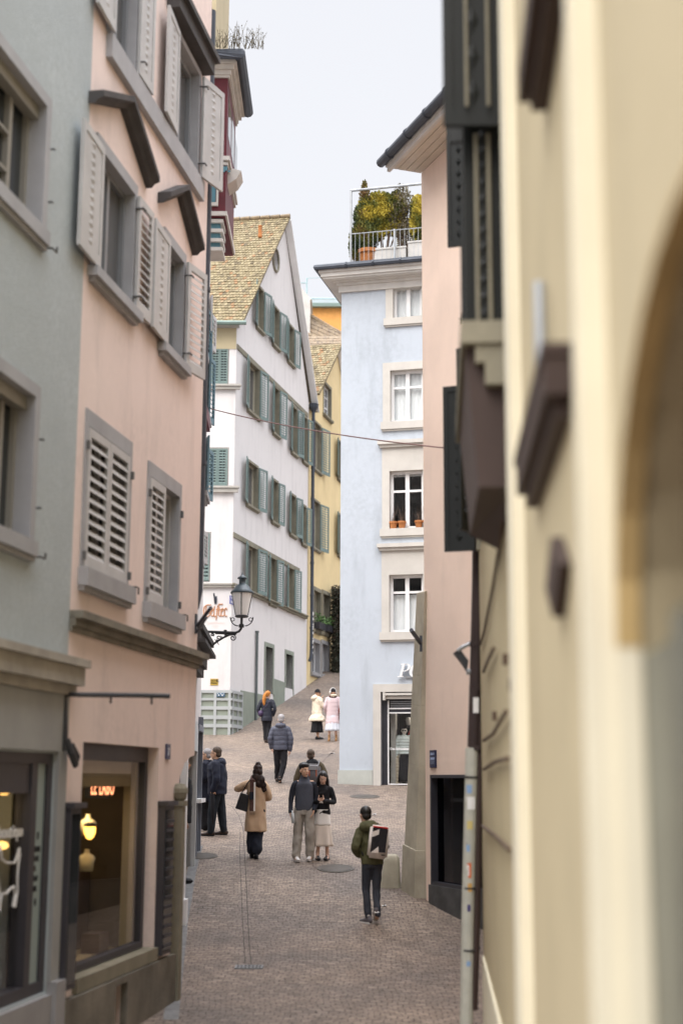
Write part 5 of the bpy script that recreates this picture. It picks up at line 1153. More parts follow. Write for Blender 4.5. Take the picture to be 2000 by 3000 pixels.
def bush(name, label, c, blobs, m, n, lf, trunk, seed, tonef=None, group='shrubs on the roof terrace'):
    """crown of many small leaf sprays scattered through overlapping lobes, with stems"""
    rnd = random.Random(seed); root = empty(name, c, label, 'shrub', group); mb = MB()
    for (dx, dy, dz, rx, ry, rz, k) in blobs:
        for i in range(int(n * k)):
            while True:
                q = Vector((rnd.uniform(-1, 1), rnd.uniform(-1, 1), rnd.uniform(-1, 1)))
                if .15 < q.length < 1.06: break
            p = Vector(c) + Vector((dx + q.x * rx, dy + q.y * ry, dz + q.z * rz)); d = Vector((q.x * .6 + rnd.uniform(-.6, .6), q.y * .6 + rnd.uniform(-.6, .6), .7 + rnd.uniform(-.5, .6))).normalized() * lf * rnd.uniform(.6, 1.4); s_ = d.orthogonal().normalized() * d.length * .32
            s_ = Matrix.Rotation(rnd.uniform(0, 3.14), 3, d.normalized()) @ s_
            mb.add([p - s_ * .5, p + d * .45 + s_, p + d, p + d * .5 - s_], [(0, 1, 2, 3)], False)
    o = mb.build('crown', m, root)
    me = o.data; a = me.attributes.new('tone', 'FLOAT', 'FACE')
    for i, pl in enumerate(me.polygons):
        w3 = pl.center + Vector(c); v = (.66 if 'yellow' in m.name else .54) + 1.05 * noise.noise(w3 * 2.6 + Vector((seed, 0, 0))) + rnd.uniform(-.22, .22); a.data[i].value = min(1, max(0, v))
    mb = MB()
    for tx, tz, r_ in trunk: mb.tube([Vector(c) + Vector((tx * .4, 0, 0)), Vector(c) + Vector((tx, 0, tz * .5)), Vector(c) + Vector((tx * 1.3, 0, tz))], [r_, r_ * .7, r_ * .3], 6, tr=False)
    mb.build('trunk', M['wood'], root)
bc = BF.P(BF.u(1077, 720, .1), -.05, zd + .45)
bush('conifer_shrub', 'dark green tapering conifer with yellow tips in the round terracotta pot', bc, [(-.10, 0, .5, .36, .32, .5, .8), (-.15, 0, 1.0, .26, .26, .45, .5), (-.12, 0, 1.5, .15, .16, .45, .22), (-.36, 0, .25, .18, .22, .5, .35), (-.12, 0, 1.9, .06, .07, .22, .05)], M['leaf_green'], 5200, .062, [(0, 1.6, .05), (-.2, .9, .03)], 11)
c2 = BF.P(BF.u(1125, 700, -.1), -.1, zd + .48)
bush('yellow_conifer', 'large bright yellow green conifer in the middle of the terrace', c2, [(-.28, .1, 1.05, .42, .38, .42, .8), (.22, .1, 1.25, .40, .38, .42, .7), (-.32, .1, .62, .35, .3, .3, .4), (.28, .1, .75, .36, .28, .28, .35), (-.1, .1, 1.55, .30, .28, .22, .25), (.35, .1, 1.6, .16, .18, .2, .1), (-.5, .1, 1.35, .2, .2, .2, .12)], M['leaf_yellow'], 5600, .066, [(-.1, 1.2, .045), (.15, 1.2, .045), (.3, 1, .03)], 12)
c3 = BF.P(BF.u(1180, 700, -.1), -.15, zd + .5)
bush('bare_shrub', 'half bare brown shrub between the two yellow conifers', c3, [(0, 0, 1.0, .42, .35, .65, .8), (-.05, 0, 1.6, .22, .25, .3, .25), (.15, 0, .5, .35, .3, .4, .3)], M['leaf_brown'], 2400, .055, [(-.2, 1.6, .03), (0, 1.7, .035), (.2, 1.3, .03), (.1, 1.5, .025), (-.1, 1.2, .03)], 13)
c4 = BF.P(BF.u(1229, 700, -.1), -.05, zd + .6)
bush('conifer_shrub', 'narrow golden conifer right beside the salmon coloured wall', c4, [(0, 0, .55, .26, .3, .5, 1), (-.03, 0, 1.0, .2, .25, .4, .6), (.12, 0, .9, .22, .2, .4, .5)], M['leaf_yellow'], 3200, .06, [(0, 1.0, .04)], 14)
# reed screen behind the shrubs
mb = MB(BF); ua = BF.u(1150, 700, -.5)
for k in range(26): mb.box(ua, ua + 3, -1.02, -1.0, zd + k * .058, zd + k * .058 + .035)
tag(mb.build('reed_screen', M['beige_frame']), 'woven reed screen behind the shrubs on the terrace', 'screen')

# ---- salmon house with the deep eave and buttress
PO = Vector((.2495 * 23.7 / 4.240 * 1.0, 23.7)); PO.x = 249 / 4240 * 23.7
PF = Fac((PO.x, PO.y), (.37, -1), (-1, -.3)); PE = Fac((PO.x, PO.y), (1, .37), (.3, 1))
sp = empty('salmon_house', PF.P(3, -3, -2), 'salmon pink house with deep boarded eaves and a stone corner buttress', 'house')
zR = PF.z(1250, 498) + .05
pwn = (PF.u(1263, 2400), PF.u(1263, 2400) + 3.2, PF.z(1262, 2592), PF.z(1262, 2271))
mb = MB(PF); mb.wall([(0, -2.8), (11, -2.8), (11, zR), (0, zR)], [hole(pwn, 0, 0)]); shell(PF, 0, 11, -2.8, zR, 7, mb); mb.build('wall', M['pink_plaster_right'], sp)
u0, u1, z0, z1 = pwn
mb = MB(PF); mb.box(u0, u0 + .05, -.2, .02, z0, z1); mb.box(u0, u1, -.2, .02, z1 - .05, z1); mb.box(u0, u1, -.2, .02, z0, z0 + .05); sw2 = mb.build('shop_window', M['dark_frame'], sp)
mb = MB(PF); mb.box(u0 + .05, u1, -.1, -.09, z0 + .05, z1 - .05); mb.build('pane', glass('smoked_glass', (.45, .47, .5), 1.12), sw2)
mb = MB(PF); mb.box(u0, u1, -1.6, -1.55, z0, z1); mb.box(u0 - .05, u0, -1.55, -.36, z0, z1); mb.box(u0, u1, -1.55, -.36, z0 - .05, z0); mb.box(u0, u1, -1.55, -.36, z1, z1 + .05); mb.box(u1, u1 + .05, -1.6, -.36, z0, z1)
for k in range(4): mb.box(u0 + .3, u0 + 1.6, -1.3 + .2 * k, -1.1 + .2 * k, z0, z0 + .9 - .22 * k)
mb.build('interior', M['dark_room'], sw2)
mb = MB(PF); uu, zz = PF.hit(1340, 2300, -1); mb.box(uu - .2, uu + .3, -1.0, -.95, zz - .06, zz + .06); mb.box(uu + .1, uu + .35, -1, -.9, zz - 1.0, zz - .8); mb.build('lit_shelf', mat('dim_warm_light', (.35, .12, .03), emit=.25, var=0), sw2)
mb = MB(PF); mb.box(u0 - .02, u1 + .3, 0, .05, -2.8, z0); mb.build('plinth', mat('dark_stone_plinth', (.10, .10, .10), var=.2, scale=3, streak=.3), sp)
o, a, b, z0_, z1_ = plate(PF, 1263, 1279, 2199, 2250, mat('navy_info_plate', (.015, .02, .06), rough=.4, var=0), 'info_plate', 'small dark blue information plate on the salmon wall above the black window', 'sign', .03)
PT = lambda u, z, v: (lambda x, y, t: PF.P(u + x, v + t, z + y))
wt = mat('pale_blue_print', (.35, .42, .6), var=0)
text('ZÜNFTE', .058, PT(a + .02, z1_ - .08, .031), 'lettering', wt, o, sx=.8); text('ZINNEN', .058, PT(a + .02, z1_ - .15, .031), 'lettering', wt, o, sx=.8)
mb = MB(PF)
for k in range(5): mb.box(a + .02, b - .03 - .01 * (k % 2), .03, .032, z0_ + .06 + k * .02, z0_ + .065 + k * .02)
mb.build('print', wt, o)
# eaves with planks and gutter
ov = .60; mb = MB(PF); n = 7
for k in range(4): v0 = ov * k / 4; mb.box(-ov * .02, 11, v0 + .006, v0 + ov / 4 - .006, zR - .0, zR + .03)
mb.box(-.02, 11, -.4, ov, zR + .03, zR + .05); so_ = mb.build('soffit', M['plank'], sp)
mb = MB(PF); mb.box(-.04, 11, ov - .02, ov + .04, zR - .06, zR + .14); mb.box(-.05, 11, ov + .04, ov + .07, zR + .02, zR + .12); mb.build('fascia', M['white_stone'], sp)
mb = MB(PF); mb.hexa([PF.P(u_, v_, z_) for u_, v_, z_ in ((-.08, ov + .1, zR + .12), (11, ov + .1, zR + .12), (11, -3, zR + 2.2), (-.08, -3, zR + 2.2), (-.08, ov + .1, zR + .2), (11, ov + .1, zR + .2), (11, -3, zR + 2.3), (-.08, -3, zR + 2.3))], False); mb.build('roof', MATS['brown_roof_side'], sp)
mb = MB(PF); mb.tube([(-.12, ov + .13, zR + .12), (11, ov + .13, zR + .12)], .085, 10)
for k in range(10): mb.tube([(.3 + k * .8, ov + .13, zR + .12), (.34 + k * .8, ov + .13, zR + .12)], .10, 10)
mb.build('gutter', M['zinc'], sp)
# buttress
B0, B1, B2 = ground(1178, 2608), ground(1214, 2632), ground(1258, 2634)
zt = PF.z(1250, 1735); T0, T1, T2 = at(1220, 1738, 24.0), at(1243, 1733, 23.55), at(1256.5, 1727, 23.62)
mid = .9
def bq(t): return [B0.lerp(Vector((T0.x, T0.y, T0.z)), t), B1.lerp(Vector((T1.x, T1.y, T1.z)), t), B2.lerp(Vector((T2.x, T2.y, T2.z)), t)]
bk = Vector((.25, .75, 0)); mb = MB(); cuts = [0, .15, .42, .62, .72, .80, .905, 1.0]
for i, (t0, t1) in enumerate(zip(cuts, cuts[1:])):
    def pt(t, e):
        a, b, c = bq(t); k = .03 if (i == 0) else 0
        a = a + Vector((-k, -k * .3, 0)); b = b + Vector((-k * .6, -k, 0)); return [a, b, c + Vector((0, -k * .5, 0)), c + bk, a + bk * .9]
    lo_, hi_ = pt(t0 - (.02 if i == 0 else 0), 0), pt(t1 - .0004, 0)
    if i == 0: lo_ = [p - Vector((0, 0, .2)) for p in lo_]
    k = 5; mb.add(lo_ + hi_, [tuple(range(5)), tuple(5 + j for j in reversed(range(5)))] + [(j, (j + 1) % 5, (j + 1) % 5 + 5, j + 5) for j in range(5)], False)
mb.build('buttress', M['buttress'], sp, bevel=.003)
pb = MB(); q0, q1 = at(1231, 1884, 23.4), at(1204, 1846, 23.0); pb.tube([q0, q1], .035, 8, tr=False); pb.box(q0.x - .01, q0.x + .03, q0.y - .02, q0.y + .06, q0.z - .14, q0.z + .12)
tag(pb.build('flag_holder', M['zinc']), 'short rusty flag tube holder fixed on the stone buttress', 'flag holder')
# guard stone
gs0 = MB(); c = ground(1144, 2606); hh = (at(1152, 2505, c.y).z - c.z)
vs = []; n = 18
for (t, wx, wy) in ((-.05, .185, .14), (0, .18, .14), (.35, .155, .13), (.8, .135, .115), (.93, .115, .10), (1.0, .07, .06)):
    for j in range(n):
        a = 2 * math.pi * j / n; sx = abs(math.cos(a)) ** .55 * (1 if math.cos(a) > 0 else -1); sy = abs(math.sin(a)) ** .55 * (1 if math.sin(a) > 0 else -1); vs.append((c.x + .03 * t + wx * sx, c.y + .15 + wy * sy, c.z + hh * t))
gs0.add(vs, [(i * n + j, i * n + (j + 1) % n, (i + 1) * n + (j + 1) % n, (i + 1) * n + j) for i in range(5) for j in range(n)] + [tuple(5 * n + j for j in range(n))])
tag(gs0.build('guard_stone', M['buttress'], smooth=True), 'rounded mossy guard stone standing at the foot of the buttress', 'guard stone')

# ---- cream house close on the right
RF = Fac((.4028, 0), (.0687, 1), (-1, 0))
cr_ = empty('cream_house', RF.P(6, 0, -2.3), 'cream yellow house wall right beside the camera, blurred by closeness', 'house')
AO = (1.32, 3.22)                                      # arch opening along the wall
ua_c, zs_ = (AO[0] + AO[1]) / 2, .30; ra = (AO[1] - AO[0]) / 2
arch = [(AO[0], -2.6), (AO[1], -2.6), (AO[1], zs_)] + [(ua_c + ra * math.cos(a), zs_ + ra * .70 * math.sin(a)) for a in [i * math.pi / 12 for i in range(1, 12)]] + [(AO[0], zs_)]
RE = 14.15
wr1 = (7.7, 8.6, 2.5, 3.9); wr2 = (12.8, 13.55, 2.2, 3.86); wr3 = (12.5, 13.4, 5.2, 6.9)
mb = MB(RF); mb.wall([(-3, -2.8), (RE, -2.8), (RE, 9), (-3, 9)], [arch, hole(wr1), hole(wr2), hole(wr3)]); shell(RF, -3, RE, -2.8, 9, 6, mb); mb.build('wall', M['cream_plaster'], cr_)
mb = MB(RF)                                            # pilasters and relief, their catch of light put into a paler cream
for a, b, v in ((6.5, 7.0, .055), (3.225, 3.35, .066)): mb.box(a, b, 0, v, -2.8, 9)
mb.box(7.3, RE - .3, 0, .02, -2.8, -1.6)
mb.build('pilaster', M['cream_light'], cr_)
# golden arch lining, set back door with glass
mb = MB(RF); ring = [(AO[1], zs_ - .3), (AO[1], zs_)] + [(ua_c + ra * math.cos(a), zs_ + ra * .70 * math.sin(a)) for a in [i * math.pi / 14 for i in range(1, 14)]] + [(AO[0], zs_)]
ri = [(ua_c + (u - ua_c) * .985, z if z <= zs_ else zs_ + (z - zs_) * .985) for u, z in ring]
k = len(ring) - 1
pts = ring[1:]; pin = ri[1:]
mj = MB(RF); mj.box(AO[1] - .012, AO[1] + .0, -.052, .003, -2.6, zs_); mj.build('jamb', M['cream_light'], cr_)
mb.add([(u, v, z) for v in (.003, -.052) for u, z in pts] + [(u, v, z) for v in (.003, -.052) for u, z in pin],
       [(i, i + 1, k + i + 1, k + i) for i in range(k - 1)] + [(2 * k + i, 2 * k + i + 1, 3 * k + i + 1, 3 * k + i) for i in range(k - 1)] + [(i, i + 1, 2 * k + i + 1, 2 * k + i) for i in range(k - 1)])
mb.build('arch_lining', M['golden_stone'], cr_)
mb = MB(RF); mb.box(AO[0], AO[1] - .02, -.10, -.055, -2.6, zs_ - .02)
mb.box(2.42, 2.58, -.055, -.02, -2.6, zs_); dr = mb.build('door', mat('olive_door_glass', (.15, .155, .125), rough=.35, var=.25, scale=1.2), cr_)
mb = MB(RF); mb.box(AO[0] - .1, AO[1] + .1, -.32, -.28, zs_ - .02, zs_ + 1.2); mb.build('fanlight', M['brown_box'], dr)
# window hoods / ledges seen from below
def ledge(a, b, v, zb_, h, m, nm='ledge'):
    m_ = MB(RF); m_.box(a, b, 0, v, zb_, zb_ + h); m_.box(a + .05, b - .05, 0, v * .6, zb_ - .06, zb_); return m_.build(nm, m, cr_)
ledge(4.07, 5.6, .085, 1.13, .12, M['brown_box'], 'window_hood'); mb = MB(RF); mb.box(4.06, 5.62, 0, .092, 1.25, 1.285); mb.build('hood_capping', M['brown_box'], cr_)
ledge(3.3, 4.75, .10, 2.40, .12, M['brown_box'], 'ledge')
mb = MB(RF); mb.tube([(4.75, .04, 1.3), (4.75, .04, 1.72)], .022, 8); mb.build('vent_pipe', M['steel'], cr_)
z0_, z1_ = 1.49, 2.24
mb = MB(RF); mb.hexa([RF.P(u, v, z) for u, v, z in ((7.16, 0, z0_), (9.2, 0, z0_), (9.2, .19, z0_ + .1), (7.16, .19, z0_), (7.16, 0, z1_), (9.2, 0, z1_), (9.2, .25, z1_), (7.16, .25, z1_))], False)
ob_ = mb.build('window_box', M['brown_box'], cr_)
mb = MB(RF); mb.box(7.08, 9.3, 0, .275, z1_, z1_ + .12); mb.box(7.10, 7.16, 0, .20, z1_ - .10, z1_); mb.box(7.09, 7.16, 0, .15, z1_ - .22, z1_ - .10); mb.build('cornice', M['stone_olive'], ob_)
dk = M['dark_shutter']
w_ = window(RF, cr_, wr1, fw=.1, v1=.03, dep=.12, ms=M['stone_olive'], mf=M['dark_shutter'], cols=2, lab='window above the brown box with its dark leaves open')
leaf(RF, w_, 7.58, -1, 86, .22, 2.46, 3.72, dk, 'board', .02); leaf(RF, w_, 8.75, 1, 60, .22, 2.46, 3.72, dk, 'board', .03)
leaf(RF, w_, 7.40, -1, 86, .33, 3.60, 6.4, dk, 'board', .02); leaf(RF, w_, 7.9, 1, 80, .28, 3.75, 6.4, dk, 'board', .03)
mb = MB(RF)
for a, v, q in ((7.36, .10, 3.7), (7.36, .22, 3.7), (7.5, .10, 2.5), (7.5, .17, 2.5)): mb.tube([(a, v, q), (a, v, q + 1.1)], .010, 6)
mb.build('leaf_bar', M['stone_olive'], w_)
w_ = window(RF, cr_, wr2, fw=.1, v1=.03, dep=.2, ms=M['stone_olive'], mf=dk, cols=2, lab='far window of the cream house with a dark louvred leaf')
leaf(RF, w_, 13.62, 1, 76, .30, 2.2, 3.86, dk, 'board', .04); leaf(RF, w_, 12.75, -1, 22, .40, 2.2, 3.86, dk, 'louver', .04, nsl=13, bar=False)
w_ = window(RF, cr_, wr3, fw=.1, v1=.03, dep=.2, ms=M['stone_olive'], mf=dk, cols=2, lab='upper far window of the cream house with dark boards')
leaf(RF, w_, wr3[1] + .03, 1, 74, .24, 5.25, 6.9, dk, 'board', .04)
# diamond shaped wall anchor, cables, hooks
mb = MB(RF); a, z_ = RF.hit(1652, 1690); mb.prism([(a, z_ - .13), (a + .28, z_), (a, z_ + .13), (a - .28, z_)], 0, .04); mb.build('wall_anchor', M['brown_box'], cr_)
mb = MB(RF); cab = [(1497, 1420), (1478, 1560), (1452, 1720), (1425, 1850), (1412, 1890)]
mb.tube([RF.P(*(lambda q: (q[0], .02, q[1]))(RF.hit(x, y))) for x, y in cab], .012, 5, tr=False)
for pts in (((1416, 1968), (1428, 1938), (1446, 1900)), ((1416, 2170), (1445, 2150), (1482, 2085)), ((1416, 2255), (1450, 2232), (1488, 2223)), ((1412, 2420), (1450, 2450), (1492, 2490))):
    mb.tube([RF.P(*(lambda q: (q[0], .03, q[1]))(RF.hit(x, y, .03))) for x, y in pts], .014, 5, tr=False)
for x, y in ((1454, 2098), (1487, 1932), (1506, 2008), (1514, 2190)): u_, z_ = RF.hit(x, y); mb.box(u_ - .05, u_ + .05, 0, .03, z_ - .03, z_ + .03)
mb.build('cable', M['wood'], cr_)
# downpipe with painted foot, stickers, cable beside it
Yp = 13.9; pt_ = lambda x, y: at(x, y, Yp)
e = MB(); e.tube([pt_(1400, 1560), pt_(1399, 1700), pt_(1392, 2000), pt_(1386, 2190)], .058, 12, tr=False)
for y in (1880, 2010, 2185): e.tube([pt_(1394, y), pt_(1394, y + 14)], .068, 12, tr=False)
dpr = e.build('downpipe', mat('brown_black_pipe', (.05, .035, .035), rough=.45, var=.1)); tag(dpr, 'blurred dark downpipe with a sticker covered white lower section at the cream house corner', 'downpipe')
e = MB(); base = pt_(1366, 3000); e.tube([pt_(1382, 2192), pt_(1377, 2400), pt_(1370, 2700), base, Vector((base.x - .01, base.y, gz(Yp) - .05))], .062, 12, tr=False); fo = e.build('painted_foot', mat('off_white_pipe_paint', (.52, .52, .46), rough=.6, var=.1, scale=5, streak=.2), dpr)
e = MB(); e.tube([pt_(1412, 1640), pt_(1408, 2100), pt_(1402, 2400), pt_(1396, 2700), pt_(1388, 2960)], .035, 8, tr=False); e.build('cable', M['brown_box'], dpr)
mb = MB()
for y in (2275, 2600, 2782): mb.tube([pt_(1381 - (y - 2200) * .016, y), pt_(1381 - (y - 2200) * .016, y + 6)], .068, 12, tr=False); mb.tube([pt_(1378, y), pt_(1408, y - 4)], .012, 6, tr=False)
mb.build('pipe_clip', M['iron'], dpr)
def stick(x0, x1, y0, y1, m):
    mb = MB(); n = 5
    cx = 1382 - (y0 - 2192) * .0168
    if y0 < 2190: cx = 1394
    for k in range(n):
        pass
    vs = []
    for y in (y0, y1):
        c = pt_(cx, y)
        for k in range(n + 1):
            x = x0 + (x1 - x0) * k / n; X = pt_(x, y).x - c.x; X = max(-.0635, min(.0635, X)); vs.append((c.x + X, c.y - math.sqrt(max(0, .0645 ** 2 - X * X)), c.z))
    mb.add(vs, [(k, k + 1, n + 2 + k, n + 1 + k) for k in range(n)], False); return mb.build('sticker', m, dpr)
ylw = mat('yellow_sticker', (.6, .5, .2), var=0); blu = mat('blue_sticker', (.25, .38, .6), var=0); orr = mat('orange_sticker', (.65, .16, .06), var=0); wht = M['white_frame']; pur = mat('violet_sticker', (.05, .04, .16), var=0)
for a in ((1384, 1400, 2045, 2090, wht), (1364, 1380, 2300, 2325, blu), (1362, 1390, 2335, 2372, wht), (1366, 1382, 2405, 2430, ylw), (1354, 1366, 2470, 2500, pur), (1362, 1374, 2475, 2495, blu), (1352, 1378, 2528, 2572, orr), (1356, 1372, 2535, 2565, wht), (1350, 1362, 2588, 2610, wht), (1364, 1380, 2588, 2612, mat('ochre_sticker', (.6, .35, .1), var=0)), (1350, 1362, 2635, 2655, pur), (1362, 1376, 2650, 2670, pur), (1350, 1360, 2700, 2720, pur), (1362, 1376, 2815, 2830, blu)): stick(*a)
# floodlight arm on the pipe
e = MB(); e.tube([pt_(1390, 1885), pt_(1372, 1888), pt_(1352, 1898), pt_(1340, 1908)], .02, 6, tr=False); e.tube([pt_(1390, 1970), pt_(1366, 1968)], .03, 6, tr=False)
fl = e.build('flood_lamp', M['steel']); tag(fl, 'small dark floodlight on a curved white arm fixed to the downpipe', 'floodlight')
mb = MB(); q = [pt_(x, y) for x, y in ((1330, 1912), (1345, 1900), (1372, 1935), (1368, 1965), (1352, 1940))]
mb.add(q + [p + Vector((0, .14, 0)) for p in q], [(0, 1, 2, 3, 4), (9, 8, 7, 6, 5)] + [(i, (i + 1) % 5, (i + 1) % 5 + 5, i + 5) for i in range(5)], False); mb.build('lamp_head', M['iron'], fl)
# pot plant peeping out by the far window
sprigs('window_plant', 'small pale flowering twig beside the dark shutters against the salmon wall', 'plant', [at(1364, 945, 13.2)], M['leaf_brown'], 12, .12, .12, .03)
# ================================================================ people
def V(*a): return Vector(a)
def remesh(mb, voxel, smooth=3, disp=None, name='part'):
    me = bpy.data.meshes.new('tmp'); me.from_pydata(mb.v, [], mb.f); bm = bmesh.new(); bm.from_mesh(me); bmesh.ops.recalc_face_normals(bm, faces=bm.faces); bm.to_mesh(me); bm.free()
    o = bpy.data.objects.new('tmp', me); COL.objects.link(o); m = o.modifiers.new('r', 'REMESH'); m.mode = 'VOXEL'; m.voxel_size = voxel
    if smooth: s_ = o.modifiers.new('s', 'SMOOTH'); s_.factor = .5; s_.iterations = smooth
    bpy.context.view_layer.update()
    r = bpy.data.meshes.new_from_object(o.evaluated_get(bpy.context.evaluated_depsgraph_get())); r.name = name
    bpy.data.objects.remove(o); bpy.data.meshes.remove(me)
    if disp:
        nr = [v.normal.copy() for v in r.vertices]
        for v, n in zip(r.vertices, nr): v.co += n * disp(v.co)
    for p in r.polygons: p.use_smooth = True
    return r
def chain(mb, pts, rad, seg=12, n=5):
    """tapering limb through joints, rounded ends, smooth bends"""
    P = [Vector(p) for p in pts]; Q, Rr = [], []
    for i in range(len(P) - 1):
        a, b = P[i], P[i + 1]; a0 = P[i - 1] if i else a - (b - a); b1 = P[i + 2] if i + 2 < len(P) else b + (b - a)
        for k in range(n + (i == len(P) - 2)):
            t = k / n; q = .5 * ((2 * a) + (b - a0) * t + (2 * a0 - 5 * a + 4 * b - b1) * t * t + (-a0 + 3 * a - 3 * b + b1) * t ** 3)
            lp = a.lerp(b, t); Q.append(lp.lerp(q, .6)); Rr.append(rad[i] + (rad[i + 1] - rad[i]) * t)
    mb.tube(Q, Rr, seg, tr=False); mb.ellip(Q[0], (Rr[0],) * 3, nu=10, nv=6); mb.ellip(Q[-1], (Rr[-1],) * 3, nu=10, nv=6)
def stack(mb, rings, seg=24, fold=None):
    """rings (z, cx, cy, rx, ry) from bottom to top"""
    o = len(mb.v)
    for (z, cx, cy, rx, ry) in rings:
        for j in range(seg):
            a = 2 * math.pi * j / seg; k = 1 + (fold(a, z) if fold else 0); c, s_ = math.cos(a), math.sin(a)
            mb.v.append(V(cx + rx * k * (abs(c) ** .85) * (1 if c > 0 else -1), cy + ry * k * (abs(s_) ** .85) * (1 if s_ > 0 else -1), z))
    k = len(rings); fs = [(o + i * seg + j, o + i * seg + (j + 1) % seg, o + (i + 1) * seg + (j + 1) % seg, o + (i + 1) * seg + j) for i in range(k - 1) for j in range(seg)]
    fs += [tuple(o + j for j in reversed(range(seg))), tuple(o + (k - 1) * seg + j for j in range(seg))]; mb.f += fs; mb.m += [0] * len(fs)
def hand(mb, w_, d, pn, curl=.5, thumb=1, spread=1.0):
    """palm, four jointed fingers of different lengths, thumb from the side of the palm"""
    d = Vector(d).normalized(); pn = Vector(pn); pn = (pn - d * pn.dot(d)).normalized(); s_ = d.cross(pn) * thumb; w_ = Vector(w_)
    rot = Matrix((s_, d, pn)).transposed()
    mb.ellip(w_ + d * .045, (.043, .055, .019), rot, 10, 8); mb.tube([w_ - d * .03, w_ + d * .02], [.026, .027], 10, tr=False)
    for i, (o, L) in enumerate(((.031, .072), (.011, .082), (-.010, .077), (-.029, .060))):
        p = w_ + d * (.083 - abs(o) * .15) + s_ * o; dr = d.copy() + s_ * o * spread * 2; dr.normalize(); pts = [p - d * .02, p]
        for k, f in enumerate((.45, .32, .23)):
            an = curl * (.55 + .5 * k); dd = (dr * math.cos(an * 1.2) + pn * math.sin(an * 1.2)).normalized() if k == 0 else (dd * math.cos(curl * .8) + pn * math.sin(curl * .8)).normalized()
            p = p + dd * L * f * 1.05; pts.append(p)
        mb.tube(pts, [.0105, .0105, .010, .0092, .008], 8, tr=False); mb.ellip(pts[-1], (.008,) * 3, nu=6, nv=4)
    t0 = w_ + d * .028 + s_ * .030; t1 = t0 + (d * .55 + s_ * .65 + pn * .35).normalized() * .038; t2 = t1 + (d * .85 + s_ * .15 + pn * (.3 + curl * .4)).normalized() * .034
    mb.tube([t0 - s_ * .012, t0, t1, t2], [.013, .013, .0115, .009], 8, tr=False); mb.ellip(t2, (.009,) * 3, nu=6, nv=4)
SKIN = {'light': mat('light_skin', (.70, .45, .34), rough=.55, var=.05, scale=9), 'warm': mat('warm_skin', (.66, .41, .28), rough=.55, var=.05, scale=9),
        'tan': mat('tan_skin', (.50, .29, .19), rough=.55, var=.05, scale=9), 'mannequin': mat('pale_mannequin', (.72, .68, .62), rough=.4, var=.02)}
HB = mat('black_hair', (.016, .013, .012), rough=.4, var=.5, scale=40, spec=.5); HD = mat('dark_brown_hair', (.035, .016, .011), rough=.5, var=.35, scale=30)
HG = mat('grey_hair', (.42, .40, .40), rough=.7, var=.2, scale=30); HO = mat('ginger_hair', (.62, .24, .05), rough=.5, var=.25, scale=22); HM = mat('grey_brown_hair', (.12, .085, .06), rough=.6, var=.3, scale=30)
def wrinkle(amp=.006, f=9, zf=1.0, seed=0):
    return lambda c: amp * (1.6 * (.35 - abs(noise.noise(Vector((c.x * f * .8 + seed, c.y * f * .8, c.z * f * zf * .8 + c.x * 3))))) * 1.5 + .5 * noise.noise(Vector((c.x * f * 2.3, c.y * f * 2.3 + seed, c.z * f * 2 * zf))))
def quilt(step=.075, amp=.008, zlo=0, zhi=9): return lambda c: (amp * (abs(math.sin(math.pi * (c.z + .01 * noise.noise(c * 7)) / step)) ** .6 - .5) * 1.6 if zlo < c.z < zhi else 0) + .004 * noise.noise(c * 14)
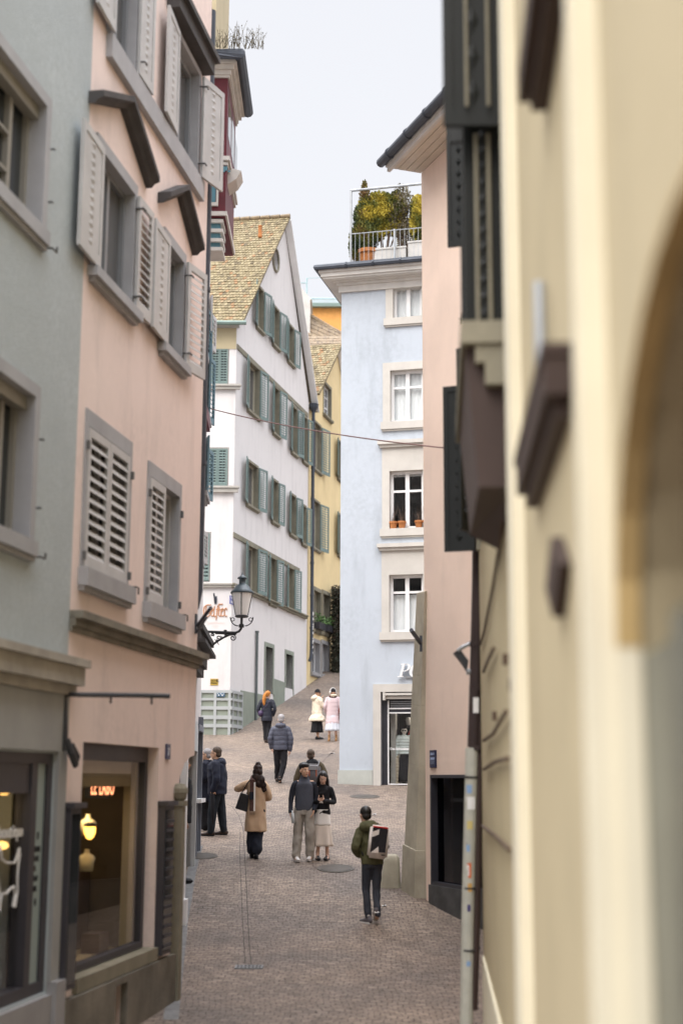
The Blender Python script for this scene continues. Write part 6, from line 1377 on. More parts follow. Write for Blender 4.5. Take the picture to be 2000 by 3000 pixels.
class Person:
    def __init__(s, foot, top, heading, label, skin='light', group=None, J=None, yaw=0, pitch=0, name='person', Yd=None, cat='person', sc=None, base=None, head=(0, .02), slim=1.0, face=True, gaitfix=True, hands=None, headscale=1.0):
        b = base or ground(*foot)
        s.base = Vector(b); s.H = sc or (ray(foot[0], top).z / ray(foot[0], top).y * s.base.y - s.base.z) / 1.75; s.rz = R(heading); s.sc = s.H
        s.rot = Matrix.Rotation(s.rz, 3, 'Z')
        D = dict(hL=V(-.09, 0, .92), hR=V(.09, 0, .92), kL=V(-.10, .02, .50), kR=V(.10, .02, .50), aL=V(-.10, -.02, .085), aR=V(.10, -.02, .085),
                 sL=V(-.18, 0, 1.425), sR=V(.18, 0, 1.425), eL=V(-.25, -.03, 1.13), eR=V(.25, -.03, 1.13), wL=V(-.26, .04, .88), wR=V(.26, .04, .88),
                 neck=V(0, -.01, 1.46), head=V(head[0], head[1], 1.635), pelvis=V(0, 0, .95), chest=V(0, 0, 1.3))
        for k, v in (J or {}).items(): D[k] = V(*v)
        for side in 'LR':                             # plant each foot on the sloping street
            if gaitfix:
                q = s.base + s.rot @ (D['a' + side] * s.sc); dz = (gz(q.y) - s.base.z) / s.sc; D['a' + side].z += dz; D['k' + side].z += dz * .5
        s.J = D; s.skin = SKIN[skin]; s.slim = slim
        mb = MB(); j = D; w = slim
        lean = j['chest'] - j['pelvis']
        def sp(t): return j['pelvis'] + lean * t
        stack(mb, [(j['pelvis'].z - .10, j['pelvis'].x, j['pelvis'].y, .11 * w, .09 * w), (j['pelvis'].z, j['pelvis'].x, j['pelvis'].y, .145 * w, .10 * w), (sp(.4).z, sp(.4).x, sp(.4).y, .12 * w, .09 * w), (sp(.85).z, sp(.85).x, sp(.85).y, .145 * w, .105 * w), (j['chest'].z + .08, j['chest'].x, j['chest'].y, .155 * w, .10 * w), (j['chest'].z + .14, j['neck'].x, j['neck'].y, .09, .07)])
        for q in 'LR':
            chain(mb, [j['h' + q], j['k' + q], j['a' + q]], [.082 * w, .054 * w, .036])
            chain(mb, [j['neck'].lerp(j['s' + q], .35) - V(0, 0, .05), j['s' + q], j['e' + q], j['w' + q]], [.06, .050 * w, .037 * w, .026])
            f = (j['kf' + q] if 'kf' + q in j else None); a = j['a' + q]; mb.tube([a, a + V(0, .06, -.04), a + V(0, .15, -.06)], [.035, .034, .02], 8, tr=False)
        hd, nk = j['head'], j['neck']; chain(mb, [nk - V(0, 0, .03), hd - V(0, .015, .09)], [.056, .050])
        hr = Matrix.Rotation(R(yaw), 3, 'Z') @ Matrix.Rotation(R(-pitch), 3, 'X'); s.hr = hr; s.hd = hd; k = headscale * 1.08; s.hk = k
        def hp(x, y, z): return hd + hr @ (V(x, y, z) * k)
        s.hp = hp
        mb.ellip(hp(0, -.012, .025), (.076 * k, .094 * k, .088 * k), hr, 16, 12)      # skull
        mb.ellip(hp(0, .022, -.035), (.060 * k, .068 * k, .078 * k), hr, 14, 10)      # face and jaw
        mb.ellip(hp(0, .058, -.098), (.024 * k, .024 * k, .018 * k), hr, 8, 6)        # chin
        mb.tube([hp(0, .083, .015), hp(0, .104, -.028), hp(0, .088, -.036)], [.009 * k, .014 * k, .012 * k], 8, tr=False)   # nose
        mb.ellip(hp(0, .076, .026), (.045 * k, .013 * k, .009 * k), hr, 10, 6)        # brow
        mb.ellip(hp(0, .080, -.062), (.024 * k, .013 * k, .010 * k), hr, 8, 6)        # lips
        for sx in (-1, 1): mb.ellip(hp(sx * .076, -.008, -.012), (.010 * k, .019 * k, .031 * k), hr, 8, 6); mb.ellip(hp(sx * .036, .062, -.022), (.022 * k, .02 * k, .016 * k), hr, 8, 6)
        for q, th in (('L', 1), ('R', -1)):
            h = (hands or {}).get(q)
            if h is False: continue
            fw = (j['w' + q] - j['e' + q]).normalized(); d, pn, cu = h if h else (fw, V(1 if q == 'L' else -1, .2, 0), .5)
            hand(mb, j['w' + q], d, pn, cu, th)
        me = remesh(mb, .0078, 2); me.name = name; s.o = bpy.data.objects.new(name, me); COL.objects.link(s.o); me.materials.append(s.skin)
        s.o.location = s.base; s.o.rotation_euler = (0, 0, s.rz); s._sc(me); tag(s.o, label, cat, group)
        if face:
            for nm, c, r_, m_ in (('eye', (.029, .080, .002), (.0125, .006, .0065), M['white_frame']), ('iris', (.029, .0855, .002), (.0062, .003, .0064), HB), ('eyebrow', (.031, .086, .024), (.018, .004, .0035), HB)):
                for sx in (-1, 1):
                    m1 = MB(); m1.ellip(hp(sx * c[0], c[1], c[2]), tuple(a * k for a in r_), hr, 8, 6); s.raw(m1, nm, m_)
            m1 = MB(); m1.ellip(hp(0, .0905, -.062), (.021 * k, .005 * k, .0065 * k), hr, 8, 6); s.raw(m1, 'lips', mat('lip_red', (.38, .10, .08), rough=.5, var=0))
    def _sc(s, me):
        for v in me.vertices: v.co *= s.sc
    def add(s, me, name, m, par=None, lab=None):
        me.name = name; o = bpy.data.objects.new(name, me); COL.objects.link(o); me.materials.append(m); s._sc(me); o.parent = par or s.o
        if lab: o['label'] = lab
        return o
    def raw(s, mb, name, m, par=None, smooth=True):
        me = bpy.data.meshes.new(name); me.from_pydata(mb.v, [], mb.f); bm = bmesh.new(); bm.from_mesh(me); bmesh.ops.recalc_face_normals(bm, faces=bm.faces); bm.to_mesh(me); bm.free()
        for p in me.polygons: p.use_smooth = smooth
        return s.add(me, name, m, par)
    def cloth(s, mb, name, m, vox=.011, smooth=3, disp=None, par=None): return s.add(remesh(mb, vox, smooth, disp), name, m, par)
    # ---- garments
    def top(s, name, m, hem=.88, rx=.195, ry=.14, hemx=None, sl=(.075, .062, .052), disp=None, collar=.03, flare=0, sleeves=True, sleevem=None, sl_end=.97, fold=None, waist=None, vox=.011, hood=None, hr_=.0):
        j = s.J; mb = MB(); p, c = j['pelvis'], j['chest']; hx = hemx or rx * .98; w = s.slim
        def at_(z): t = (z - p.z) / (c.z - p.z); return (p.x + (c.x - p.x) * t if t > 0 else p.x, p.y + (c.y - p.y) * t if t > 0 else p.y)
        rg = []
        for t in (0, .12, .3, .5, .7, .88, 1): z = hem + (1.40 - hem) * t; cx, cy = at_(z); k = hx + (rx - hx) * min(1, t * 1.5); k2 = (waist if waist and .25 < t < .75 else 1); rg.append((z, cx, cy, k * w * k2, ry * w * k2 * (hx / rx if t < .3 else 1)))
        rg[-1] = (1.395, rg[-1][1], rg[-1][2], rx * .92 * w, ry * .95 * w)
        rg += [(1.445, j['neck'].x, j['neck'].y, rx * .66 * w, ry * .74 * w), (1.485, j['neck'].x, j['neck'].y, .085, .080), (1.485 + collar, j['neck'].x, j['neck'].y + .01, .070, .070)]
        stack(mb, rg, 28, fold)
        ms = MB() if sleevem else mb
        if sleeves:
            for q in 'LR':
                e, w_ = j['e' + q], j['w' + q]; end = e.lerp(w_, sl_end)
                chain(ms, [j['neck'].lerp(j['s' + q], .5) - V(0, 0, .06), j['s' + q] - V(0, 0, .015), e, end], [sl[0] * 1.05, sl[0], sl[1], sl[2]])
        if hood: mb.ellip(j['neck'] + V(*hood[0]), hood[1], Matrix.Rotation(R(hood[2] if len(hood) > 2 else 0), 3, 'X'), 14, 10)
        o = s.cloth(mb, name, m, vox, 3, disp)
        if sleevem: s.cloth(ms, 'sleeve', sleevem, vox, 3, disp, o)
        return o
    def trousers(s, m, r=(.10, .078, .062), hem=.06, disp=None, name='trousers', waist=1.0, wr=(.165, .12)):
        j = s.J; mb = MB(); p = j['pelvis']; w = s.slim
        stack(mb, [(p.z - .12, p.x, p.y, wr[0] * .95 * w, wr[1] * w), (p.z - .02, p.x, p.y, wr[0] * w, wr[1] * w), (waist, p.x, p.y, wr[0] * .92 * w, wr[1] * .92 * w)])
        for q in 'LR':
            a = j['a' + q]; chain(mb, [j['h' + q] - V(0, 0, .02), j['k' + q], a.lerp(j['k' + q], hem - .03) + V(0, 0, .0)], [r[0] * w, r[1] * w, r[2]], 14)
        return s.cloth(mb, name, m, .0105, 3, disp or wrinkle(.008, 8, .8))
    def skirt(s, m, ztop, zbot, rt, rb, folds=9, amp=.08, name='skirt', cy=0, cx=0):
        mb = MB(); n = 8; rg = []
        for i in range(n + 1): t = i / n; z = zbot + (ztop - zbot) * t; rg.append((z, s.J['pelvis'].x * t + cx * (1 - t), s.J['pelvis'].y * t + cy, rb[0] + (rt[0] - rb[0]) * t, rb[1] + (rt[1] - rb[1]) * t))
        stack(mb, rg, 64, lambda a, z: amp * (1 - (z - zbot) / (ztop - zbot)) * math.sin(a * folds + .5 * math.sin(a * 2)))
        return s.raw(mb, name, m)
    def shoes(s, m, sole=None, L=.27, yaw=(0, 0), lift=(0, 0), hi=.0, name='shoe', socks=None):
        for i, q in enumerate('LR'):
            a = s.J['a' + q]; mb = MB(); ry = Matrix.Rotation(R(yaw[i]), 3, 'Z') @ Matrix.Rotation(R(-lift[i]), 3, 'X')
            toe = V(0, .15, -.065); T = lambda v: a + toe + ry @ (V(*v) - toe) if lift[i] else a + ry @ V(*v)
            for (y, z, rx, rz_) in ((-.05, -.035, .038, .048), (0, -.028, .041, .054), (.06, -.038, .044, .042), (.12, -.050, .045, .032), (.175, -.054, .040, .026)): mb.ellip(T((0, y, z)), (rx, .05, rz_), ry, 10, 8)
            mb.tube([T((0, -.01, -.03)), T((0, -.01, .03 + hi))], [.038, .040], 10, tr=False)
            o = s.cloth(mb, name, m, .009, 2)
            ms = MB(); pts = [(-.07, .030), (-.04, .036), (.05, .037), (.12, .043), (.17, .038), (.20, .018)]
            rim = [(x, y) for y, x in pts] + [(-x, y) for y, x in reversed(pts)]; k = len(rim)
            ms.v = [T((x, y, -.088)) for x, y in rim] + [T((x, y, -.062)) for x, y in rim]; ms.f = [tuple(range(k)), tuple(k + i_ for i_ in reversed(range(k)))] + [(i_, (i_ + 1) % k, (i_ + 1) % k + k, i_ + k) for i_ in range(k)]; ms.m = [0] * len(ms.f)
            s.raw(ms, 'sole', sole or M['black'], o, False)
            if socks: m3 = MB(); m3.tube([a + V(0, -.01, .02), a.lerp(s.J['k' + q], .22)], [.037, .038], 10, tr=False); s.raw(m3, 'sock', socks, o)
    def hair(s, m, kind='short', nm='hair'):
        hp, hr, k = s.hp, s.hr, s.hk; mb = MB()
        mb.ellip(hp(0, -.024, .042), (.084 * k, .095 * k, .088 * k), hr, 16, 12)
        if kind == 'volume': mb.ellip(hp(0, .03, .088), (.078 * k, .07 * k, .045 * k), hr, 12, 8); mb.ellip(hp(0, -.03, .07), (.09 * k, .09 * k, .08 * k), hr, 12, 8)
        if kind in ('short', 'volume'): mb.ellip(hp(0, -.055, -.02), (.072 * k, .06 * k, .06 * k), hr, 12, 8)
        if kind == 'long':
            mb.ellip(hp(0, -.045, -.02), (.085 * k, .07 * k, .10 * k), hr, 12, 8)
            for sx in (-1, 1): chain(mb, [hp(sx * .07, -.01, .03), hp(sx * .092, -.02, -.10), hp(sx * .10, .0, -.22), hp(sx * .095, .02, -.33)], [.035, .038, .042, .022])
            chain(mb, [hp(0, -.08, 0), hp(0, -.11, -.16), hp(0, -.12, -.34)], [.07, .075, .04])
        if kind == 'curly':
            mb.ellip(hp(0, -.03, .125), (.055, .05, .045), hr, 10, 8)
            for dx, dy, dz, r_ in ((0, -.07, -.02, .10), (-.03, -.09, -.12, .09), (.05, -.09, -.15, .09), (.09, -.08, -.24, .075), (.11, -.08, -.32, .055), (-.06, -.08, -.18, .06), (.02, -.10, -.22, .08)): mb.ellip(hp(dx, dy, dz), (r_, r_ * .7, r_ * 1.05), hr, 10, 8)
        if kind == 'pony':
            mb.ellip(hp(0, -.06, -.01), (.07, .06, .07), hr); chain(mb, [hp(0, -.09, .05), hp(-.01, -.155, .0), hp(-.03, -.17, -.14), hp(-.035, -.16, -.28), hp(-.04, -.14, -.38)], [.05, .05, .062, .055, .022])
        d = None if kind in ('short', 'volume') else (lambda c: .012 * noise.noise(Vector((c.x * 30, c.y * 30, c.z * (16 if kind == 'curly' else 5)))))
        if kind == 'volume': d = lambda c: .010 * noise.noise(c * 26)
        return s.cloth(mb, nm, m, .009, 2, d)
    def beanie(s, m):
        mb = MB(); mb.ellip(s.hp(0, -.018, .05), (.088, .10, .090), s.hr, 16, 12); mb.tube([s.hp(.087 * math.cos(a), -.015 + .098 * math.sin(a), .02) for a in [i * math.pi / 8 for i in range(16)]], .014, 8, tr=False, closed=True)
        return s.cloth(mb, 'beanie', m, .009, 2)
    def w(s, v): return s.base + s.rot @ (V(*v) * s.sc)
    def thing(s, mb, name, m, label, cat, smooth=False, vox=None, disp=None):
        """something held or worn that can be lifted away: local coordinates of the person, own top-level object"""
        me = remesh(mb, vox, 2, disp) if vox else bpy.data.meshes.new(name)
        if not vox:
            me.from_pydata(mb.v, [], mb.f); bm = bmesh.new(); bm.from_mesh(me); bmesh.ops.recalc_face_normals(bm, faces=bm.faces); bm.to_mesh(me); bm.free()
            for p in me.polygons: p.use_smooth = smooth
        s._sc(me); me.name = name; o = bpy.data.objects.new(name, me); COL.objects.link(o); me.materials.append(m); o.location = s.base; o.rotation_euler = (0, 0, s.rz); return tag(o, label, cat)
def rbox(c, sx, sy, sz, rot, r=.03):
    """rounded box as an MB of its own"""
    bm = bmesh.new(); bmesh.ops.create_cube(bm, size=1); bmesh.ops.scale(bm, vec=(sx, sy, sz), verts=bm.verts); bmesh.ops.bevel(bm, geom=list(bm.edges), offset=r, segments=3, affect='EDGES')
    mb = MB(); mb.v = [Vector(c) + rot @ v.co for v in bm.verts]; mb.f = [tuple(v.index for v in f.verts) for f in bm.faces]; mb.m = [0] * len(mb.f); bm.free(); return mb
navy = mat('navy_cloth', (.018, .022, .036), rough=.8, var=.15); blackc = mat('black_cloth', (.012, .012, .015), rough=.85, var=.15); olivec = mat('olive_cloth', (.10, .098, .045), rough=.75, var=.14, scale=5)
slatec = mat('dark_slate_cloth', (.045, .05, .065), rough=.8, var=.15); charc = mat('charcoal_pullover', (.075, .082, .105), rough=.85, var=.08, scale=5); khaki = mat('khaki_cloth', (.38, .345, .30), rough=.85, var=.1, scale=5)
puffg = mat('grey_puffer', (.075, .08, .11), rough=.5, var=.1); camel = mat('camel_wool', (.58, .40, .26), rough=.9, var=.06); creamc = mat('cream_parka', (.72, .63, .50), rough=.8, var=.06); pinkc = mat('pale_pink_parka', (.66, .52, .54), rough=.8, var=.06)
whitec = mat('white_jersey', (.82, .79, .75), rough=.85, var=.03); palec = mat('pale_blue_white_cotton', (.62, .64, .70), rough=.85, var=.05); whs = mat('white_leather', (.70, .68, .66), rough=.5, var=.05); tanb = mat('tan_boot', (.42, .23, .10), rough=.7, var=.1); brownl = mat('dark_brown_leather', (.05, .03, .022), rough=.5, var=.1)
gp = 'people walking and standing in the street'

# 1 man with the white and black backpack, nearest, walking away
p = Person((1086, 2706), 2366, 10, 'man in olive hooded jacket walking away with a white and black backpack', 'light', gp, yaw=14, pitch=6, head=(-.085, .03), slim=.88,
           J=dict(pelvis=(.02, 0, .95), chest=(.0, .03, 1.3), neck=(-.045, .0, 1.46), hL=(-.055, 0, .92), hR=(.10, 0, .92), kL=(-.065, .06, .50), kR=(.085, .0, .50), aL=(-.045, -.02, .085), aR=(.075, -.16, .15),
                  sL=(-.175, 0, 1.40), sR=(.155, 0, 1.42), eL=(-.255, -.06, 1.13), eR=(.22, -.02, 1.15), wL=(-.15, .17, 1.02), wR=(.15, .2, 1.02)))
p.trousers(slatec, (.10, .068, .048)); p.top('jacket', olivec, .89, .20, .15, sl=(.074, .064, .052), disp=wrinkle(.012, 8), hood=((0, -.075, .0), (.155, .105, .095), 15))
p.hair(HB); p.shoes(mat('grey_sneaker', (.13, .12, .13), rough=.7), whs, yaw=(22, -8), lift=(0, 34), socks=whitec)
mb = MB(); mb.tube([p.hp(-.08, .06, .004), p.hp(-.04, .105, .002), p.hp(.04, .105, .002), p.hp(.08, .06, .004)], .0035, 5, tr=False); p.raw(mb, 'glasses', M['black'])
rt = Matrix.Rotation(R(7), 3, 'Y') @ Matrix.Rotation(R(4), 3, 'X'); rt = Matrix.Rotation(R(-8), 3, 'Z') @ rt; c = V(.075, -.235, 1.23)
bp_ = p.thing(rbox(c, .31, .13, .50, rt, .035), 'backpack', mat('white_tarpaulin', (.84, .77, .71), rough=.35, var=.05, coat=.3), 'white and glossy black tarpaulin backpack carried by the man in olive', 'backpack', True)
def bpart(mbx, nm, m_):
    me = bpy.data.meshes.new(nm); me.from_pydata([v * p.sc for v in mbx.v], [], mbx.f); o = bpy.data.objects.new(nm, me); COL.objects.link(o); me.materials.append(m_); o.parent = bp_
Bq = lambda x, z, y=-.068: c + rt @ V(x, y, z)
def bpoly(pl, y0, y1):
    m_ = MB(); k = len(pl); m_.v = [Bq(x, z, y0) for x, z in pl] + [Bq(x, z, y1) for x, z in pl]; m_.f = [tuple(range(k)), tuple(k + i for i in reversed(range(k)))] + [(i, (i + 1) % k, (i + 1) % k + k, i + k) for i in range(k)]; m_.m = [0] * len(m_.f); return m_
bpart(bpoly([(-.115, -.16), (.115, -.14), (.12, .20), (.10, .225), (-.10, .225), (-.12, .20)], -.064, -.068), 'front_panel', mat('glossy_black_tarpaulin', (.015, .015, .022), rough=.2, var=.1, coat=.6))
bpart(bpoly([(-.115, .07), (-.115, .15), (-.015, .20), (-.015, .12)], -.067, -.071), 'print', MATS['white_tarpaulin'] if 'white_tarpaulin' in MATS else whitec); bpart(bpoly([(-.105, -.165), (.015, -.155), (.0, -.06)], -.067, -.071), 'print', MATS['white_tarpaulin']); bpart(bpoly([(.06, -.19), (.115, -.187), (.115, -.172), (.06, -.175)], -.064, -.07), 'label_tag', M['black'])
bpart(bpoly([(-.12, .222), (.12, .222), (.115, .238), (-.115, .238)], -.03, -.069), 'red_zip', redm)
mb = MB()
for sx in (-1, 1): mb.tube([V(sx * .08 - .01, -.10, 1.44), V(sx * .11, .02, 1.50), V(sx * .13, .14, 1.40), V(sx * .15, .12, 1.2), V(sx * .14, -.08, 1.02)], .016, 6, tr=False)
bpart(mb, 'strap', blackc)

# 2 man of the couple
p = Person((889, 2522), 2240, 184, 'young man in charcoal high collar pullover and khaki trousers walking beside a woman', 'warm', gp, yaw=26, pitch=-2, head=(.0, .03), slim=.88,
           J=dict(kL=(-.11, .05, .50), kR=(.11, -.0, .50), aL=(-.12, .0, .085), aR=(.14, .06, .085), hR=(.10, 0, .92), sL=(-.172, 0, 1.40), sR=(.172, 0, 1.40), eR=(.245, -.02, 1.12), wR=(.25, .04, .875), eL=(-.24, -.05, 1.12), wL=(-.18, .10, .92)),
           hands={'R': (V(-.05, .1, -1), V(-1, .1, 0), .8), 'L': (V(.3, .2, -1), V(1, 0, 0), .3)})
p.trousers(khaki, (.112, .098, .078), disp=wrinkle(.014, 8, .9)); p.top('pullover', charc, .905, .195, .135, sl=(.062, .050, .041), disp=wrinkle(.007, 6), collar=.065, sleevem=mat('dark_navy_sleeve', (.032, .036, .05), rough=.85, var=.1))
mb = MB(); stack(mb, [(.894, 0, 0, .148, .108), (.93, 0, 0, .148, .108)]); p.raw(mb, 'shirt_hem', whitec)
p.hair(HB, 'volume'); p.shoes(whs, whs, yaw=(-12, 10))
mb = MB(); a = p.J['wR'] + V(-.03, .04, -.07); mb.tube([a + V(0, 0, .10), a + V(0, 0, .06), a + V(-.005, .01, .04), a + V(-.02, .03, -.13)], [.014, .016, .031, .031], 12, tr=False)
p.thing(mb, 'bottle', mat('clear_plastic_bottle', (.55, .60, .62), rough=.15, var=.05, spec=.8), 'small silvery drinks bottle held low by the man in charcoal pullover', 'bottle', True)

# 3 woman of the couple with phone
p = Person((944, 2519), 2263, 180, 'woman with long black hair in black jacket and white skirt looking at her phone', 'light', gp, yaw=6, pitch=28, head=(.0, .055), slim=.80,
           J=dict(neck=(0, 0, 1.46), kL=(-.08, .04, .50), kR=(.07, .02, .50), aL=(-.10, .02, .085), aR=(.10, .03, .085), sL=(-.15, 0, 1.42), sR=(.15, 0, 1.42), eL=(-.23, -.02, 1.15), eR=(.20, .02, 1.14), wL=(-.02, .25, 1.17), wR=(.085, .26, 1.17)),
           hands={'L': (V(.35, .35, .75), V(.5, -.8, 0), .7), 'R': (V(-.35, .35, .75), V(-.5, -.8, 0), .7)})
p.skirt(whitec, 1.0, .68, (.145, .115), (.165, .13), 6, .02); p.skirt(mat('sheer_cream_voile', (.70, .61, .53), rough=.9, var=.05), .70, .26, (.160, .125), (.205, .165), 7, .14, 'sheer_skirt')
p.top('jacket', blackc, .90, .185, .135, hemx=.195, sl=(.062, .053, .044), disp=wrinkle(.007, 7), collar=.02, waist=.93)
p.hair(HB, 'long'); p.shoes(mat('black_patent', (.012, .012, .014), rough=.25, var=0, coat=.4), M['black'], yaw=(-12, 10), socks=mat('brown_lace_sock', (.16, .07, .045), var=.3, scale=30))
mb = rbox(V(.032, .335, 1.275), .075, .010, .15, Matrix.Rotation(R(-40), 3, 'X'), .004)
p.thing(mb, 'phone', mat('black_phone', (.01, .01, .012), rough=.15, var=0), 'black mobile phone held in both hands by the woman in white skirt', 'phone')
mb = MB()
for sx in (0, .065): mb.ellip(V(sx, .24, 1.155), (.045, .04, .03))
p.raw(mb, 'cuff', whitec)

# 4 man behind them with grey backpack
p = Person((912, 2437), 2198, -6, 'man in olive brown coat with a grey rucksack, mostly hidden behind the walking couple', 'light', gp, yaw=4, head=(-.03, .02), slim=1.12,
           J=dict(sL=(-.21, 0, 1.42), sR=(.20, 0, 1.42), eL=(-.33, -.02, 1.12), eR=(.30, -.02, 1.12), wL=(-.33, .05, .90), wR=(.28, .1, .92), aL=(-.12, .15, .085), aR=(.08, -.1, .085)))
p.trousers(slatec); brn = mat('olive_brown_coat', (.09, .07, .04), rough=.8, var=.15); p.top('coat', brn, .80, .205, .15, sl=(.085, .076, .06), disp=wrinkle(.009, 7)); p.hair(HM); p.shoes(whs, whs)
mb = MB(); mb.ellip(p.J['neck'] + V(.01, -.02, .03), (.125, .115, .07)); mb.ellip(p.J['neck'] + V(.03, -.07, .0), (.13, .08, .08)); p.cloth(mb, 'scarf', blackc, .012, 2, wrinkle(.008, 12))
c = V(.06, -.22, 1.20); rt = Matrix.Rotation(R(3), 3, 'Y'); bp_ = p.thing(rbox(c, .30, .15, .46, rt, .05), 'backpack', mat('grey_rucksack', (.13, .125, .135), rough=.7, var=.08), 'grey rucksack with two rusty orange straps seen between the couple', 'backpack', True)
bpart(rbox(c + V(0, -.03, .16), .29, .14, .19, rt, .05), 'flap', mat('light_grey_canvas', (.26, .26, .27), rough=.8, var=.05)); mb = MB()
for sx in (-.075, .075): mb.tube([c + V(sx, -.105, .12), c + V(sx, -.105, -.02)], .012, 5, tr=False)
bpart(mb, 'leather_strap', mat('rust_leather', (.40, .10, .04), var=.1)); mb = MB()
for sx in (-1, 1): mb.tube([V(sx * .09 + .05, -.13, 1.40), V(sx * .13 + .03, -.02, 1.52), V(sx * .14 + .02, .13, 1.42), V(sx * .14, .1, 1.1)], .024, 6, tr=False)
bpart(mb, 'strap', MATS['light_grey_canvas'])

# 5 woman in the camel coat
p = Person((747, 2516), 2242, 6, 'woman with long dark curly hair in a camel coat walking away with a tote', 'light', gp, yaw=-4, head=(.03, .0), slim=.88,
           J=dict(aL=(-.06, .05, .085), aR=(.02, -.08, .085), kL=(-.07, .05, .5), kR=(.05, .02, .5), sL=(-.16, 0, 1.40), sR=(.155, 0, 1.39), eL=(-.36, .05, 1.30), wL=(-.20, .27, 1.33), eR=(.26, .03, 1.15), wR=(.16, .24, 1.12)))
p.trousers(navy, (.115, .11, .10), .2, disp=wrinkle(.012, 9, .5))
p.top('coat', camel, .50, .20, .145, hemx=.235, sl=(.070, .068, .055), disp=wrinkle(.014, 5.5, .6), fold=lambda a, z: .05 * max(0, (1.1 - z)) * math.sin(a * 5 + 1), vox=.013)
p.hair(HD, 'curly'); p.shoes(blackc, M['black'], hi=.12)
mb = MB()
for k, (z, x) in enumerate(((1.47, -.06), (1.40, -.09), (1.2, -.075), (1.0, -.075), (.86, -.072))): pass
mb.hexa([V(-.13, -.165, .88), V(-.02, -.175, .88), V(-.02, -.160, .88), V(-.13, -.150, .88), V(-.12, -.155, 1.44), V(-.03, -.165, 1.44), V(-.03, -.13, 1.46), V(-.12, -.12, 1.46)], False); mb.tube([V(-.075, -.14, 1.43), V(-.06, -.03, 1.52), V(-.04, .10, 1.46)], .055, 8, tr=False)
sc_ = p.cloth(mb, 'scarf', mat('brown_plaid_scarf', (.12, .06, .05), var=.2, scale=8, rough=.9), .010, 2)
mb = MB(); mb.box(-.052, -.022, -.182, -.160, .88, 1.42); mb.v = [Vector(v) for v in mb.v]; p.raw(mb, 'stripe', whitec, sc_, False)
mb = MB(); mb.box(-.135, -.052, -.180, -.14, 1.10, 1.24); p.raw(mb, 'stripe', navy, sc_, False)
mb = MB()
for k in range(9): x = -.128 + k * .0125; mb.tube([V(x, -.165, .885), V(x, -.168, .81 - .01 * (k % 2))], .0035, 4, tr=False)
p.raw(mb, 'fringe', mat('beige_fringe', (.40, .30, .22), var=.1), sc_)
mb = MB(); mb.hexa([V(-.40, -.13, .93), V(-.17, -.13, .86), V(-.17, -.02, .86), V(-.40, -.02, .93), V(-.30, -.15, 1.23), V(-.14, -.15, 1.18), V(-.14, -.05, 1.18), V(-.30, -.05, 1.23)], False)
bg = p.thing(mb, 'tote_bag', mat('black_shiny_tote', (.014, .016, .022), rough=.3, var=.2, coat=.3), 'black tote bag hanging from the left shoulder of the woman in camel coat', 'handbag', True, .011)
mb = MB(); mb.tube([V(-.28, -.12, 1.21), V(-.19, -.13, 1.38), V(-.12, -.06, 1.475), V(-.11, .04, 1.44), V(-.18, .0, 1.2)], .010, 5, tr=False); mb.v = [v * p.sc for v in mb.v]
me = bpy.data.meshes.new('handle'); me.from_pydata(mb.v, [], mb.f); o = bpy.data.objects.new('handle', me); COL.objects.link(o); me.materials.append(blackc); o.parent = bg

# 6 grey puffer man
p = Person((820, 2295), 2095, 0, 'white haired man in dark grey quilted jacket walking uphill away', 'light', gp, yaw=0, head=(.01, .01), slim=1.0,
           J=dict(kL=(-.08, .08, .50), kR=(.09, -.02, .50), aL=(-.09, .22, .085), aR=(-.0, -.12, .11), sL=(-.18, 0, 1.40), sR=(.18, 0, 1.40), eL=(-.265, -.05, 1.13), eR=(.27, -.05, 1.13), wL=(-.23, .0, .90), wR=(.25, .0, .84)))
p.trousers(blackc, (.105, .08, .062)); p.top('puffer_jacket', puffg, .84, .195, .15, sl=(.078, .070, .056), disp=quilt(.12, .006), hood=((0, -.07, .01), (.14, .10, .075), 10)); p.hair(HG); p.shoes(brownl, mat('grey_rubber', (.12, .12, .12)), lift=(0, 25))

# 7 ginger woman
p = Person((780, 2177), 2026, -4, 'woman with a long ginger ponytail in navy quilted jacket walking uphill', 'light', gp, yaw=-32, head=(.04, .02), slim=.97,
           J=dict(aL=(-.03, .05, .085), aR=(.06, -.05, .085), kL=(-.05, .05, .5), kR=(.07, .03, .5), eL=(-.29, -.04, 1.14), eR=(.28, -.04, 1.14), wL=(-.22, .08, .93), wR=(.20, .1, .93)))
p.trousers(blackc, (.10, .085, .07)); p.top('puffer_jacket', mat('navy_puffer', (.020, .022, .035), rough=.6, var=.1), .74, .19, .145, hemx=.205, sl=(.076, .068, .056), disp=quilt(.13, .005)); p.hair(HO, 'pony'); p.shoes(brownl, M['black'])
bg = p.thing(rbox(V(-.20, -.11, .99), .17, .09, .20, Matrix.Rotation(R(12), 3, 'Y'), .03), 'shoulder_bag', mat('purple_leather', (.07, .045, .10), rough=.5, var=.1), 'purple shoulder bag on the back of the ginger haired woman', 'handbag', True)
mb = MB(); mb.tube([V(-.17, -.15, 1.08), V(0, -.17, 1.25), V(.12, -.12, 1.43)], .008, 5, tr=False)
me = bpy.data.meshes.new('strap'); me.from_pydata([v * p.sc for v in mb.v], [], mb.f); o = bpy.data.objects.new('strap', me); COL.objects.link(o); me.materials.append(MATS['purple_leather']); o.parent = bg

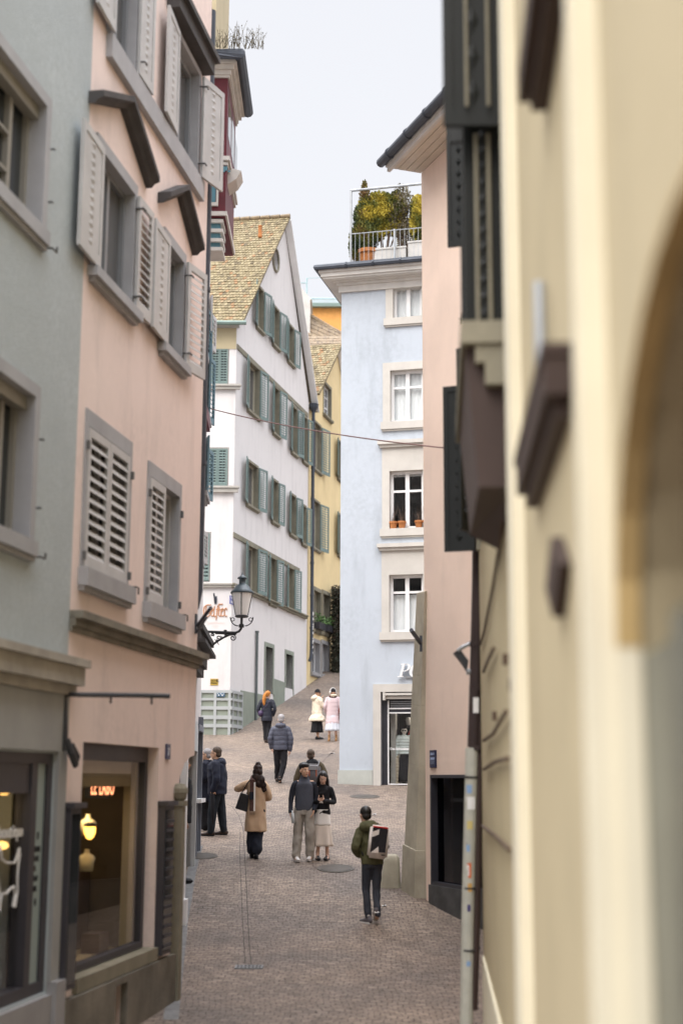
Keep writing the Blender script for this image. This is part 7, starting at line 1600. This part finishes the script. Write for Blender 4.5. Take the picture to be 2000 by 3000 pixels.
# 8 woman in cream parka, profile to the right
p = Person((928, 2167), 2021, -62, 'woman in black beanie and cream parka drinking from a cup, seen from the side', 'tan', gp, yaw=-8, head=(.0, .03),
           J=dict(aL=(-.09, .08, .085), aR=(.09, -.02, .085), eL=(-.20, .14, 1.20), wL=(-.06, .22, 1.42), eR=(.23, .12, 1.16), wR=(.10, .38, 1.30)), hands={'L': (V(.1, .1, 1), V(.2, .9, 0), .6), 'R': (V(-.2, 1, .3), V(-1, 0, .3), .9)})
p.skirt(blackc, .86, .24, (.17, .15), (.22, .20), 8, .08, 'culottes'); p.top('parka', creamc, .64, .195, .155, hemx=.33, sl=(.074, .066, .052), disp=wrinkle(.014, 7), hood=((0, -.10, .0), (.14, .12, .10), 20), fold=lambda a, z: .05 * max(0, 1 - z) * math.sin(a * 6)); p.beanie(blackc); p.shoes(M['black'], M['black'])
mb = MB(); mb.tube([V(.10, .46, 1.28), V(.10, .46, 1.40), V(.10, .46, 1.42), V(.10, .46, 1.45)], [.034, .034, .018, .018], 10, tr=False); p.thing(mb, 'flask', blackc, 'small black flask held out by the woman in cream parka', 'bottle', True)

# 9 woman in pink parka with headphones
p = Person((974, 2172), 2019, 4, 'woman in pale pink parka and white skirt wearing white headphones', 'light', gp, yaw=20, head=(0, .01),
           J=dict(eL=(-.26, -.02, 1.14), eR=(.25, 0, 1.14), wL=(-.21, .14, .96), wR=(.2, .16, .98), aL=(-.12, 0, .085), aR=(.12, 0, .085)))
p.skirt(palec, .9, .34, (.18, .15), (.26, .22), 14, .06, 'pleated_skirt'); p.top('parka', pinkc, .58, .195, .155, hemx=.235, sl=(.074, .068, .054), disp=quilt(.14, .004)); p.beanie(blackc)
mb = MB(); mb.tube([p.hp(.095 * math.cos(a), -.012, .02 + .125 * math.sin(a)) for a in [i * math.pi / 10 for i in range(11)]], .014, 8, tr=False)
for sx in (-1, 1): mb.ellip(p.hp(sx * .098, -.012, .0), (.025, .042, .048), p.hr)
p.raw(mb, 'headphones', whs)
mb = MB(); mb.tube([V(.09 * math.cos(a), -.01 + .085 * math.sin(a), 1.49 + .02 * math.sin(a)) for a in [i * math.pi / 8 for i in range(16)]], .045, 8, tr=False, closed=True); p.raw(mb, 'scarf', mat('maroon_scarf', (.09, .035, .03), rough=.9, var=.2))
mb = MB(); mb.tube([V(0, -.13, 1.50), V(.09, -.11, 1.51), V(-.07, -.11, 1.51)], .035, 8, tr=False); mb.ellip(V(.02, -.12, 1.53), (.12, .05, .035)); p.raw(mb, 'hood_trim', creamc)
p.shoes(tanb, tanb, hi=.10, socks=mat('dark_plum_stocking', (.05, .02, .025), var=0))
bg = p.thing(rbox(V(.26, -.05, .92), .10, .16, .40, Matrix.Rotation(R(-6), 3, 'Y'), .03), 'shoulder_bag', mat('red_brown_leather', (.22, .045, .02), rough=.5, var=.1), 'long red brown shoulder bag worn by the woman in pink parka', 'handbag', True)

# 10 man in navy jacket, profile left, and 11 the older woman behind him
p = Person((634, 2449), 2191, 78, 'grey haired man with glasses in a navy hooded jacket standing sideways', 'warm', gp, yaw=0, pitch=0, head=(0, .05), slim=1.1,
           J=dict(chest=(0, .02, 1.3), neck=(0, .02, 1.46), aL=(-.08, .10, .085), aR=(.10, -.12, .085), kL=(-.09, .06, .5), kR=(.1, -.06, .5), eL=(-.27, -.06, 1.13), wL=(-.26, .02, .90), eR=(.27, -.05, 1.13), wR=(.26, .02, .9)), hands={'L': (V(0, .1, -1), V(1, .1, 0), 1.0)})
p.trousers(mat('dark_jeans', (.014, .02, .028), rough=.8, var=.15), (.105, .085, .07)); p.top('jacket', mat('navy_jacket', (.012, .016, .034), rough=.7, var=.15), .82, .205, .165, sl=(.088, .078, .06), disp=wrinkle(.010, 7), hood=((0, -.09, .0), (.13, .10, .085), 15)); p.hair(HM); p.shoes(brownl, M['black'])
mb = MB(); mb.tube([p.hp(-.08, .0, .004), p.hp(-.075, .085, .004), p.hp(.075, .085, .004), p.hp(.08, 0, .004)], .0045, 5, tr=False); p.raw(mb, 'glasses', M['black'])
mb = MB(); mb.tube([V(-.27, .04, .86), V(-.27, .02, .80), V(-.28, .0, .40), V(-.28, -.01, .22)], [.012, .05, .035, .008], 8, tr=False); p.thing(mb, 'umbrella', blackc, 'folded black umbrella hanging from the hand of the man in navy', 'umbrella', True)
p = Person((606, 2432), 2196, 74, 'older woman with short pale hair and glasses in a long black coat', 'warm', gp, yaw=0, head=(0, .05), slim=.98,
           J=dict(eR=(.24, -.03, 1.12), wR=(.15, .22, 1.08), eL=(-.24, -.03, 1.12), wL=(-.15, .22, 1.10)))
p.trousers(blackc, (.12, .12, .11)); p.top('coat', mat('black_blue_coat', (.012, .014, .026), rough=.85, var=.15), .60, .195, .16, hemx=.26, sl=(.082, .075, .06), disp=wrinkle(.010, 7)); p.hair(HG); p.shoes(M['black'], whs)
mb = MB(); mb.tube([p.hp(-.08, .0, .004), p.hp(-.075, .088, .004), p.hp(.075, .088, .004), p.hp(.08, 0, .004)], .006, 5, tr=False); p.raw(mb, 'glasses', M['black'])
mb = MB(); mb.tube([V(.08 * math.cos(a), .02 + .075 * math.sin(a), 1.49) for a in [i * math.pi / 8 for i in range(16)]], .035, 8, tr=False, closed=True); p.raw(mb, 'scarf', navy)
# 12 bearded man in the doorway
cD = CF.P((DR[0] + DR[1]) / 2 - .05, -.12, gz(CF.Y(DR[0])) + .16)
p = Person((545, 2500), 2214, -80, 'bearded man in black standing in the shop doorway at left', 'tan', gp, base=cD, sc=(at(545, 2214, cD.y).z - cD.z) / 1.75, gaitfix=False, yaw=0, slim=1.05)
p.trousers(blackc); p.top('jacket', blackc, .82, .20, .155, sl=(.082, .072, .056), disp=wrinkle(.009, 7)); p.hair(HB); p.shoes(M['black'])
mb = MB(); mb.ellip(p.hp(0, .045, -.085), (.052, .055, .045), p.hr); p.cloth(mb, 'beard', HD, .009, 2)

# mannequins
mc = BF.P(BF.u(1183, 2200, -.6) + .0, -.62, BF.z(1133, 2300, -.7) - .0)
top_ = BF.z(1187, 2128, -.7)
p = Person((1186, 2300), 2128, 190, 'white shop mannequin in beret, sunglasses and pale puffer jacket', 'mannequin', None, base=mc, sc=(top_ - mc.z) / 1.78, gaitfix=False, name='mannequin', cat='mannequin', yaw=-15,
           J=dict(eR=(.25, -.02, 1.14), wR=(.26, .02, .90)))
p.top('puffer_jacket', mat('pale_mint_puffer', (.58, .64, .62), rough=.5, var=.05), .93, .20, .16, sl=(.088, .08, .064), disp=quilt(.09, .012)); p.skirt(blackc, .95, .10, (.15, .13), (.22, .2), 6, .04)
mb = MB(); mb.ellip(p.hp(-.02, -.02, .085), (.13, .13, .045), p.hr @ Matrix.Rotation(R(10), 3, 'Y')); p.raw(mb, 'beret', blackc)
mb = MB()
for sx in (-1, 1): mb.ellip(p.hp(sx * .034, .095, .002), (.028, .008, .024), p.hr)
p.raw(mb, 'sunglasses', M['black'])
mb = MB(); stack(mb, [(.05, .28, -.02, .14, .10), (.5, .29, -.02, .15, .11), (.75, .28, -.02, .12, .10), (.98, .25, -.02, .06, .06)], 20); p.thing(mb, 'draped_coat', mat('beige_long_puffer', (.50, .43, .32), rough=.6, var=.06), 'beige quilted coat hanging beside the mannequin in the shop window', 'coat', True, .014, quilt(.10, .014))
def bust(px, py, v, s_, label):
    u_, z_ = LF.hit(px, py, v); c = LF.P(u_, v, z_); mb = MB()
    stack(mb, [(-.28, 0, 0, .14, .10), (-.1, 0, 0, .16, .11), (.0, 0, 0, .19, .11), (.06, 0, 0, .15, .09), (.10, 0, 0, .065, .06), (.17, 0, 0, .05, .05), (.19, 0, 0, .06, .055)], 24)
    rz = Matrix.Rotation(R(-8), 3, 'Z'); mb.v = [c + (rz @ v_) * s_ for v_ in mb.v]; o = mb.build('mannequin_bust', mat('cream_bust', (.70, .62, .40), rough=.5, var=.02), smooth=True); return tag(o, label, 'mannequin')  # plain cream surface, no emission
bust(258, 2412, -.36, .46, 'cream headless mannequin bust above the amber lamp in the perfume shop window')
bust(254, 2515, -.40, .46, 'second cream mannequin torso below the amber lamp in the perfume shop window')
u_, z_ = LF.hit(263, 2436, -.28); c = LF.P(u_, -.28, z_); mb = MB(); mb.lathe([(.015, .08), (.035, .085), (.062, .07), (.062, .045), (.015, .045)], c, 14)
lp = mb.build('pendant_lamp', M['black']); tag(lp, 'amber glowing lamp with black cap in the perfume shop window', 'lamp')
mb = MB(); mb.lathe([(.02, .045), (.058, .042), (.055, -.02), (.03, -.07), (.01, -.08)], c, 16); mb.build('bulb', mat('amber_glow', (1, .45, .07), emit=2.6, var=0), lp, smooth=True)
ld = bpy.data.lights.new('lamp_light', 'POINT'); ld.energy = 3; ld.color = (1, .7, .35); ld.shadow_soft_size = .08
lo = bpy.data.objects.new('lamp_light', ld); COL.objects.link(lo); lo.location = c + LF.n * -.12 + Vector((0, 0, .22))
ld = bpy.data.lights.new('shop_fill_light', 'POINT'); ld.energy = 4; ld.color = (1, .80, .55); ld.shadow_soft_size = .2  # added fill lamp, lifts the dark perfume shop interior, no fixture there
lo = bpy.data.objects.new('shop_fill_light', ld); COL.objects.link(lo); lo.location = LF.P(1.5, -.75, SH[3] - .3)
ld = bpy.data.lights.new('shopfront_light', 'POINT'); ld.energy = 14; ld.color = (1, .9, .78); ld.shadow_soft_size = .2
lo = bpy.data.objects.new('shopfront_light', ld); COL.objects.link(lo); lo.location = BF.P(bs[0] + 1.2, -.9, bs[3] - .5)
